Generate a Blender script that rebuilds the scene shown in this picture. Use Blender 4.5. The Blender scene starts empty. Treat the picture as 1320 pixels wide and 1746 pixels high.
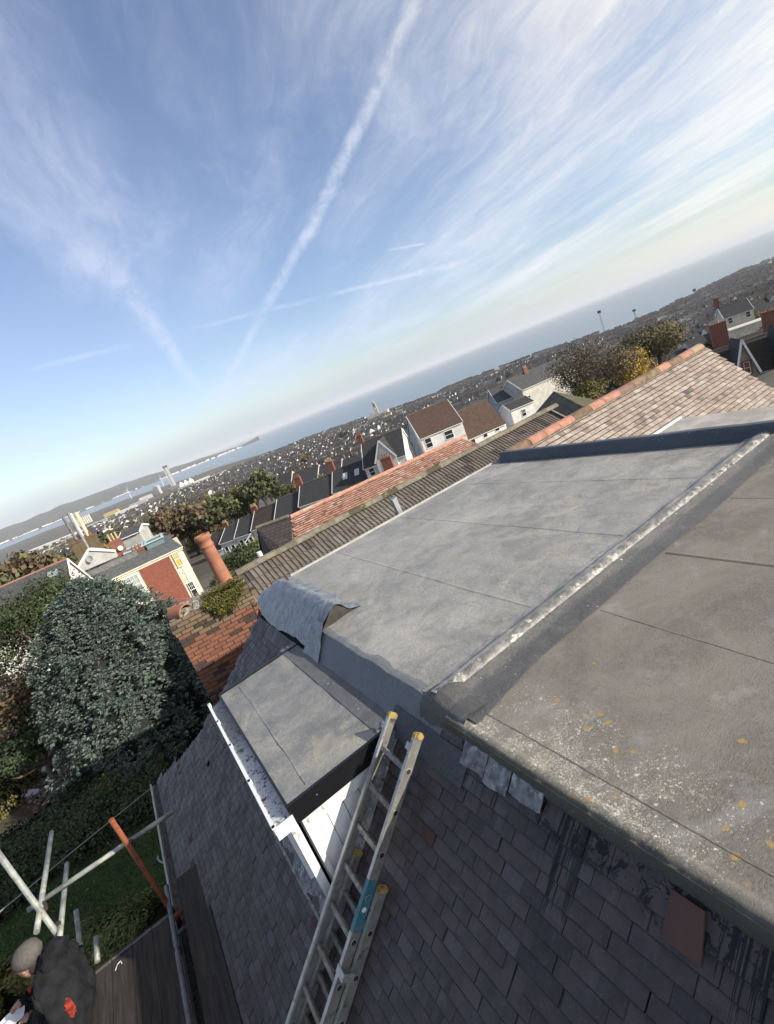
import bpy, bmesh, math, random
import numpy as np
from mathutils import Vector, Matrix, noise as mnoise
random.seed(7); RNG = np.random.default_rng(7)
scene = bpy.context.scene
COL = scene.collection
# ---------------------------------------------------------------- camera (calibrated from the photograph)
H = 2.0                                   # camera height above the flat roof (z = 0)
SEA = -84.0
FOC = 850.0; CX, CY = 660.0, 873.0
ROLL = math.atan(.4)
PITCH = math.atan(((CY + .4*CX - 916)/math.sqrt(1.16))/FOC)
UX = np.array([.891, .454, 0]); EX = np.array([.454, -.891, 0])
def wray(x, y):
    u = (x-CX)/FOC; v = -(y-CY)/FOC
    c, s = math.cos(ROLL), math.sin(ROLL)
    h = u*c+v*s; w = -u*s+v*c
    cp, sp = math.cos(PITCH), math.sin(PITCH)
    r = np.array([h, cp+w*sp, -sp+w*cp])
    return np.array([r@UX, -(r@EX), r[2]])
def atz(x, y, z): r = wray(x, y); return np.array([0, 0, H]) + r*((z-H)/r[2])
def aty(x, y, Y): r = wray(x, y); return np.array([0, 0, H]) + r*(Y/r[1])
def atx(x, y, X): r = wray(x, y); return np.array([0, 0, H]) + r*(X/r[0])
def atd(x, y, D): r = wray(x, y); return np.array([0, 0, H]) + r*(D/math.hypot(r[0], r[1]))
def wproj(p):
    v = p[0]*UX - p[1]*EX + np.array([0, 0, p[2]-H])
    cp, sp = math.cos(PITCH), math.sin(PITCH)
    Yd = v[1]*cp-v[2]*sp; Z = v[1]*sp+v[2]*cp
    if Yd < .05: return (-9e3, -9e3, Yd)
    h = v[0]/Yd; w = Z/Yd; c, s = math.cos(ROLL), math.sin(ROLL)
    return (CX+(h*c-w*s)*FOC, CY-(h*s+w*c)*FOC, Yd)
f0 = wray(CX, CY); rt = wray(CX+FOC, CY)-f0; up = wray(CX, CY-FOC)-f0
f0 /= np.linalg.norm(f0); rt /= np.linalg.norm(rt); up /= np.linalg.norm(up)
cam = bpy.data.cameras.new('camera'); camo = bpy.data.objects.new('camera', cam); COL.objects.link(camo)
camo.matrix_world = Matrix(((rt[0], up[0], -f0[0], 0), (rt[1], up[1], -f0[1], 0), (rt[2], up[2], -f0[2], H), (0, 0, 0, 1)))
cam.sensor_fit = 'VERTICAL'; cam.sensor_height = 36; cam.sensor_width = 36*1320/1746
cam.lens = FOC/1746*36; cam.clip_start = .05; cam.clip_end = 150000
scene.camera = camo
# ---------------------------------------------------------------- node helper
class NT:
    def __init__(s, tree): s.t = tree; s.n = tree.nodes; s.l = tree.links; s.n.clear()
    def set(s, sock, v):
        if v is None: return
        if isinstance(v, bpy.types.NodeSocket): s.l.new(v, sock)
        else:
            if sock.type == 'RGBA' and not hasattr(v, '__len__'): v = (v, v, v, 1)
            if sock.type == 'RGBA' and len(v) == 3: v = (*v, 1)
            sock.default_value = v
    def m(s, op, a, b=None, c=None, clamp=False):
        n = s.n.new('ShaderNodeMath'); n.operation = op; n.use_clamp = clamp
        s.set(n.inputs[0], a); s.set(n.inputs[1], b); s.set(n.inputs[2], c); return n.outputs[0]
    def v(s, op, a, b=None, sc=None):
        n = s.n.new('ShaderNodeVectorMath'); n.operation = op
        s.set(n.inputs[0], a); s.set(n.inputs[1], b)
        if sc is not None: s.set(n.inputs['Scale'], sc)
        return n.outputs['Value'] if op in ('DOT_PRODUCT', 'LENGTH', 'DISTANCE') else n.outputs[0]
    def noise(s, vec, scale=1, detail=4, rough=.55, dist=0, col=False):
        n = s.n.new('ShaderNodeTexNoise'); s.set(n.inputs['Vector'], vec); s.set(n.inputs['Scale'], scale)
        n.inputs['Detail'].default_value = detail; n.inputs['Roughness'].default_value = rough; n.inputs['Distortion'].default_value = dist
        return n.outputs['Color' if col else 'Fac']
    def voro(s, vec, scale=1, feat='F1', out='Distance', rnd=1):
        n = s.n.new('ShaderNodeTexVoronoi'); n.feature = feat; s.set(n.inputs['Vector'], vec); n.inputs['Scale'].default_value = scale
        n.inputs['Randomness'].default_value = rnd; return n.outputs[out]
    def step(s, x, a, b, lo=0., hi=1., smooth=True):
        n = s.n.new('ShaderNodeMapRange'); n.interpolation_type = 'SMOOTHSTEP' if smooth else 'LINEAR'
        s.set(n.inputs[0], x); s.set(n.inputs[1], a); s.set(n.inputs[2], b); s.set(n.inputs[3], lo); s.set(n.inputs[4], hi)
        return n.outputs[0]
    def mix(s, f, a, b, mode='MIX'):
        n = s.n.new('ShaderNodeMix'); n.data_type = 'RGBA'; n.blend_type = mode
        s.set(n.inputs[0], f); s.set(n.inputs[6], a); s.set(n.inputs[7], b); return n.outputs[2]
    def xyz(s, x, y, z):
        n = s.n.new('ShaderNodeCombineXYZ'); s.set(n.inputs[0], x); s.set(n.inputs[1], y); s.set(n.inputs[2], z); return n.outputs[0]
    def sep(s, vec): n = s.n.new('ShaderNodeSeparateXYZ'); s.set(n.inputs[0], vec); return n.outputs[0], n.outputs[1], n.outputs[2]
    def pos(s): return s.n.new('ShaderNodeNewGeometry').outputs['Position']
    def rnd(s):
        a = s.n.new('ShaderNodeNewGeometry').outputs['Random Per Island']; b = s.n.new('ShaderNodeObjectInfo').outputs['Random']
        return s.m('FRACT', s.m('ADD', s.m('MULTIPLY', a, 7.31), s.m('MULTIPLY', b, 13.7)))
    def bump(s, h, strength=.3, dist=.01):
        n = s.n.new('ShaderNodeBump'); s.set(n.inputs['Height'], h); n.inputs['Strength'].default_value = strength; n.inputs['Distance'].default_value = dist
        return n.outputs[0]
# ---------------------------------------------------------------- sky
SUN_EL, SUN_AZ = 25.0, -52.0              # azimuth from +X, counter-clockwise
sd = Vector((math.cos(math.radians(SUN_AZ))*math.cos(math.radians(SUN_EL)), math.sin(math.radians(SUN_AZ))*math.cos(math.radians(SUN_EL)), math.sin(math.radians(SUN_EL))))
world = bpy.data.worlds.new('World'); scene.world = world; world.use_nodes = True
w = NT(world.node_tree)
sky = w.n.new('ShaderNodeTexSky'); sky.sky_type = 'NISHITA'; sky.sun_disc = False
sky.sun_elevation = math.radians(SUN_EL); sky.sun_rotation = math.atan2(sd.x, sd.y)
sky.altitude = 80; sky.air_density = 1.1; sky.dust_density = .6; sky.ozone_density = 1.6
d = w.v('NORMALIZE', w.n.new('ShaderNodeTexCoord').outputs['Generated'])
dx, dy, dz = w.sep(d)
dzc = w.m('MAXIMUM', dz, .012)
# flat cloud deck coordinates, stretched towards the azimuth where the streaks converge
ca = wray(385, 690); az0 = math.atan2(ca[1], ca[0]); a0 = (math.cos(az0), math.sin(az0), 0); b0 = (-math.sin(az0), math.cos(az0), 0)
pl = w.v('SCALE', d, sc=w.m('DIVIDE', 1., w.m('ADD', dzc, .05)))
pa = w.v('DOT_PRODUCT', pl, a0); pb = w.v('DOT_PRODUCT', pl, b0)
warp = w.noise(w.xyz(pa, pb, 0), .55, 3, .5, col=True)
wx, wy, wz = w.sep(warp)
pa2 = w.m('ADD', pa, w.m('MULTIPLY', wx, 1.2)); pb2 = w.m('ADD', pb, w.m('MULTIPLY', wy, .9))
ci1 = w.noise(w.xyz(w.m('MULTIPLY', pa2, .34), w.m('MULTIPLY', pb2, 1.1), 3.1), 1.0, 7, .58, .35)
ci2 = w.noise(w.xyz(w.m('MULTIPLY', pa2, .9), w.m('MULTIPLY', pb2, 5.0), 7.7), 1.2, 6, .62, .5)
big = w.noise(w.xyz(w.m('MULTIPLY', pa, .5), pb, 11.3), .62, 2, .5)
right = w.v('DOT_PRODUCT', d, tuple(float(c) for c in (rt-np.array([0, 0, rt[2]]))/np.linalg.norm(rt[:2])))
ci3 = w.noise(w.xyz(w.m('MULTIPLY', pa2, 1.6), w.m('MULTIPLY', pb2, 4.2), 1.3), 2.6, 7, .68, .9)
cov = w.m('ADD', w.m('ADD', w.m('MULTIPLY', ci1, .86), w.m('MULTIPLY', ci2, .30)), w.m('MULTIPLY', w.m('SUBTRACT', ci3, .5), .30))
cov = w.m('ADD', cov, .055)
cov = w.m('ADD', cov, w.m('MULTIPLY', w.m('SUBTRACT', big, .5), .55))
cov = w.m('ADD', cov, w.m('MULTIPLY', right, .17))
cl = w.m('ADD', w.m('MULTIPLY', w.step(cov, .47, 1.06), .68), w.m('MULTIPLY', w.step(big, .25, .65), .14))
cl = w.m('MULTIPLY', cl, w.step(dz, .0, .09))
# contrails: great circles between two seen directions
wob = w.m('SUBTRACT', w.noise(w.v('SCALE', d, sc=14.), 1., 5, .6), .5)
fray = w.noise(w.v('SCALE', d, sc=20.), 1., 6, .72, .6)
def trail(p, q, width, amt, wobble=.02, fadep=.05, fadeq=.05, grow=1.):
    a = Vector(wray(*p)).normalized(); b = Vector(wray(*q)).normalized()
    n = a.cross(b).normalized(); t = (b-a).normalized(); L = (b-a).length
    dist = w.m('ABSOLUTE', w.m('ADD', w.v('DOT_PRODUCT', d, tuple(n)), w.m('MULTIPLY', wob, wobble)))
    s_ = w.m('DIVIDE', w.m('SUBTRACT', w.v('DOT_PRODUCT', d, tuple(t)), a.dot(t)), L)
    wd = w.m('MULTIPLY', w.m('ADD', w.m('MULTIPLY', s_, grow-1), 1.), width)
    x = w.m('DIVIDE', dist, w.m('MAXIMUM', wd, .0008))
    f = w.step(x, .1, 1.25, 1., 0.)
    f = w.m('MULTIPLY', f, w.m('MULTIPLY', w.step(s_, 0, fadep), w.step(s_, 1-fadeq, 1, 1., 0.)))
    f = w.m('MULTIPLY', f, w.step(fray, .30, .62, .12, 1.))
    return w.m('MULTIPLY', f, amt)
tr = [trail((735, -60), (636, 172), .014, .40, .03, .1, .07, .8), trail((648, 148), (516, 415), .0135, .50, .03, .07, .07, .9),
      trail((532, 380), (374, 674), .0125, .46, .03, .08, .15, .5), trail((105, 390), (245, 530), .040, .40, .06, .3, .15, .6),
      trail((222, 505), (352, 668), .024, .48, .05, .15, .15, .45),
      trail((790, 448), (555, 505), .0065, .55, .004, .1, .12, .6), trail((560, 503), (300, 568), .0045, .30, .006, .2, .2),
      trail((240, 583), (35, 634), .005, .34, .006, .2, .2), trail((732, 414), (655, 428), .0022, .50, .0, .2, .2),
      trail((770, 520), (560, 600), .010, .38, .02, .3, .3), trail((660, 490), (610, 530), .005, .30, .01, .3, .3),
      trail((640, 155), (735, 215), .040, .18, .08, .3, .4), trail((540, 590), (330, 690), .022, .28, .03, .3, .3)]
acc = None
for f in tr:
    inv = w.m('SUBTRACT', 1., f)
    acc = inv if acc is None else w.m('MULTIPLY', acc, inv)
cl = w.m('SUBTRACT', 1., w.m('MULTIPLY', w.m('SUBTRACT', 1., cl), acc))
skyc = w.mix(1., sky.outputs[0], (.90, .95, 1.12), 'MULTIPLY')
hsv = w.n.new('ShaderNodeHueSaturation'); hsv.inputs['Saturation'].default_value = .92; hsv.inputs['Value'].default_value = 1.0; w.set(hsv.inputs['Color'], skyc)
sund = w.v('DOT_PRODUCT', d, tuple(sd))
cloudc = w.mix(w.step(sund, -.35, .55), (5.2, 5.7, 7.1), (9.0, 8.3, 6.9))
skyc = w.mix(cl, hsv.outputs[0], cloudc)
# low haze bank over the far shore
hb = w.m('MULTIPLY', w.step(w.m('ADD', dz, w.m('MULTIPLY', w.m('SUBTRACT', w.noise(w.v('SCALE', d, sc=3.), 1., 3), .5), .05)), .012, .065, 1., 0.), .66)
skyc = w.mix(hb, skyc, w.mix(w.step(sund, -.35, .5), (3.3, 4.4, 5.4), (7.8, 7.3, 6.3)))
bg = w.n.new('ShaderNodeBackground'); w.set(bg.inputs[0], skyc); bg.inputs[1].default_value = .10
wo = w.n.new('ShaderNodeOutputWorld'); w.l.new(bg.outputs[0], wo.inputs[0])
# ---------------------------------------------------------------- sun, exposure
sl = bpy.data.lights.new('sun', 'SUN'); sl.energy = 4.8; sl.angle = math.radians(.6); sl.color = (1, .91, .78)
so = bpy.data.objects.new('sun', sl); COL.objects.link(so); so.rotation_euler = sd.to_track_quat('Z', 'Y').to_euler()
scene.view_settings.view_transform = 'Standard'; scene.view_settings.look = 'None'; scene.view_settings.exposure = 0.6; scene.view_settings.gamma = 1
# ---------------------------------------------------------------- materials
MAT = {}
def M(name, c1, c2=None, rough=.85, scale=3., detail=5, bump=0., bscale=40., var=0., metal=0., spec=.3, c3=None, s3=.7, t3=(.6, .75), stretch=None, dist=.01, mrough=.6):
    if name in MAT: return MAT[name]
    m = bpy.data.materials.new(name); m.use_nodes = True; t = NT(m.node_tree)
    p = t.pos()
    if stretch: p = t.v('MULTIPLY', p, stretch)
    col = c1
    if c2: col = t.mix(t.step(t.noise(p, scale, detail, mrough), .32, .68), c1, c2)
    if c3: col = t.mix(t.step(t.noise(p, s3, 5, .65), t3[0], t3[1]), col, c3)
    if var:
        k = t.m('ADD', 1-var, t.m('MULTIPLY', t.rnd(), 2*var))
        col = t.mix(1., col, t.xyz(k, k, k), 'MULTIPLY')
    b = t.n.new('ShaderNodeBsdfPrincipled'); t.set(b.inputs['Base Color'], col); b.inputs['Roughness'].default_value = rough
    b.inputs['Metallic'].default_value = metal; b.inputs['Specular IOR Level'].default_value = spec
    if bump: t.set(b.inputs['Normal'], t.bump(t.noise(p, bscale, 5, .6), bump, dist))
    o = t.n.new('ShaderNodeOutputMaterial'); t.l.new(b.outputs[0], o.inputs[0])
    MAT[name] = m; return m
def custom(name, fn):
    m = bpy.data.materials.new(name); m.use_nodes = True; t = NT(m.node_tree)
    b = t.n.new('ShaderNodeBsdfPrincipled'); b.inputs['Specular IOR Level'].default_value = .3
    fn(t, b); o = t.n.new('ShaderNodeOutputMaterial'); t.l.new(b.outputs[0], o.inputs[0]); MAT[name] = m; return m
# ---------------------------------------------------------------- mesh helper
class MB:
    def __init__(s): s.v = []; s.f = []; s.mi = []
    def add(s, vs, fs, mi=0):
        o = len(s.v); s.v.extend([tuple(map(float, q)) for q in vs]); s.f.extend([tuple(i+o for i in f) for f in fs]); s.mi.extend([mi]*len(fs)); return s
    def box(s, x0, x1, y0, y1, z0, z1, mi=0):
        return s.add([(x0, y0, z0), (x1, y0, z0), (x1, y1, z0), (x0, y1, z0), (x0, y0, z1), (x1, y0, z1), (x1, y1, z1), (x0, y1, z1)],
                     [(3, 2, 1, 0), (4, 5, 6, 7), (0, 1, 5, 4), (1, 2, 6, 5), (2, 3, 7, 6), (3, 0, 4, 7)], mi)
    def obox(s, c, ax, ay, az, mi=0):            # oriented box, centre and half vectors
        c, ax, ay, az = map(np.array, (c, ax, ay, az))
        vs = [c+sx*ax+sy*ay+sz*az for sz in (-1, 1) for sx, sy in ((-1, -1), (1, -1), (1, 1), (-1, 1))]
        return s.add(vs, [(3, 2, 1, 0), (4, 5, 6, 7), (0, 1, 5, 4), (1, 2, 6, 5), (2, 3, 7, 6), (3, 0, 4, 7)], mi)
    def beam(s, a, b, w_, h_, up_=(0, 0, 1), mi=0):
        a, b, u_ = np.array(a, float), np.array(b, float), np.array(up_, float)
        d_ = (b-a); L = np.linalg.norm(d_); d_ = d_/L; sd_ = np.cross(d_, u_); sd_ /= np.linalg.norm(sd_); u2 = np.cross(sd_, d_)
        return s.obox((a+b)/2, d_*L/2, sd_*w_/2, u2*h_/2, mi)
    def tube(s, pts, r, n=8, mi=0, cap=True):
        pts = [np.array(q, float) for q in pts]; rs = r if hasattr(r, '__len__') else [r]*len(pts); vs = []; fs = []
        for i, q in enumerate(pts):
            dd = pts[min(i+1, len(pts)-1)]-pts[max(i-1, 0)]; dd = dd/(np.linalg.norm(dd)+1e-9)
            a = np.cross(dd, (0, 0, 1)) if abs(dd[2]) < .9 else np.cross(dd, (0, 1, 0)); a /= np.linalg.norm(a); b = np.cross(dd, a)
            for k in range(n):
                t = 2*math.pi*k/n; vs.append(q+rs[i]*(a*math.cos(t)+b*math.sin(t)))
        for i in range(len(pts)-1):
            for k in range(n):
                k2 = (k+1) % n; fs.append((i*n+k, i*n+k2, (i+1)*n+k2, (i+1)*n+k))
        if cap: fs.append(tuple(range(n))[::-1]); fs.append(tuple((len(pts)-1)*n+k for k in range(n)))
        return s.add(vs, fs, mi)
    def lathe(s, prof, c=(0, 0, 0), n=16, mi=0, axis=(0, 0, 1)):
        ax = Vector(axis).normalized(); q = Vector((0, 0, 1)).rotation_difference(ax); vs = []; fs = []
        for r, z in prof:
            for k in range(n):
                t = 2*math.pi*k/n; p = q @ Vector((r*math.cos(t), r*math.sin(t), z)); vs.append((p.x+c[0], p.y+c[1], p.z+c[2]))
        for i in range(len(prof)-1):
            for k in range(n):
                k2 = (k+1) % n; fs.append((i*n+k, i*n+k2, (i+1)*n+k2, (i+1)*n+k))
        return s.add(vs, fs, mi)
    def grid(s, fn, nu, nv, mi=0):
        vs = [fn(i/nu, j/nv) for j in range(nv+1) for i in range(nu+1)]
        fs = [(j*(nu+1)+i, j*(nu+1)+i+1, (j+1)*(nu+1)+i+1, (j+1)*(nu+1)+i) for j in range(nv) for i in range(nu)]
        return s.add(vs, fs, mi)
    def mesh(s, name='mesh', mats=(), smooth=False):
        me = bpy.data.meshes.new(name); me.from_pydata(s.v, [], s.f)
        for m in mats: me.materials.append(m)
        if s.mi and len(mats) > 1: me.polygons.foreach_set('material_index', s.mi)
        if smooth: me.polygons.foreach_set('use_smooth', [True]*len(s.f))
        me.update(); return me
    def build(s, name, mats, parent=None, smooth=False, **kw):
        if not isinstance(mats, (list, tuple)): mats = [mats]
        return link(name, s.mesh(name, mats, smooth), parent, **kw)
PINV = {}
def link(name, me, parent=None, loc=None, rot=None, kind=None, label=None, category=None, group=None):
    o = bpy.data.objects.new(name, me); COL.objects.link(o)
    if parent is not None:
        o.parent = parent
        if parent.name in PINV: o.matrix_parent_inverse = PINV[parent.name]
    if loc is not None: o.location = loc
    if rot is not None: o.rotation_euler = rot
    if kind: o['kind'] = kind
    if label: o['label'] = label
    if category: o['category'] = category
    if group: o['group'] = group
    return o
def thing(name, label, category, loc=(0, 0, 0), rotz=0, group=None, world=False):
    o = bpy.data.objects.new(name, None); COL.objects.link(o); o.location = loc; o.rotation_euler = (0, 0, rotz); o.empty_display_size = .2
    o['label'] = label; o['category'] = category
    if group: o['group'] = group
    if world: PINV[o.name] = (Matrix.Translation(loc) @ Matrix.Rotation(rotz, 4, 'Z')).inverted()   # parts are given in world coordinates
    return o
def solidify(vs, n, th):
    """closed prism from a polygon (list of points), thickness th along -n"""
    n = np.array(n, float); a = [np.array(v, float) for v in vs]; b = [v-n*th for v in a]; k = len(a)
    return a+b, [tuple(range(k)), tuple(range(2*k-1, k-1, -1))]+[(i, i+k, (i+1) % k+k, (i+1) % k) for i in range(k)]
def inpoly(x, y, poly):
    c = False; j = len(poly)-1
    for i in range(len(poly)):
        xi, yi = poly[i]; xj, yj = poly[j]
        if (yi > y) != (yj > y) and x < (xj-xi)*(y-yi)/(yj-yi)+xi: c = not c
        j = i
    return c
def field(parent, name, meshes, mats4, cap=300, size=1.):
    """place pieces: mats4 = list of (4x4 Matrix, mesh index). The largest on screen become parts, the rest one joined part."""
    sc = []
    for mt, k in mats4:
        p = wproj(mt.translation); inside = -40 < p[0] < 1360 and -40 < p[1] < 1790 and p[2] > 0
        sc.append((0 if inside else 1, (mt.translation-Vector((0, 0, H))).length))
    order = sorted(range(len(mats4)), key=lambda i: sc[i])
    for i in order[:cap]:
        mt, k = mats4[i]; o = link(name, meshes[k], parent); o.matrix_basis = mt
    rest = order[cap:]
    if rest:
        vs = []; fs = []; off = 0; mi = []
        base = []
        for me in meshes:
            base.append((np.array([v.co for v in me.vertices]), [tuple(p.vertices) for p in me.polygons]))
        for i in rest:
            mt, k = mats4[i]; V, Fc = base[k]; A = np.array(mt)
            vs.append(V@A[:3, :3].T+A[:3, 3]); fs.extend([tuple(q+off for q in f) for f in Fc]); mi.extend([k]*len(Fc)); off += len(V)
        me = bpy.data.meshes.new(name+'_field'); me.from_pydata(np.concatenate(vs).tolist(), [], fs)
        nm = max(len(m_.materials) for m_ in meshes)
        for m_ in meshes:
            for q in range(nm): me.materials.append(m_.materials[min(q, len(m_.materials)-1)])
        pm = [[p.material_index for p in m_.polygons] for m_ in meshes]
        me.polygons.foreach_set('material_index', [k*nm+q for i in rest for k in (mats4[i][1],) for q in pm[k]]); me.update()
        link(name+'_field', me, parent, kind='stuff')
def frame(o, ax, ay, az):
    ax, ay, az = Vector(ax).normalized(), Vector(ay).normalized(), Vector(az).normalized()
    return Matrix(((ax.x, ay.x, az.x, o[0]), (ax.y, ay.y, az.y, o[1]), (ax.z, ay.z, az.z, o[2]), (0, 0, 0, 1)))
# ================================================================ terrain, sea, far hills
SH = [(-781, 4834), (-300, 4500), (200, 4334), (371, 3535), (633, 2303), (734, 1690), (816, 1263), (1030, 1175), (1159, 1020), (1129, 857), (1204, 703), (1480, 737), (2000, 770)]
SHA = sorted((math.atan2(y, x), math.hypot(x, y)*1.02) for x, y in SH)
SHAa = np.array([a for a, _ in SHA]); SHAd = np.array([q for _, q in SHA])
def shore(az): return float(np.interp(az, SHAa, SHAd))
def ground(x, y):
    d_ = math.hypot(x, y); az = math.atan2(y, x)
    if az < -1.2 or az > 2.9: return -9.0
    D = min(shore(az), 2300.)
    t = max(0., d_-34)/D
    g = (1-math.exp(-3.4*min(t, 1)))/(1-math.exp(-3.4))
    if t > 1: g += (t-1)*3 if d_ > shore(az) else 0
    wgt = max(0., min(1., (az+1.2)/.9, (2.9-az)/.5))
    if az > 1.45: g *= 1-.10*min(1, (az-1.45)/.3)*math.exp(-t*6)
    return max(-9.0-(-SEA-9.5)*g*wgt, -88) if d_ <= shore(az) or t <= 1 else max(SEA-.2-(d_-shore(az))*.05, -88.5)
m_ground = custom('ground_scrub', lambda t, b: (
    t.set(b.inputs['Base Color'], t.mix(t.step(t.noise(t.pos(), .03, 6, .65), .4, .62), t.mix(t.noise(t.pos(), .4, 5), (.045, .048, .028), (.085, .075, .045)), (.13, .12, .10))),
    setattr(b.inputs['Roughness'], 'default_value', .95)))
g = MB(); NA, NR = 200, 90
rr = [0]+[3*(8800/3)**(i/(NR-1)) for i in range(NR)]
vs = []
for r in rr:
    for k in range(NA):
        a = 2*math.pi*k/NA; a = a if a <= math.pi else a-2*math.pi
        x, y = r*math.cos(a), r*math.sin(a); vs.append((x, y, ground(x, y)))
fs = [(i*NA+k, i*NA+(k+1) % NA, (i+1)*NA+(k+1) % NA, (i+1)*NA+k) for i in range(len(rr)-1) for k in range(NA)]
g.add(vs, fs); g.build('ground', m_ground, kind='structure', smooth=True)
def sea_fn(t, b):
    p = t.pos(); r = t.v('LENGTH', p)
    n1 = t.noise(t.v('MULTIPLY', p, (.004, .0011, 0)), 1., 5, .6)
    t.set(b.inputs['Base Color'], t.mix(n1, (.13, .185, .225), (.18, .235, .27)))
    b.inputs['Roughness'].default_value = .34; b.inputs['Specular IOR Level'].default_value = .5
    t.set(b.inputs['Normal'], t.bump(t.noise(p, .12, 4, .7), .25, 1.2))
m_sea = custom('sea_water', sea_fn)
MB().add([(-60000, -60000, SEA), (60000, -60000, SEA), (60000, 60000, SEA), (-60000, 60000, SEA)], [(0, 1, 2, 3)]).build('sea', m_sea, kind='structure')
# far shore: ridge seen across the bay, built 8 km off
ridge_px = [(-160, 962, .5), (-60, 925, .6), (0, 903, .9), (50, 885, 1), (100, 863, 1), (150, 846, 1), (200, 827, 1), (250, 811, 1), (287, 800, 1), (330, 785.5, 1), (370, 773, 1), (410, 760, 1), (440, 744, .1)]
base_px = 7300
m_hill = custom('far_hill', lambda t, b: (t.set(b.inputs['Base Color'], t.mix(t.step(t.noise(t.pos(), .004, 6, .7), .4, .6), (.032, .040, .030), (.065, .062, .042))), setattr(b.inputs['Roughness'], 'default_value', 1.)))
hv = []; NP = 90
xs = np.linspace(-160, 440, NP); ys = np.interp(xs, [q[0] for q in ridge_px], [q[1] for q in ridge_px])
hm = MB(); rows = []
for f in (0, .18, .4, .7, 1., 1.5):
    row = []
    for i in range(NP):
        D = 7300+1500*f; p = atd(xs[i], ys[i]+1.2*math.sin(i*.9)*.5, 8800)
        top = max(p[2], SEA+6)+mnoise.noise(Vector((i*.35, 2, 1)))*7
        h_ = SEA-2+(top-SEA+2)*(math.sin(min(f, 1)*math.pi/2)**.8 if f <= 1 else .6)
        if 0 < f < 1: h_ += mnoise.noise(Vector((i*.5, f*5, 4)))*14
        row.append((p[0]*D/8800, p[1]*D/8800, h_))
    rows.append(row)
hm.add([q for r_ in rows for q in r_], [(j*NP+i, j*NP+i+1, (j+1)*NP+i+1, (j+1)*NP+i) for j in range(5) for i in range(NP-1)])
hm.build('hills', m_hill, kind='structure', smooth=True)
# breakwater
bw = MB(); pa_, pb_ = atz(334, 811, SEA+2), atz(400, 779, SEA+2)
dd = (pb_-pa_)/np.linalg.norm(pb_-pa_); nn = np.array([-dd[1], dd[0], 0])
bw.beam(pa_-(0, 0, 2), pb_-(0, 0, 2), 16, 7); bw.beam(pb_-(0, 0, 1)-dd*12, pb_-(0, 0, 1)+dd*6, 22, 11)
bw.build('breakwater', M('breakwater_stone', (.16, .15, .14), (.24, .23, .21), scale=.05), label='long thin stone breakwater running out into the bay', category='breakwater')
# haze
hz = bpy.data.materials.new('haze_air'); hz.use_nodes = True; t = NT(hz.node_tree)
pv = t.n.new('ShaderNodeVolumePrincipled'); pv.inputs['Color'].default_value = (.90, .94, 1, 1); pv.inputs['Density'].default_value = 6.0e-5; pv.inputs['Anisotropy'].default_value = 0
o = t.n.new('ShaderNodeOutputMaterial'); t.l.new(pv.outputs[0], o.inputs['Volume'])
MB().box(-64000, 64000, -64000, 64000, -91, 190).build('haze', hz, kind='stuff')

# ================================================================ the house under the camera
T44 = math.tan(math.radians(44)); C44, S44 = math.cos(math.radians(44)), math.sin(math.radians(44))
def zs(x): return -.06+T44*(x-1.126)           # front tiled slope, falls towards -X
SL_UP = (C44, 0, S44); SL_N = (-S44, 0, C44)
house = thing('terraced_house', 'tall dark tiled house with grey rubber flat roofs, the roof in the foreground', 'house', (5, 2, -9), world=True)

def m_epdm(name, base, dark, dust, dustcut=(.5, .66), warm=(.40, .37, .30)):
    def fn(t, b):
        p = t.pos()
        big = t.noise(p, .9, 6, .68, .6); mid = t.noise(p, 5., 6, .7, .5)
        fine = t.noise(t.v('MULTIPLY', p, (1.6, 1, 1)), 26., 5, .7, .6)
        spk = t.noise(p, 160., 2, .5)
        c = t.mix(t.step(t.m('ADD', t.m('MULTIPLY', mid, .6), t.m('MULTIPLY', t.noise(p, .55, 4, .6, .8), .4)), .38, .60), dark, base)
        c = t.mix(t.m('MULTIPLY', t.step(big, dustcut[0], dustcut[1]), .55), c, dust)
        c = t.mix(t.m('MULTIPLY', t.step(t.noise(p, 1.7, 5, .7, 1.), .56, .64), .45), c, warm)
        c = t.mix(t.m('MULTIPLY', t.step(fine, .50, .72), .55), c, dark)
        scr = t.voro(t.v('ADD', t.v('MULTIPLY', p, (3., 9., 1)), t.v('SCALE', t.noise(p, 9., 3, .6, col=True), sc=1.6)), 4., 'DISTANCE_TO_EDGE')
        c = t.mix(t.m('MULTIPLY', t.step(scr, 0., .022, 1., 0.), t.m('MULTIPLY', t.step(mid, .50, .62), .30)), c, (.09, .095, .10))
        c = t.mix(t.m('MULTIPLY', t.step(spk, .3, .7), .22), c, dust)
        c = t.mix(t.step(t.noise(p, 37., 2, .5), .745, .76), c, (.62, .62, .60))
        t.set(b.inputs['Base Color'], c); t.set(b.inputs['Roughness'], t.step(mid, .3, .7, .42, .68)); b.inputs['Specular IOR Level'].default_value = .45
        hgt = t.m('ADD', t.m('MULTIPLY', mid, 1.0), t.m('MULTIPLY', fine, .5))
        t.set(b.inputs['Normal'], t.bump(t.m('ADD', hgt, t.m('MULTIPLY', t.step(scr, 0, .03), .25)), .8, .014))
    return custom(name, fn)
E_grey = m_epdm('rubber_grey', (.290, .283, .264), (.180, .178, .170), (.43, .42, .39))
E_blue = m_epdm('rubber_new', (.150, .165, .180), (.095, .107, .12), (.23, .24, .245), (.6, .8), (.17, .18, .19))
E_dorm = m_epdm('rubber_weathered', (.215, .220, .222), (.130, .135, .14), (.36, .34, .28), (.47, .60), (.38, .34, .26))
m_black = M('black_trim', (.008, .008, .010), rough=.35, spec=.5)
m_white = M('white_upvc', (.74, .76, .78), (.66, .68, .70), rough=.4, scale=6, c3=(.34, .34, .32), s3=9, t3=(.62, .72))
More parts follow.
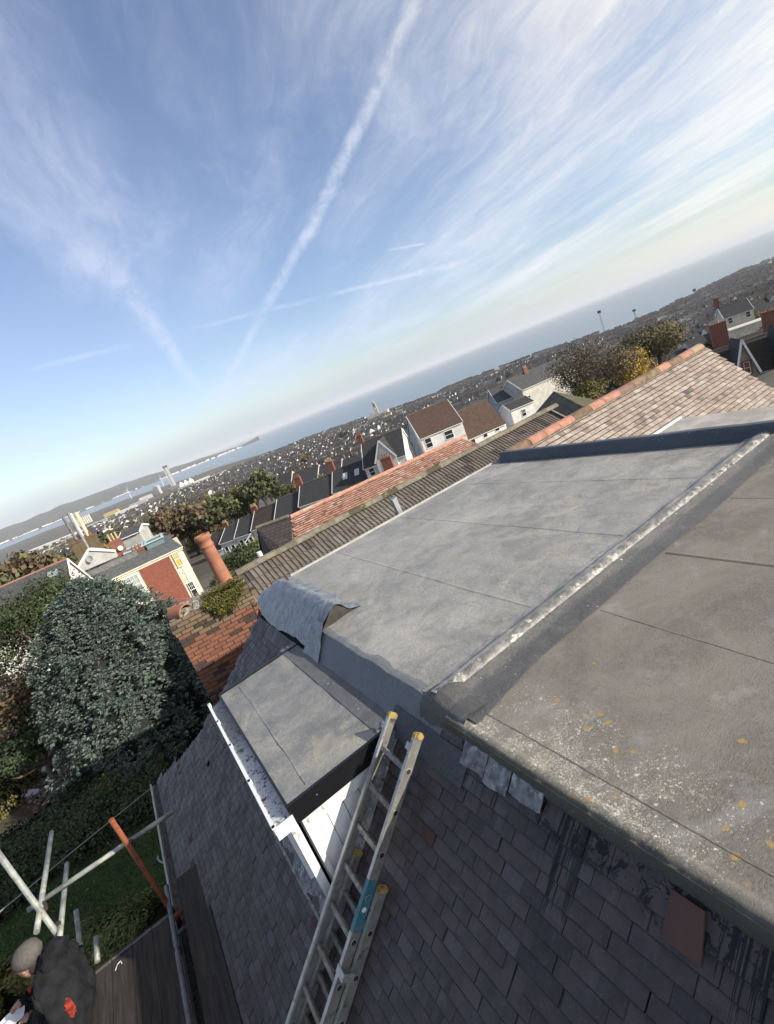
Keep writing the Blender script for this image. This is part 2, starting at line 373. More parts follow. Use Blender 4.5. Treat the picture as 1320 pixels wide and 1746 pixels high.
m_wwood = M('white_painted_board', (.70, .71, .70), (.58, .59, .58), rough=.55, scale=4, c3=(.26, .25, .23), s3=16, t3=(.62, .70), bump=.2)
m_lead = M('lead_sheet', (.085, .09, .095), (.23, .235, .24), rough=.6, scale=16, c3=(.42, .43, .42), s3=22, t3=(.55, .68), metal=.1, bump=.5, bscale=30)
m_under = M('roof_underlay', (.012, .011, .012), rough=1)
m_wall = M('house_render', (.34, .32, .28), (.26, .25, .22), scale=1)

def felt(t, b):
    p = t.pos(); x, y, z = t.sep(p)
    big = t.noise(p, 1.1, 6, .7, .8); mid = t.noise(p, 6., 6, .72); fib = t.noise(t.v('MULTIPLY', p, (1, 2.2, 1)), 60., 5, .75, .8)
    c = t.mix(t.step(big, .35, .65), (.122, .112, .097), (.195, .180, .156))
    c = t.mix(t.m('MULTIPLY', t.step(mid, .45, .7), .5), c, (.22, .212, .20))
    c = t.mix(t.m('MULTIPLY', t.step(fib, .35, .7), .5), c, (.27, .25, .225))
    c = t.mix(t.m('MULTIPLY', t.step(fib, .45, .25), .5), c, (.06, .055, .05))
    c = t.mix(t.m('MULTIPLY', t.step(t.noise(p, 2.3, 5, .7, .5), .54, .68), .5), c, (.29, .285, .27))
    edge = t.step(t.m('ADD', x, t.m('MULTIPLY', big, .5)), 1.45, 1.95, 1., 0.)          # lichen grows along the front edge
    yy = t.m('MULTIPLY', t.step(y, 2.42, 2.2, 0., 1.), t.step(y, .85, 1.35, .12, 1.))
    dens = t.m('MULTIPLY', t.m('MULTIPLY', edge, yy), t.step(t.noise(p, 3.2, 5, .7), .40, .56))
    wv = t.v('ADD', p, t.v('SCALE', t.noise(p, 45., 5, .75, col=True), sc=.05))
    c = t.mix(t.m('MULTIPLY', t.m('MULTIPLY', dens, t.step(t.noise(p, 11., 6, .8, .6), .45, .68)), .55), c, (.36, .34, .26))
    for sc_, rad, off, colr, k in ((52, .32, 0., (.55, .53, .46), .9), (84, .36, .12, (.50, .48, .40), 1.0), (24, .24, -.10, (.62, .62, .58), .5), (130, .38, .2, (.52, .50, .42), 1.0)):
        v1 = t.voro(t.v('ADD', wv, (off, off, 0)), sc_)
        cid = t.sep(t.voro(t.v('ADD', wv, (off, off, 0)), sc_, out='Color'))[0]
        on = t.step(cid, t.m('SUBTRACT', 1.0, t.m('MULTIPLY', dens, k)), t.m('SUBTRACT', 1.02, t.m('MULTIPLY', dens, k)))
        ring = t.m('MULTIPLY', t.step(v1, rad, rad*.55), t.step(v1, rad*.2, rad*.5, .35, 1.))
        c = t.mix(t.m('MULTIPLY', on, ring), c, colr)
    v2 = t.voro(wv, 15.); c2 = t.sep(t.voro(wv, 15., out='Color'))[1]
    e2 = t.m('MULTIPLY', t.step(x, 2.3, 1.3), t.step(y, 2.4, 2.0)); on2 = t.step(c2, t.m('SUBTRACT', 1.0, t.m('MULTIPLY', e2, .22)), t.m('SUBTRACT', 1.01, t.m('MULTIPLY', e2, .22)))
    v2 = t.m('ADD', v2, t.m('MULTIPLY', t.noise(p, 70., 4, .7), .10))
    c = t.mix(t.m('MULTIPLY', t.m('MULTIPLY', on2, t.step(v2, .34, .22)), t.step(fib, .2, .5, .4, 1.)), c, (.34, .235, .09))
    v3 = t.voro(wv, 7.); c3_ = t.sep(t.voro(wv, 7., out='Color'))[2]
    c = t.mix(t.m('MULTIPLY', t.step(c3_, .93, .935), t.step(v3, .10, .08)), c, (.62, .63, .60))
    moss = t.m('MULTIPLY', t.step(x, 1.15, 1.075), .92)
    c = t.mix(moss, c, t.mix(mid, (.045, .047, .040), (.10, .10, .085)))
    t.set(b.inputs['Base Color'], c); b.inputs['Roughness'].default_value = .95; b.inputs['Specular IOR Level'].default_value = .15
    t.set(b.inputs['Normal'], t.bump(t.m('ADD', t.m('MULTIPLY', fib, .8), mid), .7, .006))
m_felt = custom('mineral_felt', felt)

def tile_mat(name, a, b_, dark, hi, var=.22, drip=False, hik=.62):
    def fn(t, b):
        p = t.pos(); r = t.rnd(); x, y, z = t.sep(p)
        c = t.mix(t.step(t.noise(p, 9., 4, .6), .35, .65), a, b_)
        c = t.mix(t.step(r, .93, .95), c, dark); c = t.mix(t.step(r, .07, .05, 0., 1.), c, hi)
        c = t.mix(t.m('MULTIPLY', t.step(t.noise(p, 3.1, 6, .7, .6), hik, hik+.1), .6), c, hi)
        c = t.mix(t.m('MULTIPLY', t.step(t.noise(p, 55., 4, .7), .5, .75), .35), c, dark)
        k = t.m('ADD', 1-var, t.m('MULTIPLY', t.m('FRACT', t.m('MULTIPLY', r, 5.7)), 2*var)); c = t.mix(1., c, t.xyz(k, k, k), 'MULTIPLY')
        if drip:
            n1 = t.noise(t.xyz(t.m('MULTIPLY', x, .55), t.m('MULTIPLY', y, 30.), 0), 1., 4, .7, .5)
            lim = t.step(t.m('ADD', x, t.m('MULTIPLY', t.noise(p, 1.3, 3), .35)), .55, 1.22, .80, .52)
            msk = t.m('MULTIPLY', t.m('MULTIPLY', t.step(n1, lim, t.m('ADD', lim, .015)), t.step(t.noise(t.xyz(0., t.m('MULTIPLY', y, 2.2), 3.), 1., 3, .6), .47, .55)), t.step(y, 2.45, 2.3))
            blo = t.m('MULTIPLY', t.m('MULTIPLY', t.step(t.noise(p, 13., 5, .75, .8), .50, .53), t.step(t.m('ADD', x, t.m('MULTIPLY', t.noise(p, 3., 3), .22)), 1.04, 1.11)), t.step(y, 1.85, 1.6))
            msk = t.m('MAXIMUM', msk, blo)
            c = t.mix(t.m('MULTIPLY', t.step(t.noise(p, 110., 2, .5), .68, .72), .45), c, (.17, .165, .155)); c = t.mix(t.m('MULTIPLY', t.step(t.noise(t.v('MULTIPLY', p, (1, 2.5, 1)), 24., 6, .75), .55, .70), .4), c, (.12, .105, .10))
            c = t.mix(msk, c, (.006, .006, .007))
            c = t.mix(t.m('MULTIPLY', t.step(t.noise(t.xyz(x, t.m('MULTIPLY', y, 4), 0), 2., 4, .6), .55, .7), .30), c, (.088, .082, .080))
            t.set(b.inputs['Roughness'], t.step(t.noise(p, 6., 3), .35, .65, .42, .62))
        else: b.inputs['Roughness'].default_value = .9
        t.set(b.inputs['Base Color'], c); t.set(b.inputs['Normal'], t.bump(t.noise(p, 70., 4, .6), .35, .004))
    return custom(name, fn)
mt_dark = tile_mat('blue_brown_tile', (.050, .040, .041), (.070, .056, .057), (.038, .033, .035), (.088, .082, .088), var=.15, drip=True, hik=.55)
mt_red = tile_mat('red_brown_tile', (.085, .048, .040), (.066, .042, .038), (.07, .045, .045), (.17, .11, .10))
mt_pale = tile_mat('weathered_clay_tile', (.225, .175, .148), (.30, .25, .215), (.14, .12, .105), (.38, .345, .305), .12, hik=.5)
mt_pale2 = tile_mat('sooty_clay_tile', (.19, .155, .13), (.25, .205, .175), (.08, .075, .07), (.24, .20, .18), .2)
mt_ridge = tile_mat('terracotta_ridge', (.33, .155, .11), (.40, .22, .16), (.14, .10, .075), (.34, .25, .17), .12)
mt_ridge2 = tile_mat('mossy_ridge', (.11, .085, .055), (.20, .13, .085), (.05, .045, .03), (.25, .17, .11), .12, hik=.5)

def tile_mesh(mat, w_=.163, l_=.2, th=.012, camber=.004, tail=None, edge=.007):
    b = MB(); hw = w_/2
    xs_ = (-hw, 0, hw); v = []
    for y_ in (-.1, l_-.1):
        for x_ in xs_: v.append((x_, y_, th+camber*(1-(x_/hw)**2)))
    for y_ in (-.1, l_-.1):
        for x_ in xs_: v.append((x_, y_, 0))
    b.add(v, [(0, 1, 4, 3), (1, 2, 5, 4), (6, 7, 1, 0), (7, 8, 2, 1), (6, 0, 3, 9), (2, 8, 11, 5)])
    if tail: b.mi[2] = b.mi[3] = 1  # tail faces coloured dark for the shade in the course gaps, plus dirt
    q = len(b.v); e = edge  # dark strip on the tail edge: painted course-line shade and edge dirt
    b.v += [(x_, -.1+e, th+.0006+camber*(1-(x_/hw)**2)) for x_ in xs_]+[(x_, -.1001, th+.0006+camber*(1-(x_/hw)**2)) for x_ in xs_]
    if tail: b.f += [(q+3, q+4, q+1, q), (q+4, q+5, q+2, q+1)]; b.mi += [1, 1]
    else: del b.v[q:]
    return b.mesh('tile', [mat]+([tail] if tail else []))
m_tshade_dirt = M('dark_tile_shade_dirt', (.020, .017, .016), (.045, .036, .034), scale=15)  # dark colour in place of the shade between courses, with edge dirt
tm = [tile_mesh(mt_dark, .1225, .155, .010, .003, tail=m_tshade_dirt, edge=.004), tile_mesh(mt_red, .1225, .155, .010, .003, tail=m_tshade_dirt, edge=.004)]
# front slope outline in (x, y)
FR = [(-1.12, 8.27), (-.85, 7.85), (-.45, 7.30), (0, 6.95), (.23, 6.80), (.69, 6.64), (1.07, 6.46), (1.10, 6.4), (1.10, -4.), (-1.12, -4.)]
mats = []; rnd = random.Random(3)
gx = .079*C44; row = 0; xx = -1.10
while xx < 1.16:
    yy = -2.4+(row % 2)*.0625+rnd.gauss(0, .006)
    while yy < 8.3:
        if yy < 2.5: lim_ = 1.075
        elif yy < 4.6: lim_ = .90
        else: lim_ = 1.0
        skip = xx > lim_ or not inpoly(xx, yy, FR) or (xx > .08 and 3.02 < yy < 5.03) or (xx > 1.02 and 1.0 < yy < 2.6 and rnd.random() < .0)
        if not skip and rnd.random() > .004:
            jit = rnd.gauss(0, .006); tilt = rnd.gauss(0, .010)
            n_ = Vector(SL_N); ux = Vector(SL_UP); uy = Vector((0, 1, 0))
            base = Matrix.Translation((xx, yy+rnd.gauss(0, .003), zs(xx)+.006+rnd.random()*.003)) @ frame((0, 0, 0), (0, -1, 0), SL_UP, SL_N)
            base = base @ Matrix.Rotation(-.115+tilt*.4, 4, 'X') @ Matrix.Rotation(jit, 4, 'Z') @ Matrix.Rotation(tilt, 4, 'Y')
            k = 1 if (rnd.random() < .004) else 0
            mats.append((base, k))
        yy += .125
    xx += gx; row += 1
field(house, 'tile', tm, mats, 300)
b = MB(); pts = [(x, y, zs(x)-.012) for x, y in FR]; vs, fs = solidify(pts, SL_N, .08); b.add(vs, fs); b.build('roof_deck', m_under, house)
# red replacement tile sheets under the edge and lead pieces
for (a1, a2, y0, y1) in ((.93, 1.05, .905, 1.045),):
    bb = MB(); v, f = solidify([(a1, y1, zs(a1)+.045), (a1, y0, zs(a1)+.045), (a2, y0+.02, zs(a2)+.05), (a2, y1, zs(a2)+.05)], SL_N, .012); bb.add(v, f); bb.build('patch_tile', mt_red, house, label='larger smooth reddish patch tile under the felt edge')
rl = random.Random(11)
for i, (y0, y1, xa, xb) in enumerate(((2.06, 2.26, .985, 1.09), (1.88, 2.055, .975, 1.09), (1.66, 1.87, 1.00, 1.09))):
    def fl(u_, v_, y0=y0, y1=y1, xa=xa, xb=xb):
        x_ = xa+(xb-xa)*u_+.004*math.sin(v_*5+i)*(1-u_); return (x_, y0+(y1-y0)*v_, zs(x_)+.058+.010*mnoise.noise(Vector((u_*4, v_*6, i*3))))
    MB().grid(fl, 8, 10).build('lead_flashing', m_lead, house, smooth=True)
# ---- flat roof sheets
def sheet(poly, z, name, mat, th=.05, seams=()):
    v, f = solidify([(x, y, z) for x, y in poly], (0, 0, 1), th); return MB().add(v, f).build(name, mat, house)
A = [(1.14, 4.55), (1.19, 2.55), (5.95, 2.55), (5.95, 6.72), (6.05, 6.80), (1.66, 6.80), (1.56, 4.68)]
# rubber sheet with soft ripples
def Az(x, y): return .006*mnoise.noise(Vector((x*1.3, y*1.3, 0)))+.003*mnoise.noise(Vector((x*5, y*2.5, 5)))
def grid_poly(x0, x1, y0, y1, st, poly, zf, edge=-.06):
    nx, ny = int(round((x1-x0)/st)), int(round((y1-y0)/st)); b = MB(); idx = {}; vs = []; fs = []
    for j in range(ny):
        for i in range(nx):
            cx, cy = x0+(i+.5)*st, y0+(j+.5)*st
            if not inpoly(cx, cy, poly): continue
            q = []
            for a_, c_ in ((i, j), (i+1, j), (i+1, j+1), (i, j+1)):
                if (a_, c_) not in idx: idx[(a_, c_)] = len(vs); X_, Y_ = x0+a_*st, y0+c_*st; vs.append((X_, Y_, zf(X_, Y_)))
                q.append(idx[(a_, c_)])
            fs.append(tuple(q))
    return b.add(vs, fs)
gA = grid_poly(1.2, 5.95, 2.55, 6.80, .05, [(1.2, 2.5), (6, 2.5), (6, 6.81), (1.62, 6.81), (1.52, 4.66), (1.2, 4.60)], Az)
gA.build('flat_roof_sheet', E_grey, house, smooth=True)
sheet([(1.17, 4.56), (1.17, 2.52), (5.97, 2.52), (5.97, 6.80), (1.64, 6.80), (1.58, 4.64)], -.012, 'flat_roof_board', E_grey, .06)
# rounded front lip and apron of roof A
def lip(u_, v_):
    y = 2.50+(4.56-2.50)*v_; pr = [(1.27, -.024), (1.20, -.004), (1.155, -.004), (1.135, -.03), (1.06, -.105), (.985, -.180), (.955, -.205)]
    s_ = u_*(len(pr)-1); i = min(int(s_), len(pr)-2); f = s_-i
    x = pr[i][0]*(1-f)+pr[i+1][0]*f; z = pr[i][1]*(1-f)+pr[i+1][1]*f
    n = mnoise.noise(Vector((x*3, y*2.5, 2)))*.010+mnoise.noise(Vector((x*2, y*9, 7)))*.004
    return (x+n, y, z+n+.012)
MB().grid(lip, 24, 70).build('apron_flashing', E_blue, house, smooth=True)
# apron foot strips: onto the dormer roof and over the tiles
def strip(pts, w0, off, name, mat, n=30, seed=0):
    """strip lying on the tiled slope from pts (x,y) list, extends down-slope by w0"""
    def fn(u_, v_):
        y = pts[0]+(pts[1]-pts[0])*v_; x = off-w0*u_*(1+.06*mnoise.noise(Vector((y*3, seed, 0))))
        return (x, y, zs(x)+.045+.006*mnoise.noise(Vector((x*9, y*6, seed))))
    MB().grid(fn, 8, n).build(name, mat, house, smooth=True)
E_dk = m_epdm('rubber_dark', (.060, .068, .080), (.040, .045, .055), (.09, .10, .11), (.6, .8), (.09, .09, .09))
strip((2.20, 3.03), .13, 1.03, 'apron_flashing', E_dk, seed=3)
# long seams on A and B (laps of the sheets)
def seam(p, q, zf, w_=.012, h_=.005, mat=None, name='seam'):
    p, q = np.array(p), np.array(q); n = 60
    d_ = (q-p)/np.linalg.norm(q-p); nn_ = np.array([-d_[1], d_[0]])
    def fn(u_, v_):
        c = p+(q-p)*v_; c = c+nn_*((u_-.5)*w_*2+.008*mnoise.noise(Vector((v_*6, p[0], 0))))
        return (c[0], c[1], zf(c[0], c[1])+.0015+h_*(1-abs(2*u_-1)**2))
    MB().grid(fn, 6, n).build(name, mat, house, smooth=True)
for (p, q) in (((2.3, 2.75), (2.42, 6.7)), ((3.55, 2.75), (3.62, 6.75)), ((4.85, 2.75), (4.9, 6.75)), ((1.72, 4.75), (5.9, 5.12))):
    seam(p, q, Az, .016, .0025, E_grey)
# raised upstand between the two roofs: crest with crinkled metal capping, and a smooth band on the felt side
def up1(u_, v_):
    x = 1.17+(6.0-1.17)*v_; pr = [(2.80, .004), (2.745, .012), (2.705, .036), (2.675, .056), (2.64, .064), (2.60, .060)]
    s_ = u_*(len(pr)-1); i = min(int(s_), len(pr)-2); f = s_-i
    y = pr[i][0]*(1-f)+pr[i+1][0]*f; z = pr[i][1]*(1-f)+pr[i+1][1]*f
    n = mnoise.noise(Vector((x*3, y*6, 2)))*.012+mnoise.noise(Vector((x*14, y*12, 7)))*.005
    return (x, y+n, z+n*.7)
MB().grid(up1, 22, 300).build('upstand', E_grey, house, smooth=True)
def crinkle(x, y): 
    a = abs(mnoise.noise(Vector((x*9, y*14, 1))))+.6*abs(mnoise.noise(Vector((x*22, y*25, 8))))
    return a
def up2(u_, v_):
    x = 1.17+(6.0-1.17)*v_; pr = [(2.625, .070), (2.60, .064), (2.575, .048), (2.56, .032), (2.54, .018)]
    s_ = u_*(len(pr)-1); i = min(int(s_), len(pr)-2); f = s_-i
    y = pr[i][0]*(1-f)+pr[i+1][0]*f; z = pr[i][1]*(1-f)+pr[i+1][1]*f
    k = (.004+.024*min(1, max(0, (x-1.8)/2.5)))*(.35+1.3*max(0, mnoise.noise(Vector((x*1.7, 4, 4)))+.3)); c = crinkle(x, y)*k*math.sin(math.pi*min(1, u_*1.1))
    return (x, y-c, z+c*.6)
m_cap = M('crinkled_capping', (.11, .11, .108), (.24, .235, .22), rough=.45, scale=14, c3=(.46, .45, .40), s3=10, t3=(.57, .66), metal=.1, spec=.5, bump=.6, bscale=60)
MB().grid(up2, 14, 520).build('capping', m_cap, house, smooth=True)
E_band = m_epdm('rubber_band', (.105, .105, .105), (.075, .076, .078), (.16, .155, .15), (.55, .7), (.15, .145, .135))
def band(u_, v_):
    x = 1.17+(6.0-1.17)*v_; e = .03*mnoise.noise(Vector((x*1.1, 0, 3))); pr = [(2.545, .045), (2.515, .028), (2.48, .012), (2.40, .009), (2.31+e-.07*(x < 1.75)*(1.75-x)*2, .008)]
    s_ = u_*(len(pr)-1); i = min(int(s_), len(pr)-2); f = s_-i
    return (x, pr[i][0]*(1-f)+pr[i+1][0]*f, pr[i][1]*(1-f)+pr[i+1][1]*f+.003*mnoise.noise(Vector((x*5, u_*4, 0))))
MB().grid(band, 12, 160).build('upstand_band', E_band, house, smooth=True)
# folded end of the upstand over the front edge
def fold(u_, v_):
    y = 2.30+(2.74-2.30)*v_; hh = .052*max(0., 1-abs(y-2.60)/.14)**.8 if y > 2.46 else .002
    pr = [(1.36, hh-.012), (1.28, hh+.004), (1.20, hh*.92+.014), (1.135, hh*.55+.004), (1.095, -.030), (1.075, -.075), (1.055, -.118)]
    s_ = u_*(len(pr)-1); i = min(int(s_), len(pr)-2); f = s_-i; x = pr[i][0]*(1-f)+pr[i+1][0]*f; z = pr[i][1]*(1-f)+pr[i+1][1]*f
    k = 1 if u_ > .35 else .3
    n = (.006*mnoise.noise(Vector((x*4, y*7, 9)))+.003*mnoise.noise(Vector((x*11, y*24, 2))))*k
    return (x-n*.7, y, z+n+.014)
MB().grid(fold, 30, 36).build('folded_corner', m_epdm('rubber_black_fold', (.085, .084, .082), (.060, .060, .060), (.13, .13, .125), (.6, .8), (.09, .085, .08)), house, smooth=True)
# end upstand facing the camera
def endup(u_, v_):
    y = 2.50+(6.70-2.50)*v_; w_ = .012*mnoise.noise(Vector((y*1.4, 3, 0)))+.006*mnoise.noise(Vector((y*5, 3, 0)))
    pr = [(5.80, .006), (5.872, .012), (5.90, .035), (5.915, .125), (5.94, .148), (6.0, .150), (6.05, .14), (6.06, .0)]
    s_ = u_*(len(pr)-1); i = min(int(s_), len(pr)-2); f = s_-i
    return (pr[i][0]*(1-f)+pr[i+1][0]*f+w_, y, pr[i][1]*(1-f)+pr[i+1][1]*f+(w_*.7 if i > 1 else 0))
E_end = m_epdm('rubber_navy', (.075, .088, .108), (.05, .06, .075), (.12, .14, .17), (.6, .8), (.10, .11, .13))
MB().grid(endup, 28, 90).build('end_upstand', E_end, house, smooth=True)
# pale drip edge along the back of A
b = MB(); b.beam((1.66, 6.81, .012), (6.0, 6.81, .012), .03, .03); b.beam((1.66, 6.835, -.15), (6.0, 6.835, -.15), .02, .3); b.build('drip_edge', M('pale_drip_edge', (.42, .42, .40), (.30, .30, .29), rough=.6, scale=5), house)
# ---- hump at the far front corner (old ridge wrapped in rubber)
def hump(u_, v_):
    y = 4.60+(6.70-4.60)*v_; e = max(0., (v_-.86)/.14); crest = .165*(1-.75*e**2); base_l = 1.00+.015*math.sin(y*4)+.06*e
    pr = [(base_l, zs(base_l)+.035), (1.09, zs(1.09)+.05), (1.20, .050), (1.33, crest*.82), (1.41, crest), (1.46, crest*.86), (1.53, crest*.28), (1.62, .014), (1.70, -.012)]
    s_ = u_*(len(pr)-1); i = min(int(s_), len(pr)-2); f = s_-i
    x = pr[i][0]*(1-f)+pr[i+1][0]*f; z = pr[i][1]*(1-f)+pr[i+1][1]*f
    n = mnoise.noise(Vector((x*4, y*5, 2)))*.020+.016*abs(mnoise.noise(Vector((x*5+y*2, y*13, 4))))-.006
    return (x+n*.5, y+.10*e*(1.41-x), z+n)
m_wrap = custom('shiny_wrap', lambda t, b: (t.set(b.inputs['Base Color'], t.mix(t.step(t.noise(t.v('MULTIPLY', t.pos(), (2, 2, 2)), 4., 6, .7, 1.), .35, .7), (.085, .098, .115), (.20, .215, .235))),
    setattr(b.inputs['Roughness'], 'default_value', .30), setattr(b.inputs['Specular IOR Level'], 'default_value', .6), t.set(b.inputs['Normal'], t.bump(t.noise(t.v('MULTIPLY', t.pos(), (3, 3, 3)), 3., 4, .6, 1.2), .6, .02))))
MB().grid(hump, 30, 60).build('ridge_wrap', m_wrap, house, smooth=True)
MB().add([(1.17, 4.60, -.01), (1.34, 4.60, .135), (1.41, 4.60, .155), (1.57, 4.62, .006)], [(0, 3, 2, 1)]).build('wrap_end', M('wrap_end_dark', (.035, .033, .030), (.07, .065, .058), scale=9), house)
def flap(u_, v_):
    x = 1.20-.30*u_; y = 4.86-.32*v_-.10*u_*v_; return (x, y-.08*u_, zs(x)+.052+.010*mnoise.noise(Vector((u_*4, v_*3, 2)))+(.02 if u_ < .4 else 0))
MB().grid(flap, 16, 12).build('wrap_flap', m_wrap, house, smooth=True)
# ---- dormer
DZ = -.195; DX0, DX1, DY0, DY1 = .10, .98, 3.00, 5.03
b = MB(); b.grid(lambda u_, v_: (DX0+(DX1-DX0)*u_, DY0+(DY1-DY0)*v_, DZ+.018*u_+.004*mnoise.noise(Vector((u_*3, v_*6, 4)))), 24, 50)
b.build('dormer_roof_sheet', E_dorm, house, smooth=True)
b = MB(); b.box(DX0+.004, DX1+.1, DY0+.004, DY1-.004, DZ-.06, DZ-.006); b.build('dormer_deck', m_black, house)
b = MB(); b.box(DX0-.01, DX1-.02, DY0-.024, DY0, DZ-.135, DZ+.012); b.box(DX0-.016, DX0+.0, DY0-.02, DY1+.02, DZ-.10, DZ+.008)
b.obox(((DX0+DX1)/2, DY1+.012, DZ+.012), ((DX1-DX0)/2, 0, .009), (0, .014, 0), (0, 0, .014)); b.build('edge_trim', m_black, house)
for k_ in ((DX0+.18, DY0-.0248, DZ-.05), (DX0+.62, DY0-.0248, DZ-.07)):
    MB().lathe([(.004, 0), (.004, .003), (0.0005, .004)], k_, 8, axis=(0, -1, 0)).build('screw', M('screw_steel', (.6, .6, .6), rough=.3, metal=.8), house)
def strip2(u_, v_):
    y = DY0+.02+(DY1-DY0+.1)*v_; return (.98-.17*u_-.10*v_*u_*0, y, DZ+.024-.004*u_+.003*mnoise.noise(Vector((y*5, u_*3, 1))))
MB().grid(strip2, 6, 40).build('apron_foot', m_epdm('rubber_foot', (.120, .125, .130), (.080, .084, .09), (.17, .17, .165), (.5, .7), (.17, .15, .13)), house, smooth=True)
seam((DX0+.16, DY0+.05), (DX0+.19, DY1-.05), lambda x, y: DZ+.018*(x-DX0)/.88+.002, .006, .0015, E_dorm)
# cheek: boards under the black trim
b = MB(); x0 = DX0+.03
b.box(x0, DX1-.10, DY0-.012, DY0+.018, DZ-.225, DZ-.137); b.build('cheek_top_board', m_wwood, house)
nb = 6
for i in range(nb):
    xa = x0+.035+i*.125; xb = min(xa+.120, DX1)
    zt = DZ-.222; za, zb = zs(xa)+.03, zs(xb)+.03
    if zb > zt-.01: xb = (zt-.03-.012-(-.06)+T44*1.126)/T44; zb = zs(xb)+.03
    if xb <= xa+.01: continue
    v = [(xa, DY0+.012, za), (xb, DY0+.012, zb), (xb, DY0+.012, zt), (xa, DY0+.012, zt)]
    vs, fs = solidify(v, (0, -1, 0), .02); MB().add(vs, fs).build('cladding_board', m_white, house)
MB().box(x0-.0, x0+.034, DY0-.004, DY0+.03, zs(x0)-.0, DZ-.226).build('corner_post', m_wwood, house)
MB().box(DX0+.02, DX1-.05, DY0+.034, DY1-.03, -1.05, DZ-.07).build('dormer_wall', M('dormer_core', (.30, .31, .32)), house)
# lead soakers along the foot of the cheek and down the front corner
def soak(u_, v_):
    x = -.02+(.92+.02)*v_; y = DY0-.005-.10*u_; return (x, y, zs(x)+.040+.03*(1-u_)**2+.010*mnoise.noise(Vector((x*8, y*20, 1))))
MB().grid(soak, 6, 50).build('lead_soaker', m_lead, house, smooth=True)
def soak2(u_, v_):
    y = DY0-.11+(DY1-DY0+.15)*v_; x = .09-.16*u_; return (x, y, zs(x)+.035+.010*mnoise.noise(Vector((x*12, y*6, 5))))
MB().grid(soak2, 6, 60).build('lead_apron', m_lead, house, smooth=True)
# dormer front wall with window (under the gutter)
MB().box(.045, .10, DY0+.02, DY1-.02, -1.02, -.30).build('dormer_front', m_white, house)
for i in range(2):
    wf = MB().box(.028, .043, DY0+.25+i*.85, DY0+.95+i*.85, -.88, -.40).build('window', M('window_glass', (.02, .025, .03), rough=.08, spec=.6), house)
    b = MB(); y_a, y_b = DY0+.25+i*.85, DY0+.95+i*.85
    for q in ((y_a-.05, y_a, -.93, -.35), (y_b, y_b+.05, -.93, -.35), (y_a, y_b, -.93, -.882), (y_a, y_b, -.398, -.35)): b.box(.018, .044, *q)
    b.build('window_frame', m_white, wf)
# gutter on the dormer front
def gutter(x_c, z_c, y0, y1, r_, mat, name, parent, n=40, inner=None):
    b = MB(); prof = [(-r_, 0.012), (-r_, -.02), (-r_*.92, -r_*.72), (-r_*.35, -r_), (r_*.35, -r_), (r_*.92, -r_*.72), (r_, 0.0)]
    def fn(u_, v_):
        s_ = u_*(len(prof)-1); i = min(int(s_), len(prof)-2); f = s_-i; y = y0+(y1-y0)*v_
        return (x_c+prof[i][0]*(1-f)+prof[i+1][0]*f, y, z_c+prof[i][1]*(1-f)+prof[i+1][1]*f)
    b.grid(fn, len(prof)-1, n)
    def fo(u_, v_):
        p = fn(u_, v_); c = (x_c, p[1], z_c); return (c[0]+(p[0]-c[0])*1.06, p[1], c[2]+(p[2]-c[2])*1.08-.001)
    b.grid(fo, len(prof)-1, n)
    b.box(x_c-r_*1.1-.010, x_c-r_*.90, y0, y1, z_c+.006, z_c+.022)
    return b.build(name, mat, parent)
gx_ = DX0-.070; gz_ = DZ-.060
gt = gutter(gx_, gz_, DY0-.03, DY1+.06, .058, m_white, 'gutter', house)
for y in (DY0-.035, DY0+.55, DY0+1.15, DY0+1.65, DY1+.05): MB().box(gx_-.072, gx_-.045, y, y+.03, gz_-.03, gz_+.022).build('bracket', m_white, gt)
MB().box(gx_-.066, gx_+.066, DY0-.042, DY0-.031, gz_-.072, gz_+.016).build('stop_end', m_white, gt)
m_silt = custom('gutter_silt', lambda t, b: (t.set(b.inputs['Base Color'], t.mix(t.step(t.noise(t.pos(), 24., 5, .7, .6), .54, .60), t.mix(t.step(t.sep(t.pos())[1], 3.8, 4.5), (.46, .48, .52), (.24, .235, .23)), (.07, .07, .06))), setattr(b.inputs['Roughness'], 'default_value', .5)))
MB().grid(lambda u_, v_: (gx_-.055+.112*u_, DY0-.02+(DY1-DY0+.05)*v_, gz_-.008+.004*mnoise.noise(Vector((u_*4, v_*30, 0)))), 4, 60).build('silt', m_silt, gt)
# main eaves gutter
eg = gutter(-1.21, -2.26, -4., 8.30, .060, M('grey_gutter', (.42, .42, .40), (.30, .30, .28), scale=4, c3=(.12, .11, .10), s3=9, t3=(.6, .7)), 'eaves_gutter', house, 80)
MB().grid(lambda u_, v_: (-1.255+.09*u_, -3.9+12.15*v_, -2.285+.012*mnoise.noise(Vector((u_*4, v_*110, 0)))), 4, 260).build('silt', M('gutter_muck', (.035, .035, .03), (.10, .10, .08), scale=30), eg)
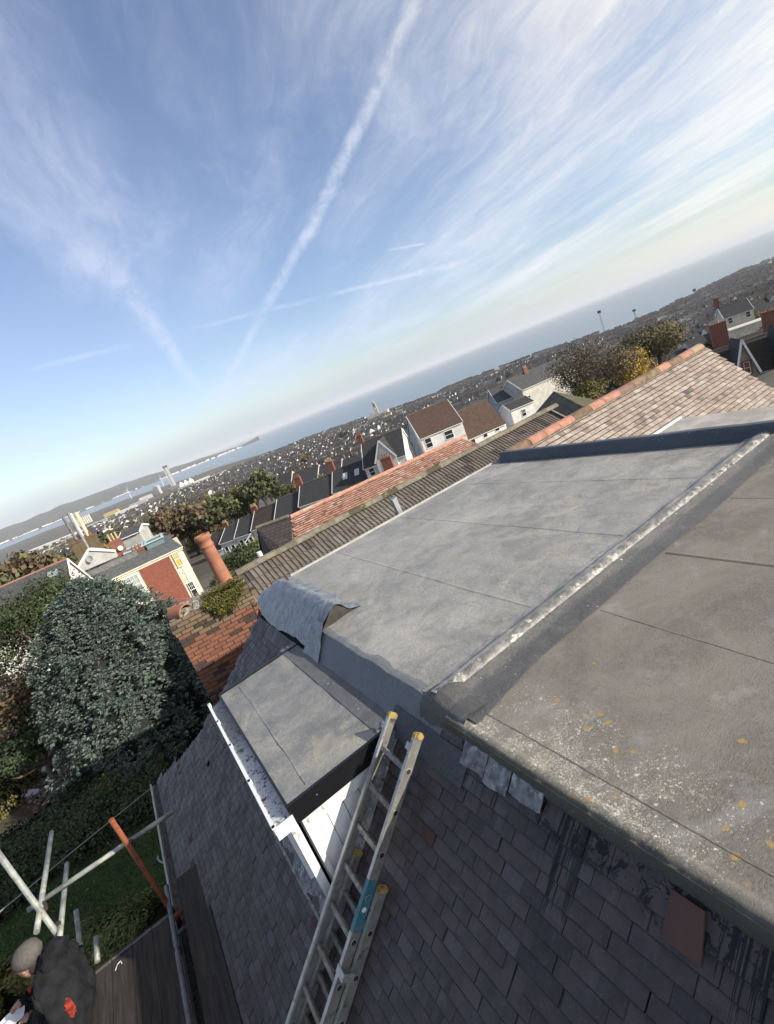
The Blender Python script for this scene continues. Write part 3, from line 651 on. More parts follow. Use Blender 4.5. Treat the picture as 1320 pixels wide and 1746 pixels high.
# ---- roof B
def Bz(x, y): return .004*mnoise.noise(Vector((x*1.5, y*1.5, 9)))+.0015*mnoise.noise(Vector((x*7, y*7, 3)))
gB = grid_poly(1.15, 7.15, -4.0, 2.55, .05, [(1.1, -4.1), (7.2, -4.1), (7.2, 2.6), (1.1, 2.6)], Bz)
gB.build('felt_roof_sheet', m_felt, house, smooth=True)
def edgeB(u_, v_):
    y = -4+(2.46+4)*v_; pr = [(1.17, 0), (1.135, .008), (1.10, .004), (1.078, -.018), (1.070, -.060), (1.072, -.108), (1.10, -.125), (1.2, -.13)]
    s_ = u_*(len(pr)-1); i = min(int(s_), len(pr)-2); f = s_-i
    x = pr[i][0]*(1-f)+pr[i+1][0]*f; z = pr[i][1]*(1-f)+pr[i+1][1]*f
    n = .009*mnoise.noise(Vector((1, y*1.6, 3)))+.004*mnoise.noise(Vector((x*30, y*20, 3)))*(1 if i > 1 else .2)
    return (x-n, y, z+(Bz(1.15, y) if i < 3 else .012)+n)
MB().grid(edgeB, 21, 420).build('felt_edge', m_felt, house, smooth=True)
MB().box(1.16, 7.1, -4, 2.5, -.12, -.03).build('felt_deck', m_under, house)
m_seamd = M('felt_seam', (.125, .115, .10), (.19, .175, .15), rough=1, scale=20, bump=.4)
for (p, q) in (((2.45, 2.28), (2.05, -1.5)), ((3.32, 2.28), (3.15, -2)), ((4.35, 2.28), (4.3, -2)), ((5.4, 2.28), (5.4, -2)), ((1.26, 2.25), (1.27, -3.5))):
    seam(p, q, Bz, .005 if p[0] != 3.32 else .02, .0008 if p[0] != 3.32 else .007, m_seamd if p[0] != 3.32 else m_felt)
# ---- small flat roof beyond, and tiled gable roof with terracotta ridge
m_conc = custom('pale_roof_screed', lambda t, b: (t.set(b.inputs['Base Color'], t.mix(t.step(t.noise(t.pos(), 2., 6, .7, .5), .35, .65), (.27, .255, .225), (.40, .385, .35))), setattr(b.inputs['Roughness'], 'default_value', .85), t.set(b.inputs['Normal'], t.bump(t.noise(t.pos(), 20., 5), .3, .01))))
b = MB(); b.box(6.07, 7.12, -3, 4.16, -.35, -.005); b.build('side_flat_roof', m_conc, house)
b = MB(); b.beam((6.06, 4.17, .0), (7.13, 4.17, .0), .03, .04); b.build('roof_trim', m_white, house)
TS = math.radians(47); CT, ST = math.cos(TS), math.sin(TS); RZ = .06; RY = 6.66
def zr(y): return RZ-(RY-y)*math.tan(TS)
m_tail = M('tile_tail_shade_dirt', (.045, .036, .030), (.07, .055, .045), scale=20)  # gap shade under the clay tails, put into the colour along with dirt
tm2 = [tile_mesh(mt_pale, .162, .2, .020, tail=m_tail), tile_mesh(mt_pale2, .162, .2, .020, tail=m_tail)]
mats = []; row = 0; s_ = .06
rnd = random.Random(5)
while s_ < 5.0:
    y = RY-s_*CT; x = 6.1+(row % 2)*.083
    while x < 12.86:
        jit = rnd.gauss(0, .01)
        base = Matrix.Translation((x, y+rnd.gauss(0, .002), zr(y)+.01+.003*rnd.random())) @ frame((0, 0, 0), (1, 0, 0), (0, CT, ST), (0, -ST, CT)) @ Matrix.Rotation(-.19+rnd.gauss(0, .008), 4, 'X') @ Matrix.Rotation(jit, 4, 'Z')
        k = 1 if rnd.random() < .035+.14*(mnoise.noise(Vector((x*.9, y*1.5, 4))) > .34) else 0
        pr_ = wproj((x, y, zr(y)))
        if pr_[0] < 1420: mats.append((base, k))
        x += .166
    s_ += .1; row += 1
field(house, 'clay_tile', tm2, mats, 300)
v, f = solidify([(6.07, RY, zr(RY)-.004), (6.07, 3.2, zr(3.2)-.004), (12.84, 3.2, zr(3.2)-.004), (12.84, RY, zr(RY)-.004)], (0, -ST, CT), .08)
b = MB().add(v, f); v, f = solidify([(6.07, RY, zr(RY)-.004), (12.84, RY, zr(RY)-.004), (12.84, RY+3, zr(RY-3)-.004), (6.07, RY+3, zr(RY-3)-.004)], (0, ST, CT), .08); b.add(v, f); b.build('rear_roof_deck', m_under, house)
# ridge tiles
def ridge_tile(mat, L, r0=.125):
    b = MB(); n = 10
    def fn(u_, v_):
        a = math.pi*(u_*1.12-.06); r_ = r0+(.012 if v_ > .9 else 0); return (v_*L, -r_*math.cos(a), r_*.80*math.sin(a))
    b.grid(fn, n, 8); b.grid(lambda u_, v_: (v_*L, -(r0-.02)*math.cos(math.pi*u_), (r0-.02)*.8*math.sin(math.pi*u_)), n, 1)
    return b.mesh('ridge_tile', [mat], True)
x = 6.03; rn = random.Random(2); lens = [.56, .42, .42, .42, .56, .44, .52, .50, .50, .50, .46, .46, .48, .50]
kinds = 'mrrrmrrrmmrmrr'
for i, L in enumerate(lens):
    o = link('ridge_tile', ridge_tile(mt_ridge2 if kinds[i] == 'm' else mt_ridge, L-.028), house, (x, RY, RZ-.015+rn.random()*.008), (rn.gauss(0, .03), rn.gauss(0, .006), rn.gauss(0, .012)))
    if kinds[i] == 'm': o['label'] = 'dark mossy ridge tile'
    x += L
MB().tube([(6.04, RY, RZ-.045), (12.8, RY, RZ-.045)], .118, 12).build('ridge_bedding', M('ridge_mortar_bed', (.10, .085, .075), (.17, .15, .13), scale=12, bump=.5), house)
MB().lathe([(.10, 0), (.10, .01), (0.001, .012)], (6.03, RY, RZ+.0), 14, axis=(-1, 0, .05)).build('ridge_end', M('ridge_mortar', (.09, .085, .08), scale=5), house)
# walls of the house
b = MB(); b.box(-.95, 1.1, -4, 6.6, -9, -2.35); b.box(1.1, 6.0, -4, 6.72, -9, -.13); b.box(6.0, 12.75, -4, 1.4, -9, -3.5); b.box(6.0, 12.70, 1.4, 6.5, -9, -6.2); b.box(-.95, 1.1, 6.6, 8.15, -9, -2.40); b.build('wall', m_wall, house)
MB().box(-1.14, -1.10, -4, 8.28, -2.42, -2.24).build('fascia', M('grey_paint', (.45, .45, .43), (.35, .35, .33), scale=5), house)
# end plane of the tiled slope (hip side)
pe = [(-1.12, 8.27), (-.85, 7.85), (-.45, 7.30), (0, 6.95), (.23, 6.80), (.69, 6.64), (1.07, 6.46)]
b = MB(); vs = []
for x_, y_ in pe: vs += [(x_, y_, zs(x_)-.01), (x_+.9, y_+.0, zs(x_)-1.2)]
b.add(vs, [(2*i, 2*i+1, 2*i+3, 2*i+2) for i in range(len(pe)-1)]); b.build('hip_side', m_under, house)
# vent pipe behind the flat roof
vp = thing('vent_pipe', 'short square grey vent pipe standing behind the back edge of the flat roof', 'pipe', (3.78, 6.97, -.6), world=True)
b = MB(); b.beam((3.80, 6.96, -.7), (3.755, 6.99, .245), .085, .085, (0, 1, 0)); b.build('duct', M('galvanised', (.22, .24, .26), (.32, .34, .36), rough=.45, metal=.4, scale=5), vp)
MB().beam((3.757, 6.99, .245), (3.753, 6.99, .262), .10, .10, (0, 1, 0)).build('cap', M('galvanised', (.3, .3, .3)), vp)
# ================================================================ ladder on the tiles
def hit(px, py, off):
    r = wray(px, py); n = np.array(SL_N); p0 = np.array([1.126, 0, -.06])+n*off; o_ = np.array([0, 0, H])
    return o_+r*(np.dot(p0-o_, n)/np.dot(r, n))
m_alu = M('weathered_aluminium', (.20, .20, .18), (.30, .30, .275), rough=.5, scale=9, c3=(.10, .09, .075), s3=14, t3=(.56, .68), metal=.35, bump=.25, bscale=60)
m_alu_l = M('aluminium_flange', (.46, .46, .44), (.34, .34, .32), rough=.42, scale=12, c3=(.16, .15, .13), s3=22, t3=(.58, .68), metal=.4)
m_rung = M('rung_aluminium', (.26, .25, .23), (.13, .12, .105), rough=.5, scale=26, metal=.35, c3=(.40, .38, .35), s3=18, t3=(.6, .7))
m_yel = M('yellow_cap', (.40, .30, .10), (.30, .21, .07), rough=.6, scale=30, c3=(.14, .11, .06), s3=30, t3=(.55, .65))
m_blue = M('blue_label', (.035, .14, .19), (.05, .18, .24), rough=.5, scale=20, c3=(.14, .15, .15), s3=20, t3=(.56, .66))
def ladder_section(parent, Lt, Rt, D, N, length, depth=.062, first=.21, label_at=None, holes=True):
    S = Rt-Lt; Wd = np.linalg.norm(S); S = S/Wd
    for k, (T, sg) in enumerate(((Lt, -1), (Rt, 1))):
        b = MB(); c = T-D*length/2
        b.obox(c, D*length/2, S*.0125, N*depth/2, 0)
        b.obox(c+N*(depth/2+.0015), D*length/2, S*.0135, N*.0015, 1)
        b.obox(c-S*sg*.011+N*(depth/2-.006), D*length/2, S*.004, N*.006, 1)
        st = b.build('stile', [m_alu, m_alu_l], parent)
        b = MB(); b.obox(T+D*.008, D*.014, S*.0145, N*(depth/2+.003)); b.obox(T+D*.024, D*.006, S*.011, N*(depth/2-.006)); b.build('end_cap', m_yel, parent)
        s_ = first
        while s_ < length-.05:
            p = T-D*s_+S*sg*.0130; hb = MB()
            a = [p+(D*math.cos(q)*.017+N*math.sin(q)*(.014 if math.sin(q) > 0 else .019))+S*sg*.0006 for q in np.linspace(0, 2*math.pi, 13)[:-1]]
            hb.add(a+[p+S*sg*.0006], [((i+1) % 12, i, 12) for i in range(12)]); hb.add([q+(q-p)*.22+S*sg*.0004*0 for q in a]+[q+S*sg*.0016 for q in a], [(i, (i+1) % 12, 12+(i+1) % 12, 12+i) for i in range(12)], 1)
            hb.build('rung_end', [M('rung_hole', (.03, .03, .03)), m_alu_l], parent); s_ += .25
    s_ = first
    while s_ < length-.05:
        a = Lt-D*s_; bb = Rt-D*s_; mb = MB(); ns = 8
        pr = [(.015, .012), (.017, -.004), (.010, -.017), (-.010, -.017), (-.017, -.004), (-.015, .012)]
        v = [q+D*x_+N*y_ for q in (a, bb) for x_, y_ in pr]; n6 = 6
        mb.add(v, [(i, (i+1) % 6, 6+(i+1) % 6, 6+i) for i in range(6)]); mb.build('rung', m_rung, parent); s_ += .25
    return S
def ladder_frame(offs, lt, rt_, lb, rb):
    L, R_, Lb, Rb = hit(*lt, offs), hit(*rt_, offs), hit(*lb, offs), hit(*rb, offs)
    D = (L-Lb)/np.linalg.norm(L-Lb)+(R_-Rb)/np.linalg.norm(R_-Rb); D /= np.linalg.norm(D)
    N = np.array(SL_N); D = D-N*np.dot(D, N); D /= np.linalg.norm(D); S = np.cross(D, N); S = S if np.dot(S, R_-L) > 0 else -S
    mid = (L+R_)/2; w_ = abs(np.dot(R_-L, S)); return mid-S*w_/2, mid+S*w_/2, D, N
Lt, Rt, Dl, Nl = ladder_frame(.14, (668, 1222), (712, 1258), (493, 1746), (559, 1746))
lad = thing('extension_ladder', 'worn aluminium extension ladder with yellow end caps lying on the dark tiles beside the dormer', 'ladder', tuple(Lt-Dl*3.6), world=True)
Sl = ladder_section(lad, Lt, Rt, Dl, Nl, 3.7, first=.205)
# lower section behind
L2 = hit(604, 1449, .065); R2 = hit(651, 1519, .065); mid = (L2+R2)/2; w2 = np.linalg.norm(Rt-Lt)
mid = mid; L2 = R2-Sl*(w2+.02)
ladder_section(lad, L2, R2, Dl, Nl, 2.6, first=.235)
# hooks near the top, label, bracket
for T, sg in ((Lt, 1), (Rt, 1)):
    b = MB(); c = T-Dl*.07-Sl*.014
    b.obox(c+Nl*.022-Sl*.022, Dl*.022, Sl*.024, Nl*.0015); b.obox(c+Nl*.002-Sl*.044, Dl*.022, Sl*.0015, Nl*.022); b.obox(c-Nl*.018-Sl*.022, Dl*.022, Sl*.024, Nl*.0015)
    b.build('guide_bracket', m_alu_l, lad)
b = MB(); c = Rt-Dl*1.0; b.obox(c+Sl*.0131, Dl*.15, Sl*.0006, Nl*.030, 0); b.obox(c+Nl*.0345, Dl*.15, Sl*.0130, Nl*.0006, 0)
a = [c-Dl*.02+Sl*.0140+Dl*.016*math.cos(q)+Nl*.016*math.sin(q) for q in np.linspace(0, 2*math.pi, 13)[:-1]]; b.add(a, [tuple(range(12))[::-1]], 1)
b.build('label', [m_blue, m_white], lad)
b = MB(); c = Rt-Dl*1.36; b.obox(c+Sl*.026+Nl*.036, Dl*.022, Sl*.042, Nl*.003); b.obox(c+Sl*.066-Nl*.0, Dl*.022, Sl*.003, Nl*.036); b.build('clamp_plate', m_alu_l, lad)
b = MB(); c = R2-Dl*2.0; b.obox(c+Sl*.0131, Dl*.2, Sl*.0006, Nl*.030); b.build('label', m_blue, lad)

# ================================================================ scaffold at the eaves
KS = .81
def sc(p): return np.array([p[0]*KS, p[1]*KS, 2-(2-p[2])*KS])
m_tube = M('galvanised_tube', (.34, .37, .35), (.17, .18, .17), rough=.55, scale=7, c3=(.42, .44, .36), s3=5, t3=(.5, .7), metal=.2, bump=.3, bscale=50)
m_tubed = M('dull_tube', (.16, .17, .18), (.09, .09, .09), rough=.5, scale=9, metal=.3)
m_rust = M('rusty_tube', (.24, .075, .030), (.15, .055, .03), rough=.85, scale=10, c3=(.07, .04, .03), s3=9, t3=(.55, .7), bump=.4, bscale=60)
m_clamp = M('clamp_iron', (.035, .03, .028), (.06, .048, .04), scale=30, rough=.8)
scaf = thing('scaffold', 'tube scaffold at the eaves with one rusty orange standard and pale galvanised rails', 'scaffold', (-1.9, 4.5, -9), world=True)
def pole(a, b_, mat, label=None, r=.0242, part='pole'):
    o = MB().tube([a, b_], r, 14).build(part, mat, scaf, smooth=False, label=label)
    for p in o.data.polygons: p.use_smooth = len(p.vertices) == 4
    return o
def clamp(p, s_=.030):
    b = MB(); b.box(p[0]-s_, p[0]+s_, p[1]-s_*.8, p[1]+s_*.8, p[2]-s_*.8, p[2]+s_*.8); b.tube([(p[0]+s_*.5, p[1]-s_*1.5, p[2]), (p[0]+s_*.5, p[1]+s_*1.5, p[2])], .009, 6); b.tube([(p[0], p[1], p[2]-s_*1.3), (p[0], p[1], p[2]+s_*1.3)], .03, 8); b.build('clamp', m_clamp, scaf)
P = sc((-1.53, 6.72, -3)); T_ = sc((-1.53, 6.60, -.68))
pole((P[0], P[1], -2.6), (P[0], (P[1]+T_[1])/2-.02, -.82), m_rust, 'rusty orange standard'); pole((P[0], P[1], -9), (P[0], P[1], -1.75), m_tubed, r=.0235)
PL = sc((-2.53, 6.70, -1.2)); pole((PL[0], PL[1], -9), (PL[0], PL[1], -.40), m_tube)
a_, b__ = sc((-2.70, 6.93, -2)), sc((-.99, 6.85, -2)); pole(a_+(0, 0, .0), b__, m_tube, 'pale guard rail across the scaffold end')
a_, b__ = sc((-2.53, 8.23, -2.03)), sc((-2.54, 3.2, -2.03)); b__ = sc((-2.54, 6.40, -2.03)); pole(a_+(0, 0, .05), b__+(0, 0, .05), m_tube)
a_, b__ = sc((-2.47, 7.85, -2.3)), sc((-2.48, 6.35, -2.3)); pole(a_, b__, m_tube)
a_, b__ = atz(130, 1553, sc((0, 0, -2.75))[2]), atz(141, 1650, sc((0, 0, -2.95))[2]); pole(a_, b__, m_tube)
a_, b__ = atz(164, 1597, sc((0, 0, -2.85))[2]), atz(166, 1640, sc((0, 0, -2.95))[2]); pole(a_, b__, m_tube)
a_ = sc((-1.50, 6.95, -2.90)); pole(a_, (a_[0], 1.5, a_[2]), m_tubed, 'dark ledger tube lying between the boards')
a_ = sc((-3.1, 6.35, -3.1)); pole(a_, (-.95, a_[1], a_[2]), m_tubed); a_ = sc((-3.1, 3.0, -3.1)); pole(a_, (-.95, a_[1], a_[2]), m_tubed)
pole((-.98, 5.35, -2.10), (-1.3, 5.33, -2.10), m_rust)
for p in (sc((-1.53, 6.79, -2)), sc((-2.53, 6.8, -2.0)), sc((-1.53, 6.7, -2.93)), sc((-1.5, 5.9, -2.92)), sc((-2.45, 6.3, -2.95)), sc((-2.50, 6.75, -2.3))): clamp(p)
for px, py in ((140, 1640), (165, 1630)): clamp(atz(px, py, sc((0, 0, -2.95))[2]))
m_board = custom('scaffold_board', lambda t, b: (t.set(b.inputs['Base Color'], t.mix(t.step(t.noise(t.v('MULTIPLY', t.pos(), (9, .7, 9)), 3., 6, .7, .6), .35, .65), (.026, .022, .019), (.052, .044, .036))),
    setattr(b.inputs['Roughness'], 'default_value', .9), t.set(b.inputs['Normal'], t.bump(t.noise(t.v('MULTIPLY', t.pos(), (14, 1, 14)), 6., 5, .7), .5, .006))))
zb = sc((0, 0, -3))[2]
names_b = ['scaffold board lying beside the dark ledger tube', 'second platform board out from the ledger tube', 'middle platform board with a pale scuff mark', 'fourth platform board, next to the crouching man', 'outermost platform board under the crouching man']
rb_ = random.Random(4)
for i in range(5):
    x1 = -1.245-i*.192; b = MB(); e = rb_.gauss(0, .012)
    b.box(x1-.188, x1, 1.2, 5.385+e, zb-.038-.002*i, zb-rb_.random()*.004)
    o = b.build('scaffold_board', m_board, label=names_b[i], category='scaffold board', group='boards of the scaffold platform')
    MB().box(x1-.187, x1-.001, 5.33+e, 5.36+e, zb+.0005, zb+.0015).build('end_band', M('band_iron', (.16, .15, .14), metal=.4), o)
b = MB(); b.box(-1.105, -.890, 1.2, 5.62, zb+.045, zb+.083); b.build('scaffold_board', m_board, label='single raised board nearest the tiles with a square sawn end', category='scaffold board', group='boards beside the eaves')
q = [hit(357, 1543, .035), hit(420, 1775, .035), hit(372, 1790, .035), hit(343, 1580, .035)]
v, f = solidify(q[::-1], SL_N, .03); MB().add(v, f).build('scaffold_board', M('dark_board', (.020, .018, .016), (.035, .03, .026), scale=6, bump=.3), label='dark board wedged between the tiles and the raised board', category='scaffold board', group='boards beside the eaves')  # darker colour than the platform boards
# white scuff
p = atz(197, 1655, zb); MB().tube([p+(0, 0, .0015), p+(.02, .05, .0015), p+(.05, .06, .0015), p+(.06, .02, .0015)], .004, 5).build('paint_scuff', m_white, label='pale paint scuff on the middle platform board', category='paint mark')
# ================================================================ the man
def skin(name, verts, edges, radii, mat, parent, sub=2, root=0):
    me = bpy.data.meshes.new(name); me.from_pydata([tuple(v) for v in verts], edges, []); o = bpy.data.objects.new(name, me); COL.objects.link(o)
    md = o.modifiers.new('s', 'SKIN'); md.use_smooth_shade = True
    for i, r_ in enumerate(radii): me.skin_vertices[0].data[i].radius = (r_, r_) if not hasattr(r_, '__len__') else r_
    for i in range(len(verts)): me.skin_vertices[0].data[i].use_root = (i == root)
    s2 = o.modifiers.new('u', 'SUBSURF'); s2.levels = sub; s2.render_levels = sub
    dg = bpy.context.evaluated_depsgraph_get(); ev = o.evaluated_get(dg); nm = bpy.data.meshes.new_from_object(ev)
    bpy.data.objects.remove(o); nm.materials.clear(); nm.materials.append(mat)
    return link(name, nm, parent)
m_jacket = M('dark_jacket', (.005, .0055, .007), (.013, .014, .017), rough=.9, scale=12, bump=.6, bscale=18, dist=.02)
m_skin = M('skin', (.34, .19, .14), (.26, .14, .10), rough=.6, scale=20, c3=(.10, .085, .075), s3=22, t3=(.60, .7))
m_cap = M('grey_cap', (.11, .10, .092), (.085, .080, .075), rough=.95, scale=40, bump=.4)
m_red = M('orange_patch', (.30, .032, .016), (.08, .012, .010), rough=.9, scale=22)
def zz(z): return 2-(2-z)*KS
def pz(px, py, z): return atz(px, py, zz(z))
hd = pz(48, 1630, -1.97); nk = pz(84, 1634, -2.08); ch = pz(100, 1662, -2.24); bk = pz(122, 1705, -2.42); pv_ = pz(136, 1750, -2.60)
man = thing('person', 'crouching person in a grey cap and dark jacket with an orange patch', 'person', (float(pv_[0]), float(pv_[1]), zb), world=True)
fdir = np.array([-.86, .5, 0]); sdir = np.array([-.5, -.86, 0])      # sdir: towards the camera side
def V3(*a): return np.array(a, float)
shN = ch+sdir*.17+(0, 0, .05); shF = ch-sdir*.17+(0, 0, .05)
elN = pz(78, 1728, -2.50)+sdir*.02; wrN = pz(50, 1735, -2.52); elF = shF+fdir*.16+(0, 0, -.22); wrF = pz(36, 1712, -2.46)
hipN = pv_+sdir*.10; hipF = pv_-sdir*.10; knN = hipN+fdir*.36+(0, 0, .0); knF = hipF+fdir*.34+(0, 0, .08)
ftN = V3(*(hipN+fdir*.06)); ftN[2] = zb+.06; ftF = V3(*(knF+fdir*.02)); ftF[2] = zb+.06; toN = ftN-fdir*.14; toF = ftF+fdir*.2
vt = [pv_, bk, ch, nk, shN, elN, wrN, shF, elF, wrF, hipN, knN, ftN, toN, hipF, knF, ftF, toF]
ed = [(0, 1), (1, 2), (2, 3), (2, 4), (4, 5), (5, 6), (2, 7), (7, 8), (8, 9), (0, 10), (10, 11), (11, 12), (12, 13), (0, 14), (14, 15), (15, 16), (16, 17)]
ra = [.15, .15, .15, .085, .095, .066, .042, .095, .066, .042, .105, .075, .050, .042, .105, .075, .05, .042]
body = skin('body', vt, ed, ra, m_jacket, man, 3)
for v in body.data.vertices:
    n_ = .035*mnoise.noise(v.co*4.5)+.045*abs(mnoise.noise(Vector((v.co.x*9+v.co.z*5, v.co.y*9, v.co.z*3))))-.018; v.co += v.normal*n_
# hood collar, head, cap
def ell(c, rx, ry, rz_, mat, name, parent, n=20, axis_f=fdir, tilt=.35, bumpy=0):
    b = MB(); F_ = Vector(axis_f); Sd = Vector((axis_f[1], -axis_f[0], 0)); Up = Vector((0, 0, 1)); q = Matrix.Rotation(-tilt, 3, Sd)
    F_ = q @ F_; Up = q @ Up
    def fn(u_, v_):
        a = 2*math.pi*u_; e = math.pi*(v_-.5); k = 1+bumpy*mnoise.noise(Vector((math.cos(a)*2, math.sin(a)*2, e*2)))
        p = F_*rx*math.cos(e)*math.cos(a)*k+Sd*ry*math.cos(e)*math.sin(a)*k+Up*rz_*math.sin(e)*k; return (c[0]+p.x, c[1]+p.y, c[2]+p.z)
    return b.grid(fn, n, n//2).build(name, mat, parent, smooth=True)
skin('collar', [nk-(0, 0, .02), nk*.5+hd*.5+(0, 0, -.03)], [(0, 1)], [.115, .095], m_jacket, man)
face = hd+fdir*.035+(0, 0, -.075)
he = ell(face, .098, .078, .118, m_skin, 'head', man, tilt=.55)
nb_ = MB(); nose = face+fdir*.10+(0, 0, -.02); nb_.lathe([(.002, .03), (.012, .0), (.016, -.02), (.004, -.028)], tuple(nose), 8); nb_.build('nose', m_skin, he, smooth=True)
ell(face+sdir*.077+(0, 0, -.005)-fdir*.01, .022, .009, .032, m_skin, 'ear', he, n=10)
ell(face+fdir*.085+sdir*.03+(0, 0, .012), .010, .013, .007, M('eye_dark', (.03, .025, .02), rough=.3), 'eye', he, n=8); ell(face+fdir*.085-sdir*.03+(0, 0, .012), .010, .013, .007, MAT['eye_dark'], 'eye', he, n=8)
ell(face+fdir*.085+(0, 0, -.055), .012, .024, .006, M('lips', (.25, .10, .08)), 'mouth', he, n=8)
ell(face-fdir*.055+(0, 0, -.02), .07, .074, .08, M('short_dark_hair', (.03, .025, .02), bump=.5), 'hair', he, n=14)
cp = ell(hd+(0, 0, .015), .128, .108, .096, m_cap, 'cap', man, tilt=.45, bumpy=.08)
br = MB(); br.grid(lambda u_, v_: tuple(hd+fdir*(.085+.075*v_*math.sin(math.pi*(.15+.7*u_)))+sdir*(.085*(2*u_-1)*(1-.15*v_))+np.array((0, 0, .0-.05*v_-.02*(2*u_-1)**2))), 10, 5)
br.grid(lambda u_, v_: tuple(hd+fdir*(.085+.075*v_*math.sin(math.pi*(.15+.7*u_)))+sdir*(.085*(2*u_-1)*(1-.15*v_))+np.array((0, 0, -.006-.05*v_-.02*(2*u_-1)**2))), 10, 5); br.build('peak', m_cap, cp, smooth=True)
ell(nk-fdir*.05+(0, 0, .01), .13, .13, .085, m_jacket, 'hood', man, n=24, tilt=.9, bumpy=.30)
# orange patch on the jacket side
def patch(cpx, cpy, w_, h_, name, mat):
    c0 = np.array([0, 0, H]); r_ = wray(cpx, cpy); dg = bpy.context.evaluated_depsgraph_get()
    body = [c for c in bpy.data.objects if c.parent == man and c.name.startswith('body')][0]
    from mathutils.bvhtree import BVHTree
    bv = BVHTree.FromPolygons([v.co for v in body.data.vertices], [tuple(p.vertices) for p in body.data.polygons])
    vs = []; n = 14; ok = True
    for j in range(n+1):
        for i in range(n+1):
            kx = (1-.75*abs(2*j/n-1)**1.5+.5*mnoise.noise(Vector((j*.6, (i > n/2)*4., 3)))) ; px_, py_ = cpx+(i/n-.5)*w_*kx+(j/n-.5)*w_*.35, cpy+(j/n-.5)*h_
            loc, nr, idx, ds = bv.ray_cast(Vector((0, 0, H)), Vector(wray(px_, py_)).normalized())
            if loc is None: ok = False; loc = Vector(pz(px_, py_, -2.4)); nr = Vector((0, 0, 1))
            vs.append(tuple(loc+nr*.004))
    MB().add(vs, [(j*(n+1)+i, j*(n+1)+i+1, (j+1)*(n+1)+i+1, (j+1)*(n+1)+i) for j in range(n) for i in range(n)]).build(name, mat, man, smooth=True)
patch(120, 1718, 19, 34, 'orange_patch', m_red); patch(50, 1690, 5, 26, 'red_trim', m_red)
def hand(w_, direc, curl, side, name):
    w_ = V3(*w_); d_ = V3(*direc); d_ /= np.linalg.norm(d_); dn = V3(0, 0, -1); sd_ = np.cross(d_, (0, 0, 1)); sd_ /= np.linalg.norm(sd_); dn = np.cross(sd_, d_)*-1
    if dn[2] > 0: dn = -dn
    palm = [w_-d_*.03, w_+d_*.02, w_+d_*.055, w_+d_*.085]
    h_ = skin(name, palm, [(0, 1), (1, 2), (2, 3)], [(.026, .026), (.034, .020), (.040, .016), (.036, .014)], m_skin, man)
    for i, (o_, L) in enumerate(((-.030, .062), (-.010, .074), (.011, .070), (.030, .055))):
        a = w_+d_*.075+sd_*o_; b_ = a+d_*L*.45+dn*L*.12*curl; c = b_+d_*L*.3+dn*L*.28*curl; e = c+d_*L*.10+dn*L*.3*curl
        skin('finger', [a, b_, c, e], [(0, 1), (1, 2), (2, 3)], [.0098, .0092, .0085, .007], m_skin, h_, 1)
    a = w_+d_*.02+sd_*side*.03; skin('thumb', [a, a+d_*.03+sd_*side*.022+dn*.01, a+d_*.06+sd_*side*.012+dn*.02], [(0, 1), (1, 2)], [.013, .0105, .009], m_skin, h_, 1)
hand(wrN, pz(20, 1738, -2.56)-wrN, 1.0, 1, 'hand'); hand(wrF, pz(8, 1716, -2.50)-wrF, 1.0, -1, 'hand')
c = pz(22, 1740, -2.58); mp = MB(); mp.grid(lambda u_, v_: (c[0]-.12+.22*u_, c[1]-.10+.19*v_+.04*u_, c[2]+.02*mnoise.noise(Vector((u_*3, v_*3, 1)))+.02*u_), 12, 12)
v0 = list(mp.v); mp.add([(x, y, z-.002) for x, y, z in v0], [tuple(i for i in f) for f in mp.f]); mp.build('paper', M('white_paper', (.75, .75, .76), rough=.8), label='crumpled white paper held in the crouching person\'s hands', category='paper', smooth=True)
# ================================================================ foliage tools
def leaf_mat(name, a, b_, c_=None, var=.35):
    def fn(t, b):
        p = t.pos(); r = t.rnd()
        c = t.mix(r, a, b_)
        if c_: c = t.mix(t.step(t.m('FRACT', t.m('MULTIPLY', r, 9.1)), .72, .8), c, c_)
        c = t.mix(t.m('MULTIPLY', t.step(t.noise(p, .9, 3), .35, .7), .5), c, b_)
        k = t.m('ADD', 1-var, t.m('MULTIPLY', t.m('FRACT', t.m('MULTIPLY', r, 31.7)), 2*var)); c = t.mix(1., c, t.xyz(k, k, k), 'MULTIPLY')
        t.set(b.inputs['Base Color'], c); b.inputs['Roughness'].default_value = .75; b.inputs['Specular IOR Level'].default_value = .15
        b.inputs['Subsurface Weight'].default_value = 0
    return custom(name, fn)
def leaves(P, N, size, aspect=.6, droop=.3, seed=0):
    """one diamond leaf per point, as numpy vertex/face arrays"""
    g_ = np.random.default_rng(seed); n = len(P); N = N/(np.linalg.norm(N, axis=1, keepdims=True)+1e-9)
    r_ = g_.normal(size=(n, 3)); T = r_-N*np.sum(r_*N, 1, keepdims=True); T /= np.linalg.norm(T, axis=1, keepdims=True)
    L = T*1.0+N*.5; L[:, 2] -= droop; L /= np.linalg.norm(L, axis=1, keepdims=True)
    W_ = np.cross(L, N); W_ /= (np.linalg.norm(W_, axis=1, keepdims=True)+1e-9)
    s_ = (size*(.6+.8*g_.random(n)))[:, None]
    V = np.stack([P, P+L*s_*.5+W_*s_*aspect*.5, P+L*s_, P+L*s_*.5-W_*s_*aspect*.5], 1).reshape(-1, 3)
    Fc = np.arange(4*n).reshape(n, 4); return V, Fc
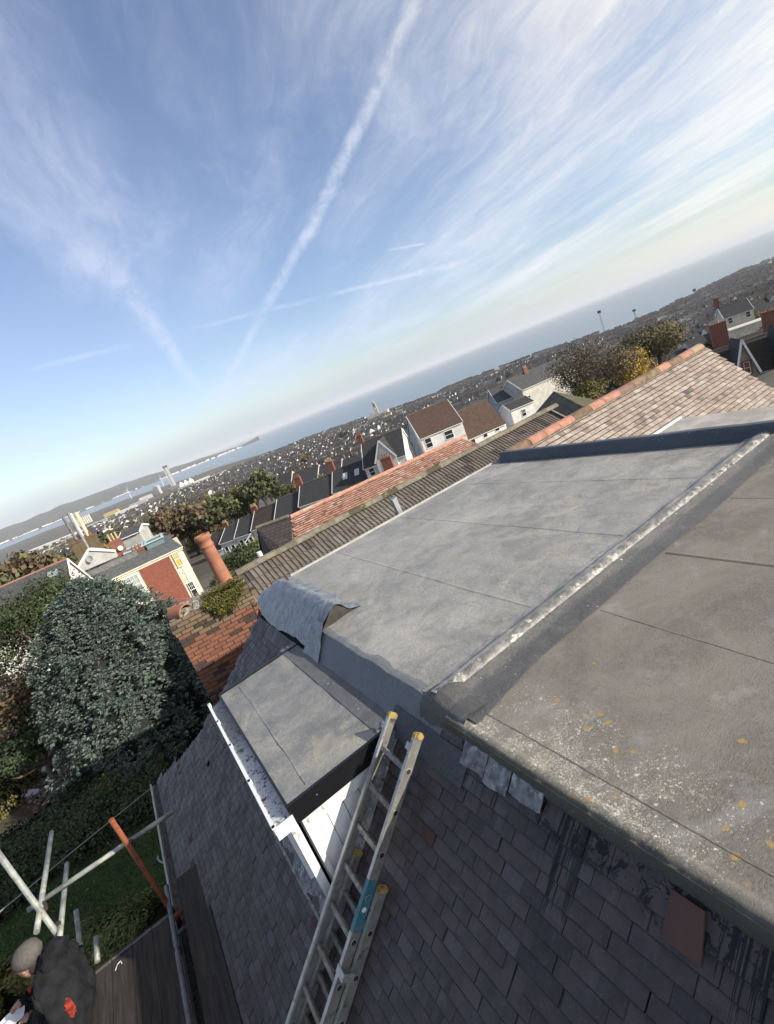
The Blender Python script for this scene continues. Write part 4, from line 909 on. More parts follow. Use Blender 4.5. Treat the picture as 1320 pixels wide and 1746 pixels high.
def npmesh(name, V, Fc, mat, smooth=False):
    me = bpy.data.meshes.new(name); nv, nf = len(V), len(Fc); k = Fc.shape[1]
    me.vertices.add(nv); me.vertices.foreach_set('co', np.asarray(V, dtype=np.float32).ravel())
    me.loops.add(nf*k); me.loops.foreach_set('vertex_index', Fc.ravel().astype(np.int32))
    me.polygons.add(nf); me.polygons.foreach_set('loop_start', np.arange(0, nf*k, k, dtype=np.int32))
    try: me.polygons.foreach_set('loop_total', np.full(nf, k, dtype=np.int32))
    except Exception: pass
    me.materials.append(mat); me.update(calc_edges=True); return me
def blob_points(n, seed, lobes=14, r=1., flat=1., lo=-1., shell=.5):
    """points spread through a crown made of overlapping lobes"""
    g_ = np.random.default_rng(seed); C_ = []
    for i in range(lobes):
        d_ = g_.normal(size=3); d_ /= np.linalg.norm(d_); d_[2] = abs(d_[2])*1.1-.25
        C_.append((d_*r*.62*(.5+.6*g_.random()), r*(.26+.26*g_.random())))
    C_.append((np.zeros(3), r*.55))
    P = []; N = []
    w_ = np.array([c[1]**2 for c in C_]); w_ /= w_.sum(); ks = g_.choice(len(C_), n, p=w_)
    for k in ks:
        d_ = g_.normal(size=3); d_ /= np.linalg.norm(d_); c, rr_ = C_[k]; q = rr_*(shell+(1-shell)*g_.random())
        P.append(c+d_*q*np.array([1, 1, flat])); N.append(d_)
    P = np.array(P); N = np.array(N); return P, N
m_bark = M('bark', (.085, .065, .05), (.14, .11, .085), rough=.95, scale=5, bump=.5)
m_barkd = M('bark_dark', (.05, .042, .035), (.085, .07, .055), rough=.95, scale=5)
L_dark = leaf_mat('leaf_dark', (.028, .042, .020), (.055, .070, .030))
L_green = leaf_mat('leaf_green', (.045, .070, .022), (.10, .12, .040), (.15, .14, .04))
L_olive = leaf_mat('leaf_olive', (.075, .080, .028), (.125, .115, .04), (.16, .12, .04))
L_rust = leaf_mat('leaf_rust', (.075, .056, .034), (.115, .082, .048), (.085, .085, .035))
L_twig = leaf_mat('twig_brown', (.085, .070, .050), (.13, .105, .075), (.10, .09, .045))
L_yel = leaf_mat('leaf_yellow', (.34, .22, .035), (.46, .32, .06), (.20, .16, .05))
L_con = leaf_mat('conifer_spray', (.050, .080, .068), (.115, .155, .132), (.19, .225, .19), .3)
L_hedge = leaf_mat('hedge_leaf', (.020, .034, .020), (.045, .065, .032), (.07, .09, .04))
def limb_tree(name, label, loc, h, r, leafmat, n, lsize, seed, trunk_mat=None, category='tree', group=None, twigs=0, flat=.85, trunk_frac=.35, lobes=14):
    t_ = thing(name, label, category, loc, 0, group); g_ = random.Random(seed); tm_ = trunk_mat or m_bark
    b = MB(); th = h*trunk_frac; b.tube([(0, 0, -.5), (g_.gauss(0, .1), g_.gauss(0, .1), th*.5), (g_.gauss(0, .2), g_.gauss(0, .2), th)], [r*.09+.05, r*.07+.04, r*.055+.03], 7)
    for i in range(9):
        a = g_.random()*6.28; e = .25+g_.random()*1.1; L = (h-th)*.85*(.6+.4*g_.random())
        p0 = V3(0, 0, th*(.8+.2*g_.random())); d_ = V3(math.cos(a)*math.cos(e)*r/(h-th)*1.3, math.sin(a)*math.cos(e)*r/(h-th)*1.3, math.sin(e)); p1 = p0+d_*L*.5+V3(g_.gauss(0, .15), g_.gauss(0, .15), 0); p2 = p0+d_*L
        b.tube([p0, p1, p2], [r*.035+.02, r*.022+.012, .012], 5)
        for j in range(3+twigs):
            q0 = p0+(p2-p0)*(.35+.6*g_.random()); q1 = q0+V3(g_.gauss(0, .35), g_.gauss(0, .35), .25+.3*g_.random())*r*.5; b.tube([q0, (q0+q1)/2+V3(0, 0, .1), q1], [r*.012+.008, .010, .006], 4)
            for k in range(twigs//2):
                s0 = q0+(q1-q0)*g_.random(); s1 = s0+V3(g_.gauss(0, .3), g_.gauss(0, .3), .3)*r*.3; b.tube([s0, s1], [.010, .005], 3, cap=False)
    b.build('trunk', tm_, t_)
    if n:
        P_, N_ = blob_points(n, seed, lobes, 1., flat); P_ = P_*np.array([r, r, (h-th)*.56])+np.array([0, 0, th+(h-th)*.46]); V, Fc = leaves(P_, N_, lsize, .6, .25, seed)
        link('crown', npmesh('crown', V, Fc, leafmat), t_)
    return t_
# ================================================================ big blue-green conifer
cx, cy, cz = -2.25, 24.0, -9.0
con = thing('conifer', 'large broad blue-green conifer in the garden below the brick chimney', 'tree', (cx, cy, cz))
def con_r(z, a):   # radius at height z (0..8.2)
    t_ = z/8.1; base = 3.75*(max(0, 1-t_**2.3))**.62*(.90+.10*min(1, t_*4)); return base*(1+.10*math.sin(3*a+1+t_*3)+.07*math.sin(7*a+5*t_))
g_ = np.random.default_rng(5); VV = []; FF = []; off = 0
ns = 1800; zz_ = 8.1*g_.random(ns)**.9; aa = g_.random(ns)*2*math.pi
ca_ = math.atan2(-cy, -cx)
aa = np.where(g_.random(ns) < .55, ca_+g_.normal(0, 1.0, ns), aa)
nclu = 1750; ns = 16
for i in range(nclu):
    z_, a = zz_[i], aa[i]; rr_ = con_r(z_, a); lump = .26*mnoise.noise(Vector((math.cos(a)*3.4, math.sin(a)*3.4, z_*.95)))+.10*mnoise.noise(Vector((math.cos(a)*9, math.sin(a)*9, z_*2.4)))
    rad = rr_*(1+lump)-.10-.55*g_.random()**2.2; C0 = np.array([rad*math.cos(a), rad*math.sin(a), z_]); nrm = np.array([math.cos(a), math.sin(a), .45+.5*(z_/8)**2]); nrm /= np.linalg.norm(nrm); cs = .16+.16*g_.random()
    for q in range(ns):
        o_ = nrm+g_.normal(0, .62, 3); o_ /= np.linalg.norm(o_); p = C0+o_*cs*(.3+.9*g_.random())+np.array([0, 0, -.03]); sdv = np.cross(o_, (0, 0, 1)); sdv /= np.linalg.norm(sdv)+1e-9; s0 = .08+.10*g_.random(); tw = g_.normal(0, .4, 3)
        for j in range(5):
            f = (j-2)/2; d_ = o_*(1-.30*abs(f))+sdv*f*.85+np.array([0, 0, .12-.30*g_.random()]); d_ /= np.linalg.norm(d_); L = s0*(1-.25*abs(f))*(.8+.4*g_.random()); w_ = np.cross(d_, nrm+tw); w_ /= np.linalg.norm(w_)+1e-9
            m0 = p+d_*L*.55; VV += [p, m0+w_*L*.17, p+d_*L+np.array([0, 0, -.03]), m0-w_*L*.17]; FF.append((off, off+1, off+2, off+3)); off += 4
con_me = npmesh('crown', np.array(VV), np.array(FF), L_con); link('crown', con_me, con)
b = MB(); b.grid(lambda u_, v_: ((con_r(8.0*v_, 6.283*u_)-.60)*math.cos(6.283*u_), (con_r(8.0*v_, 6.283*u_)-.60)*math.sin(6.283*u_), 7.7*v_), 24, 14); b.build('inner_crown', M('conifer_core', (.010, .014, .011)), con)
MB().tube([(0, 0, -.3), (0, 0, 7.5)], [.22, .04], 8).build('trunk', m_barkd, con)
# ================================================================ garden
m_lawn = custom('lawn', lambda t, b: (t.set(b.inputs['Base Color'], t.mix(t.step(t.noise(t.pos(), 1.2, 6, .7), .35, .65), (.020, .044, .012), (.040, .072, .020))), setattr(b.inputs['Roughness'], 'default_value', .95)))
GZ = -9.0
lp = [atz(*p, GZ+.03) for p in ((285, 1385), (170, 1455), (55, 1535), (-80, 1640), (-80, 1800), (120, 1800), (520, 1800), (420, 1500), (330, 1360))]
MB().add([tuple(q) for q in lp], [tuple(range(len(lp)))[::-1]]).build('lawn', m_lawn, kind='structure')
# grass blades
g_ = np.random.default_rng(9); lo = np.min(lp, 0); hi = np.max(lp, 0); P_ = []
poly = [(q[0], q[1]) for q in lp]
while len(P_) < 14000:
    x, y = lo[0]+(hi[0]-lo[0])*g_.random(), lo[1]+(hi[1]-lo[1])*g_.random()
    if inpoly(x, y, poly): P_.append((x, y, GZ+.03))
P_ = np.array(P_); N_ = g_.normal(0, .35, (len(P_), 3)); N_[:, 2] = 1
V, Fc = leaves(P_, N_, .11, .22, -.6, 4); link('lawn_grass', npmesh('grass', V, Fc, leaf_mat('grass_blade', (.030, .058, .016), (.06, .095, .03), (.09, .11, .04))), None, kind='stuff', label='short dark green grass of the shaded garden lawn', category='grass')
g_ = np.random.default_rng(19); P_ = []
while len(P_) < 260:
    x, y = lo[0]+(hi[0]-lo[0])*g_.random(), lo[1]+(hi[1]-lo[1])*g_.random()
    if inpoly(x, y, poly): P_.append((x, y, GZ+.09))
V, Fc = leaves(np.array(P_), np.array([[0, 0, 1.]]*len(P_))+g_.normal(0, .3, (len(P_), 3)), .10, .7, 0, 6); link('fallen_leaves', npmesh('fallen_leaves', V, Fc, leaf_mat('leaf_fallen', (.16, .11, .03), (.10, .06, .03))), None, kind='stuff', label='scattered fallen leaves on the shaded lawn', category='leaves')
def mass(name, label, category, pts, w_, h_, n, lsize, mat, seed, kind=None, z0=GZ, group=None):
    g_ = np.random.default_rng(seed); pts = [np.array(p[:2], float) for p in pts]; seg = [np.linalg.norm(pts[i+1]-pts[i]) for i in range(len(pts)-1)]; tot = sum(seg); P_ = []; N_ = []
    for k in range(n):
        s_ = g_.random()*tot; i = 0
        while s_ > seg[i] and i < len(seg)-1: s_ -= seg[i]; i += 1
        c = pts[i]+(pts[i+1]-pts[i])*s_/seg[i]; dr = (pts[i+1]-pts[i])/seg[i]; nr = np.array([-dr[1], dr[0]]); a = g_.random()*math.pi; q = .75+.3*g_.random()
        lum = 1+.22*mnoise.noise(Vector((c[0]*1.1, c[1]*1.1, a*1.2+seed)))+.12*mnoise.noise(Vector((c[0]*3, c[1]*3, a*3)))
        ct, st = math.cos(a), math.sin(a); ct = math.copysign(abs(ct)**.6, ct); st = st**.6
        P_.append((c[0]+nr[0]*w_/2*ct*q*lum, c[1]+nr[1]*w_/2*ct*q*lum, z0+h_*st*q*lum)); N_.append((nr[0]*ct, nr[1]*ct, st+.1))
    V, Fc = leaves(np.array(P_), np.array(N_), lsize, .65, .1, seed)
    t_ = thing(name, label, category, (float(pts[0][0]), float(pts[0][1]), z0), world=True, group=group)
    link('foliage', npmesh('foliage', V, Fc, mat), t_)
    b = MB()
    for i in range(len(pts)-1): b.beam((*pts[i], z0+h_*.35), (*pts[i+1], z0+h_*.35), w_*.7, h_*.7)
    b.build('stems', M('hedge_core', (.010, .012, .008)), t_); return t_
hp = [atz(*p, GZ) for p in ((-60, 1640), (62, 1535), (170, 1448), (290, 1372), (360, 1330))]
off_ = np.array([-.9, 1.3, 0])
mass('hedge', 'long dark evergreen hedge along the far side of the lawn', 'hedge', [p+off_ for p in hp], 2.8, 1.7, 26000, .105, L_hedge, 21)
mass('hedge', 'darker overgrown laurel hedge under the big conifer behind the first hedge', 'hedge', [atz(150, 1385, GZ), atz(230, 1352, GZ), atz(320, 1300, GZ)], 2.6, 1.4, 14000, .12, L_hedge, 22)
sh = [atz(*p, -7.6) for p in ((130, 1610), (185, 1575), (250, 1560))]
mass('shrub', 'light green leafy shrub at the near corner of the lawn below the scaffold', 'shrub', sh, 1.6, 1.5, 11000, .08, L_green, 23)
sh = [atz(*p, -8.0) for p in ((-40, 1720), (5, 1690), (40, 1640))]
mass('shrub', 'straw coloured weedy shrub below the crouching person', 'shrub', sh, 1.6, 1.2, 4000, .12, L_olive, 24)
# clipped round bush, soil bed, rubbish
p = atz(14, 1362, GZ); rb2 = thing('round_bush', 'rounded olive green clipped bush at the left end of the garden', 'bush', (float(p[0]), float(p[1]), GZ))
g_ = np.random.default_rng(31); n = 7000; d_ = g_.normal(size=(n, 3)); d_ /= np.linalg.norm(d_, axis=1, keepdims=True); d_[:, 2] = np.abs(d_[:, 2]); rad = np.array([1+.12*mnoise.noise(Vector(q*2.5)) for q in d_])
P_ = d_*rad[:, None]*np.array([1.75, 1.75, 2.9]); V, Fc = leaves(P_, d_, .13, .5, 0, 31); link('foliage', npmesh('foliage', V, Fc, L_olive), rb2)
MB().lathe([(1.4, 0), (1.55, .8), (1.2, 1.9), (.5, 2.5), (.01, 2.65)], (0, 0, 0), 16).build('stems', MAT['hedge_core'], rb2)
m_soil = M('garden_soil', (.050, .034, .024), (.085, .06, .04), rough=1, scale=4, bump=.6, bscale=12, dist=.05)
lp2 = [atz(*p, GZ+.02) for p in ((30, 1400), (40, 1300), (110, 1235), (190, 1240), (150, 1330), (110, 1390))]
MB().add([tuple(q) for q in lp2], [tuple(range(len(lp2)))]).build('soil_bed', m_soil, kind='structure')
def lump(px, py, z, r_, mat, name, label, cat, sq=.7, seed=0, rough_=.5):
    c = atz(px, py, z); b = MB(); b.grid(lambda u_, v_: tuple(c+np.array([math.cos(6.283*u_)*math.sin(math.pi*v_), math.sin(6.283*u_)*math.sin(math.pi*v_), sq*math.cos(math.pi*v_)])*r_*(1+rough_*mnoise.noise(Vector((math.cos(6.283*u_)*1.6, math.sin(6.283*u_)*1.6, v_*4+seed))))), 18, 12)
    return b.build(name, mat, label=label, category=cat, smooth=False)
m_bag = M('white_sack', (.62, .63, .66), (.45, .45, .47), rough=.6, scale=5)
lump(83, 1307, -8.6, .36, m_bag, 'rubbish_sack', 'crumpled white rubble sack beside the soil bed', 'sack', .7, 1); lump(92, 1322, -8.7, .26, m_bag, 'plastic_bag', 'small white plastic bag lying below the rubble sack', 'bag', .7, 5, .9)
for (px, py, w_, l_, a, mt, lb) in ((54, 1327, .35, .9, .5, M('mint_sheet', (.38, .52, .43)), 'pale green board lying on the rubbish pile'), (52, 1352, .30, .7, .9, M('lilac_sheet', (.45, .38, .52)), 'lilac plastic sheet on the rubbish pile')):
    c = atz(px, py, -8.7); b = MB(); b.obox(c, (w_/2*math.cos(a), w_/2*math.sin(a), .05), (-l_/2*math.sin(a), l_/2*math.cos(a), .08), (0, 0, .015)); b.build('sheet', mt, label=lb, category='sheet')
g2 = random.Random(8); b = MB()
for i in range(90):
    c = atz(g2.uniform(48, 100), g2.uniform(1322, 1365), -8.9+g2.random()*.2); a = g2.random()*3.14; L = .1+g2.random()*.5; b.obox(c, (L/2*math.cos(a), L/2*math.sin(a), g2.gauss(0, .04)), (-.04*math.sin(a), .04*math.cos(a), 0), (0, 0, .015))
b.build('broken_wood_heap', M('broken_wood', (.12, .10, .08), (.22, .19, .15), scale=3), kind='stuff', label='heap of broken wood and slate scraps in the garden', category='rubbish heap')
# white frame (rack)
rk = thing('garden_rack', 'white tubular rack standing between the soil bed and the conifer', 'rack', tuple(atz(118, 1305, GZ)), world=True)
A1, A2 = atz(94, 1290, -7.9), atz(143, 1290, -7.9); B1_, B2_ = atz(108, 1309, -8.6), atz(143, 1309, -8.6)
for a, c in ((A1, A2), (A1*.6+B1_*.4, A2*.6+B2_*.4), (A1*.2+B1_*.8, A2*.2+B2_*.8)): MB().tube([a, c], .03, 6).build('rail', m_white, rk)
for a, c in ((A1*.9+A2*.1, B1_*.9+B2_*.1-(0, 0, .5)), (A1*.1+A2*.9, B1_*.1+B2_*.9-(0, 0, .5))): MB().tube([a, c], .025, 6).build('leg', m_white, rk)
pts = [atz(281+12*math.cos(a), 1462+9*math.sin(a), GZ+.1) for a in np.linspace(-.6, 3.4, 14)]; MB().tube(pts, .03, 6).build('garden_hose', M('hose_grey', (.28, .32, .33)), label='grey garden hose curled on the lawn below the gutter', category='hose')
MB().tube([atz(-10, 1563, -3.0), atz(120, 1455, -4.2), atz(262, 1340, -5.2)], .012, 5).build('overhead_wire', M('wire_grey', (.30, .30, .30)), label='thin overhead wire crossing above the garden hedge', category='wire')
# shrubs and small trees on the far left
def ltree(px, py, D, h, r, mat, n, ls, seed, label, name='tree', tw=4, cat='tree', trunk=m_bark, flat=.85, tf=.3, base=None, group=None):
    p = atd(px, py, D); z = base if base is not None else p[2]-h; return limb_tree(name, label, (float(p[0]), float(p[1]), float(p[2]-h)), h, r, mat, n, ls, seed, trunk, cat, group, tw, flat, tf)
ltree(12, 968, 33, 9.2, 3.4, L_dark, 14000, .15, 41, 'loose dark green tree in front of the white house at the left edge')
ltree(62, 978, 36, 8.0, 2.4, L_green, 7000, .14, 42, 'slim yellowish green tree left of the big conifer')
ltree(-5, 1130, 27, 6.0, 2.2, L_rust, 5500, .16, 43, 'brown leaved garden tree behind the round bush', tw=8)
ltree(45, 1150, 27, 4.5, 1.9, L_dark, 5500, .16, 44, 'dark bushy garden tree against the left side of the conifer')
ltree(30, 1230, 26, 3.0, 1.6, L_hedge, 5000, .15, 45, 'low dark evergreen bush behind the clipped round bush', 'bush', 2, 'bush')
p = atd(185, 1325, 21); yb = thing('bush', 'yellow leaved bush at the foot of the conifer', 'bush', (float(p[0]), float(p[1]), GZ))
P_, N_ = blob_points(1800, 46, 8, 1.); V, Fc = leaves(P_*1.0+np.array([0, 0, 1.]), N_, .13, .6, .2, 46); link('foliage', npmesh('foliage', V, Fc, leaf_mat('leaf_gold', (.20, .15, .03), (.28, .22, .05))), yb); MB().tube([(0, 0, 0), (0, 0, 1.2)], .04, 5).build('stems', m_bark, yb)
# ================================================================ brick chimney next door
ch = thing('brick_chimney', 'broad old red brick chimney stack with mossy cap beside the dark tiled roof', 'chimney', (.02, 9.30, -9), math.radians(-7), world=True)
PINV['brick_chimney'] = (Matrix.Translation((.02, 9.30, -9)) @ Matrix.Rotation(math.radians(-7), 4, 'Z')).inverted()
CM = Matrix.Translation((.02, 9.30, 0)) @ Matrix.Rotation(math.radians(-7), 4, 'Z')
def cw(x, y, z): v = CM @ Vector((x, y, z)); return (v.x, v.y, v.z)
def cbox(b, x0, x1, y0, y1, z0, z1, mi=0):
    vs = [cw(*q) for q in ((x0, y0, z0), (x1, y0, z0), (x1, y1, z0), (x0, y1, z0), (x0, y0, z1), (x1, y0, z1), (x1, y1, z1), (x0, y1, z1))]
    b.add(vs, [(3, 2, 1, 0), (4, 5, 6, 7), (0, 1, 5, 4), (1, 2, 6, 5), (2, 3, 7, 6), (3, 0, 4, 7)], mi)
def brick_mat(name, a, b_, dark, pale, dk=.22):
    def fn(t, b):
        r = t.rnd(); p = t.pos(); c = t.mix(t.m('FRACT', t.m('MULTIPLY', r, 3.3)), a, b_); c = t.mix(t.step(r, 1-dk, 1-dk+.03), c, dark)
        c = t.mix(t.m('MULTIPLY', t.step(t.noise(p, 14., 5, .7), .52, .70), .6), c, dark); c = t.mix(t.m('MULTIPLY', t.step(t.noise(p, 5., 5, .7, .7), .58, .70), .55), c, pale)
        t.set(b.inputs['Base Color'], c); b.inputs['Roughness'].default_value = .95; t.set(b.inputs['Normal'], t.bump(t.noise(p, 60., 5, .6), .6, .006))
    return custom(name, fn)
mb1 = brick_mat('red_brick', (.24, .100, .062), (.17, .075, .052), (.060, .042, .036), (.24, .17, .12))
mb2 = brick_mat('sooty_cap_brick', (.15, .11, .075), (.19, .14, .085), (.050, .045, .035), (.26, .22, .14), .35)
CW, CD, CT_ = 1.42, .72, -.40
cr = random.Random(6)
def brickm(mat, L):
    b = MB(); e = .004; h_ = .031
    b.add([(-L/2, 0, -h_), (L/2, 0, -h_), (L/2, 0, h_), (-L/2, 0, h_), (-L/2+e, -.012, -h_+e), (L/2-e, -.012, -h_+e), (L/2-e, -.012, h_-e), (-L/2+e, -.012, h_-e)], [(4, 5, 6, 7), (0, 1, 5, 4), (1, 2, 6, 5), (2, 3, 7, 6), (3, 0, 4, 7)])
    return b.mesh('brick', [mat])
bm_ = {(k, m_.name): brickm(m_, L) for k, L in (('s', .213), ('h', .100)) for m_ in (mb1, mb2)}
cnt = 0
for c_ in range(28):
    z = CT_-.0375-.075*c_; capc = c_ < 4; out = .035 if c_ in (1, 2) else (.018 if c_ == 0 or c_ == 3 else 0); x = -out
    if c_ % 2: x += 0
    first = True; wtot = CW+out
    while x < wtot-.03:
        L = .1 if (first and c_ % 2) else .213; first = False
        if x+L > wtot+.02: L = .1
        m_ = mb2 if (capc or (c_ < 6 and cr.random() < .45)) else mb1; me = bm_[('s' if L > .2 else 'h', m_.name)]
        o = link('brick', me, ch); o.matrix_basis = CM @ Matrix.Translation((x+L/2, -out-.001+cr.gauss(0, .003), z)) @ Matrix.Rotation(cr.gauss(0, .008), 4, 'Z') @ Matrix.Rotation(cr.gauss(0, .006), 4, 'Y'); x += L+.011; cnt += 1
m_mort = M('dark_mortar', (.055, .045, .036), (.10, .085, .07), scale=12, bump=.5)
b = MB(); cbox(b, .004, CW-.004, .002, CD, -9, CT_-.22); cbox(b, -.03, CW+.03, -.028, CD+.03, CT_-.225, CT_-.075); cbox(b, -.01, CW+.01, -.010, CD+.01, CT_-.30, CT_-.005); b.build('stack_core', m_mort, ch)
def flaunch(u_, v_):
    x = -.01+(CW+.02)*u_; y = -.015+(CD+.03)*v_; e = min(u_, 1-u_, v_*.8, (1-v_)*.8); return cw(x, y, CT_-.01+.10*min(1, e*5)+.045*mnoise.noise(Vector((x*7, y*7, 1)))+.02*mnoise.noise(Vector((x*22, y*22, 1))))
MB().grid(flaunch, 60, 34).build('mortar_cap', M('crumbling_mortar', (.22, .20, .17), (.34, .32, .28), rough=1, scale=9, c3=(.07, .065, .05), s3=5, t3=(.48, .60), bump=.8, bscale=25, dist=.02), ch)
m_pot = M('terracotta_pot', (.33, .14, .085), (.25, .11, .07), rough=.8, scale=5, c3=(.20, .13, .09), s3=6, t3=(.55, .72), bump=.3, bscale=50)
pb = aty(388, 996, 9.55); Hh = 1.08
prof = [(.150, 0), (.158, .02), (.158, .055), (.140, .085), (.132, .12), (.124, .55), (.120, .80), (.119, .84), (.132, .855), (.132, .875), (.121, .885), (.121, .96), (.140, .985), (.148, 1.01), (.148, 1.06), (.138, 1.08), (.108, 1.08), (.104, 1.0), (.104, .3)]
pt = thing('chimney_pot', 'tall round terracotta chimney pot on the mossy brick stack', 'chimney pot', (float(pb[0]), float(pb[1]), CT_+.03)); pt.rotation_euler = (math.radians(0), math.radians(-1.5), 0)
MB().lathe(prof[:14]+prof[14:], (0, 0, 0), 28).build('pot', m_pot, pt, smooth=True); MB().lathe([(.104, .3), (.0, .3)], (0, 0, 0), 20).build('flue', M('soot', (.01, .01, .01)), pt)
# half-round hooded vent
pb = aty(308, 1044, 9.45); b = MB(); R_ = .165
def hood(r_): return lambda u_, v_: (-.17+.34*v_, r_*math.cos(math.pi*u_), r_*.95*math.sin(math.pi*u_))
b.grid(hood(R_), 16, 4); b.grid(hood(R_-.028), 16, 4)
b.grid(lambda u_, v_: (.17, (R_-.028*v_)*math.cos(math.pi*u_), (R_-.028*v_)*.95*math.sin(math.pi*u_)), 16, 1)
hv_ = b.build('hooded_pot', m_pot, label='low half round terracotta hood on the left end of the brick stack', category='chimney pot', smooth=True); hv_.location = (float(pb[0]), float(pb[1]), CT_+.02); hv_.rotation_euler = (0, 0, math.radians(-58))
MB().add([(-.1, .1, 0), (-.1, -.1, 0), (-.1, -.07, .09), (-.1, 0, .13), (-.1, .07, .09)], [(0, 1, 2, 3, 4)]).build('flue', MAT['soot'], hv_)
# moss plants on the cap
g_ = np.random.default_rng(77); P_ = []; N_ = []
for k in range(3600):
    u_ = g_.random()**.9; x = .62+.74*u_+g_.normal(0, .03); hang = .24*math.sin(math.pi*min(1, max(0, (x-.55)/.80)))*(1+.4*mnoise.noise(Vector((x*8, 1, 1)))); v_ = g_.random()
    if v_ < .35: q = cw(x, -.03+.30*g_.random(), CT_+.05+.10*g_.random()); nrm = (0, -.3, 1)
    else: q = cw(x, -.045-.07*g_.random(), CT_+.06-hang*(v_-.35)/.65*1.5); nrm = (0, -1, .3)
    P_.append(q); N_.append(nrm)
V, Fc = leaves(np.array(P_), np.array(N_)+g_.normal(0, .4, (len(P_), 3)), .038, .7, .1, 7)
link('moss_plant', npmesh('moss', V, Fc, leaf_mat('moss_leaf', (.036, .042, .012), (.085, .085, .022), (.13, .10, .03))), None, label='green and yellow moss plant hanging over the chimney cap', category='plant')
# twigs / dry grass on cap
b = MB(); g2 = random.Random(3)
for i in range(60):
    q = V3(*cw(.45+.5*g2.random(), .1+.5*g2.random(), CT_+.06)); b.tube([q, q+V3(g2.gauss(0, .12), g2.gauss(0, .06), .05+.1*g2.random())], .003, 3)
b.build('dry_stems', M('dry_stem', (.24, .22, .18)), kind='stuff', label='dry plant stems caught on top of the brick stack', category='dry plant')
# ================================================================ neighbouring roofs
class HF:
    """a house frame: origin where the pixel ray reaches distance D, local x along the front, local y away from the street"""
    def __init__(s, px, py, D, rot): s.o = atd(px, py, D); s.r = math.radians(rot); s.c, s.s = math.cos(s.r), math.sin(s.r)
    def L(s, px, py, yl=0.):
        r = wray(px, py); n = np.array([-s.s, s.c, 0]); o0 = np.array([0, 0, H]); t_ = (np.dot(s.o-o0, n)+yl)/np.dot(r, n); q = o0+r*t_-s.o
        return q[0]*s.c+q[1]*s.s, q[2]+s.o[2]
def course_mat(name, a, b_, joint, tw=.3, th=.25, slope=1.5, moss=None, msk=(.55, .7), bumpk=.5):
    def fn(t, b):
        p = t.n.new('ShaderNodeTexCoord').outputs['Object']; x, y, z = t.sep(p)
        v = t.xyz(t.m('ADD', x, 0.), t.m('MULTIPLY', z, slope), 0.)
        br = t.n.new('ShaderNodeTexBrick'); t.set(br.inputs['Vector'], v); br.inputs['Scale'].default_value = 1; br.inputs['Brick Width'].default_value = tw; br.inputs['Row Height'].default_value = th
        br.inputs['Mortar Size'].default_value = th*.07; br.inputs['Mortar Smooth'].default_value = .3
        t.set(br.inputs['Color1'], a); t.set(br.inputs['Color2'], b_); t.set(br.inputs['Mortar'], joint); c = br.outputs['Color']
        nz = t.noise(t.pos(), 1.3, 6, .7); c = t.mix(t.m('MULTIPLY', t.step(nz, .4, .7), .4), c, tuple(q*.6 for q in a))
        if moss: c = t.mix(t.m('MULTIPLY', t.step(t.noise(t.pos(), .7, 6, .7), *msk), .7), c, moss)
        t.set(b.inputs['Base Color'], c); b.inputs['Roughness'].default_value = .8
        t.set(b.inputs['Normal'], t.bump(t.m('ADD', t.m('MULTIPLY', br.outputs['Fac'], -1.), t.m('FRACT', t.m('DIVIDE', t.m('MULTIPLY', z, -slope), th))), bumpk, .03))
    return custom(name, fn)
R_slate = course_mat('roof_slate', (.036, .037, .040), (.052, .053, .057), (.020, .02, .022))
R_slate2 = course_mat('roof_slate_pale', (.065, .067, .072), (.09, .092, .096), (.04, .04, .042))
R_brown = course_mat('roof_brown_tile', (.075, .045, .036), (.10, .062, .048), (.025, .018, .015), .33, .3, moss=(.07, .065, .035))
R_dkbrown = course_mat('roof_dark_brown', (.040, .032, .030), (.055, .044, .040), (.016, .013, .012), .33, .3)
R_moss = course_mat('roof_mossy', (.060, .055, .038), (.085, .075, .05), (.025, .022, .016), .3, .25, moss=(.10, .095, .045), msk=(.4, .6))
R_terra = course_mat('roof_terracotta', (.27, .145, .108), (.39, .25, .20), (.07, .035, .03), .165, .10, 1.9, moss=(.33, .24, .18), msk=(.55, .7))
R_hipd = course_mat('roof_dark_hip', (.055, .045, .045), (.075, .06, .055), (.015, .013, .013), .165, .12, 1.5)
def rmat(name, a, var=.12, scale=1.): return M(name, a, tuple(q*(1-var*2) for q in a), scale=scale, c3=tuple(q*.5 for q in a), s3=.9, t3=(.58, .75), rough=.85)
W_white = rmat('render_white', (.66, .66, .64)); W_cream = rmat('render_cream', (.64, .60, .48)); W_grey = rmat('render_grey', (.40, .40, .38)); W_mint = rmat('render_mint', (.50, .56, .50)); W_blue = rmat('render_blue_grey', (.34, .40, .45))
W_brick = M('wall_brick', (.22, .095, .065), (.17, .075, .055), scale=6, c3=(.12, .07, .05), s3=1.2); W_stone = rmat('render_stone', (.32, .28, .23))
m_glass = M('window_pane', (.020, .024, .028), rough=.12, spec=.7); m_curt = M('yellow_curtain', (.52, .36, .07)); m_trim = M('trim_white', (.74, .74, .72), rough=.6)
m_lead2 = M('roof_lead', (.075, .08, .075), (.13, .135, .13), rough=.55, scale=3)
m_potb = M('buff_pot', (.48, .38, .22), (.36, .28, .17), scale=6); m_potr = M('red_pot', (.34, .13, .08), (.25, .10, .06), scale=6)
def bx(b, *a, mi=0): b.box(*a, mi)
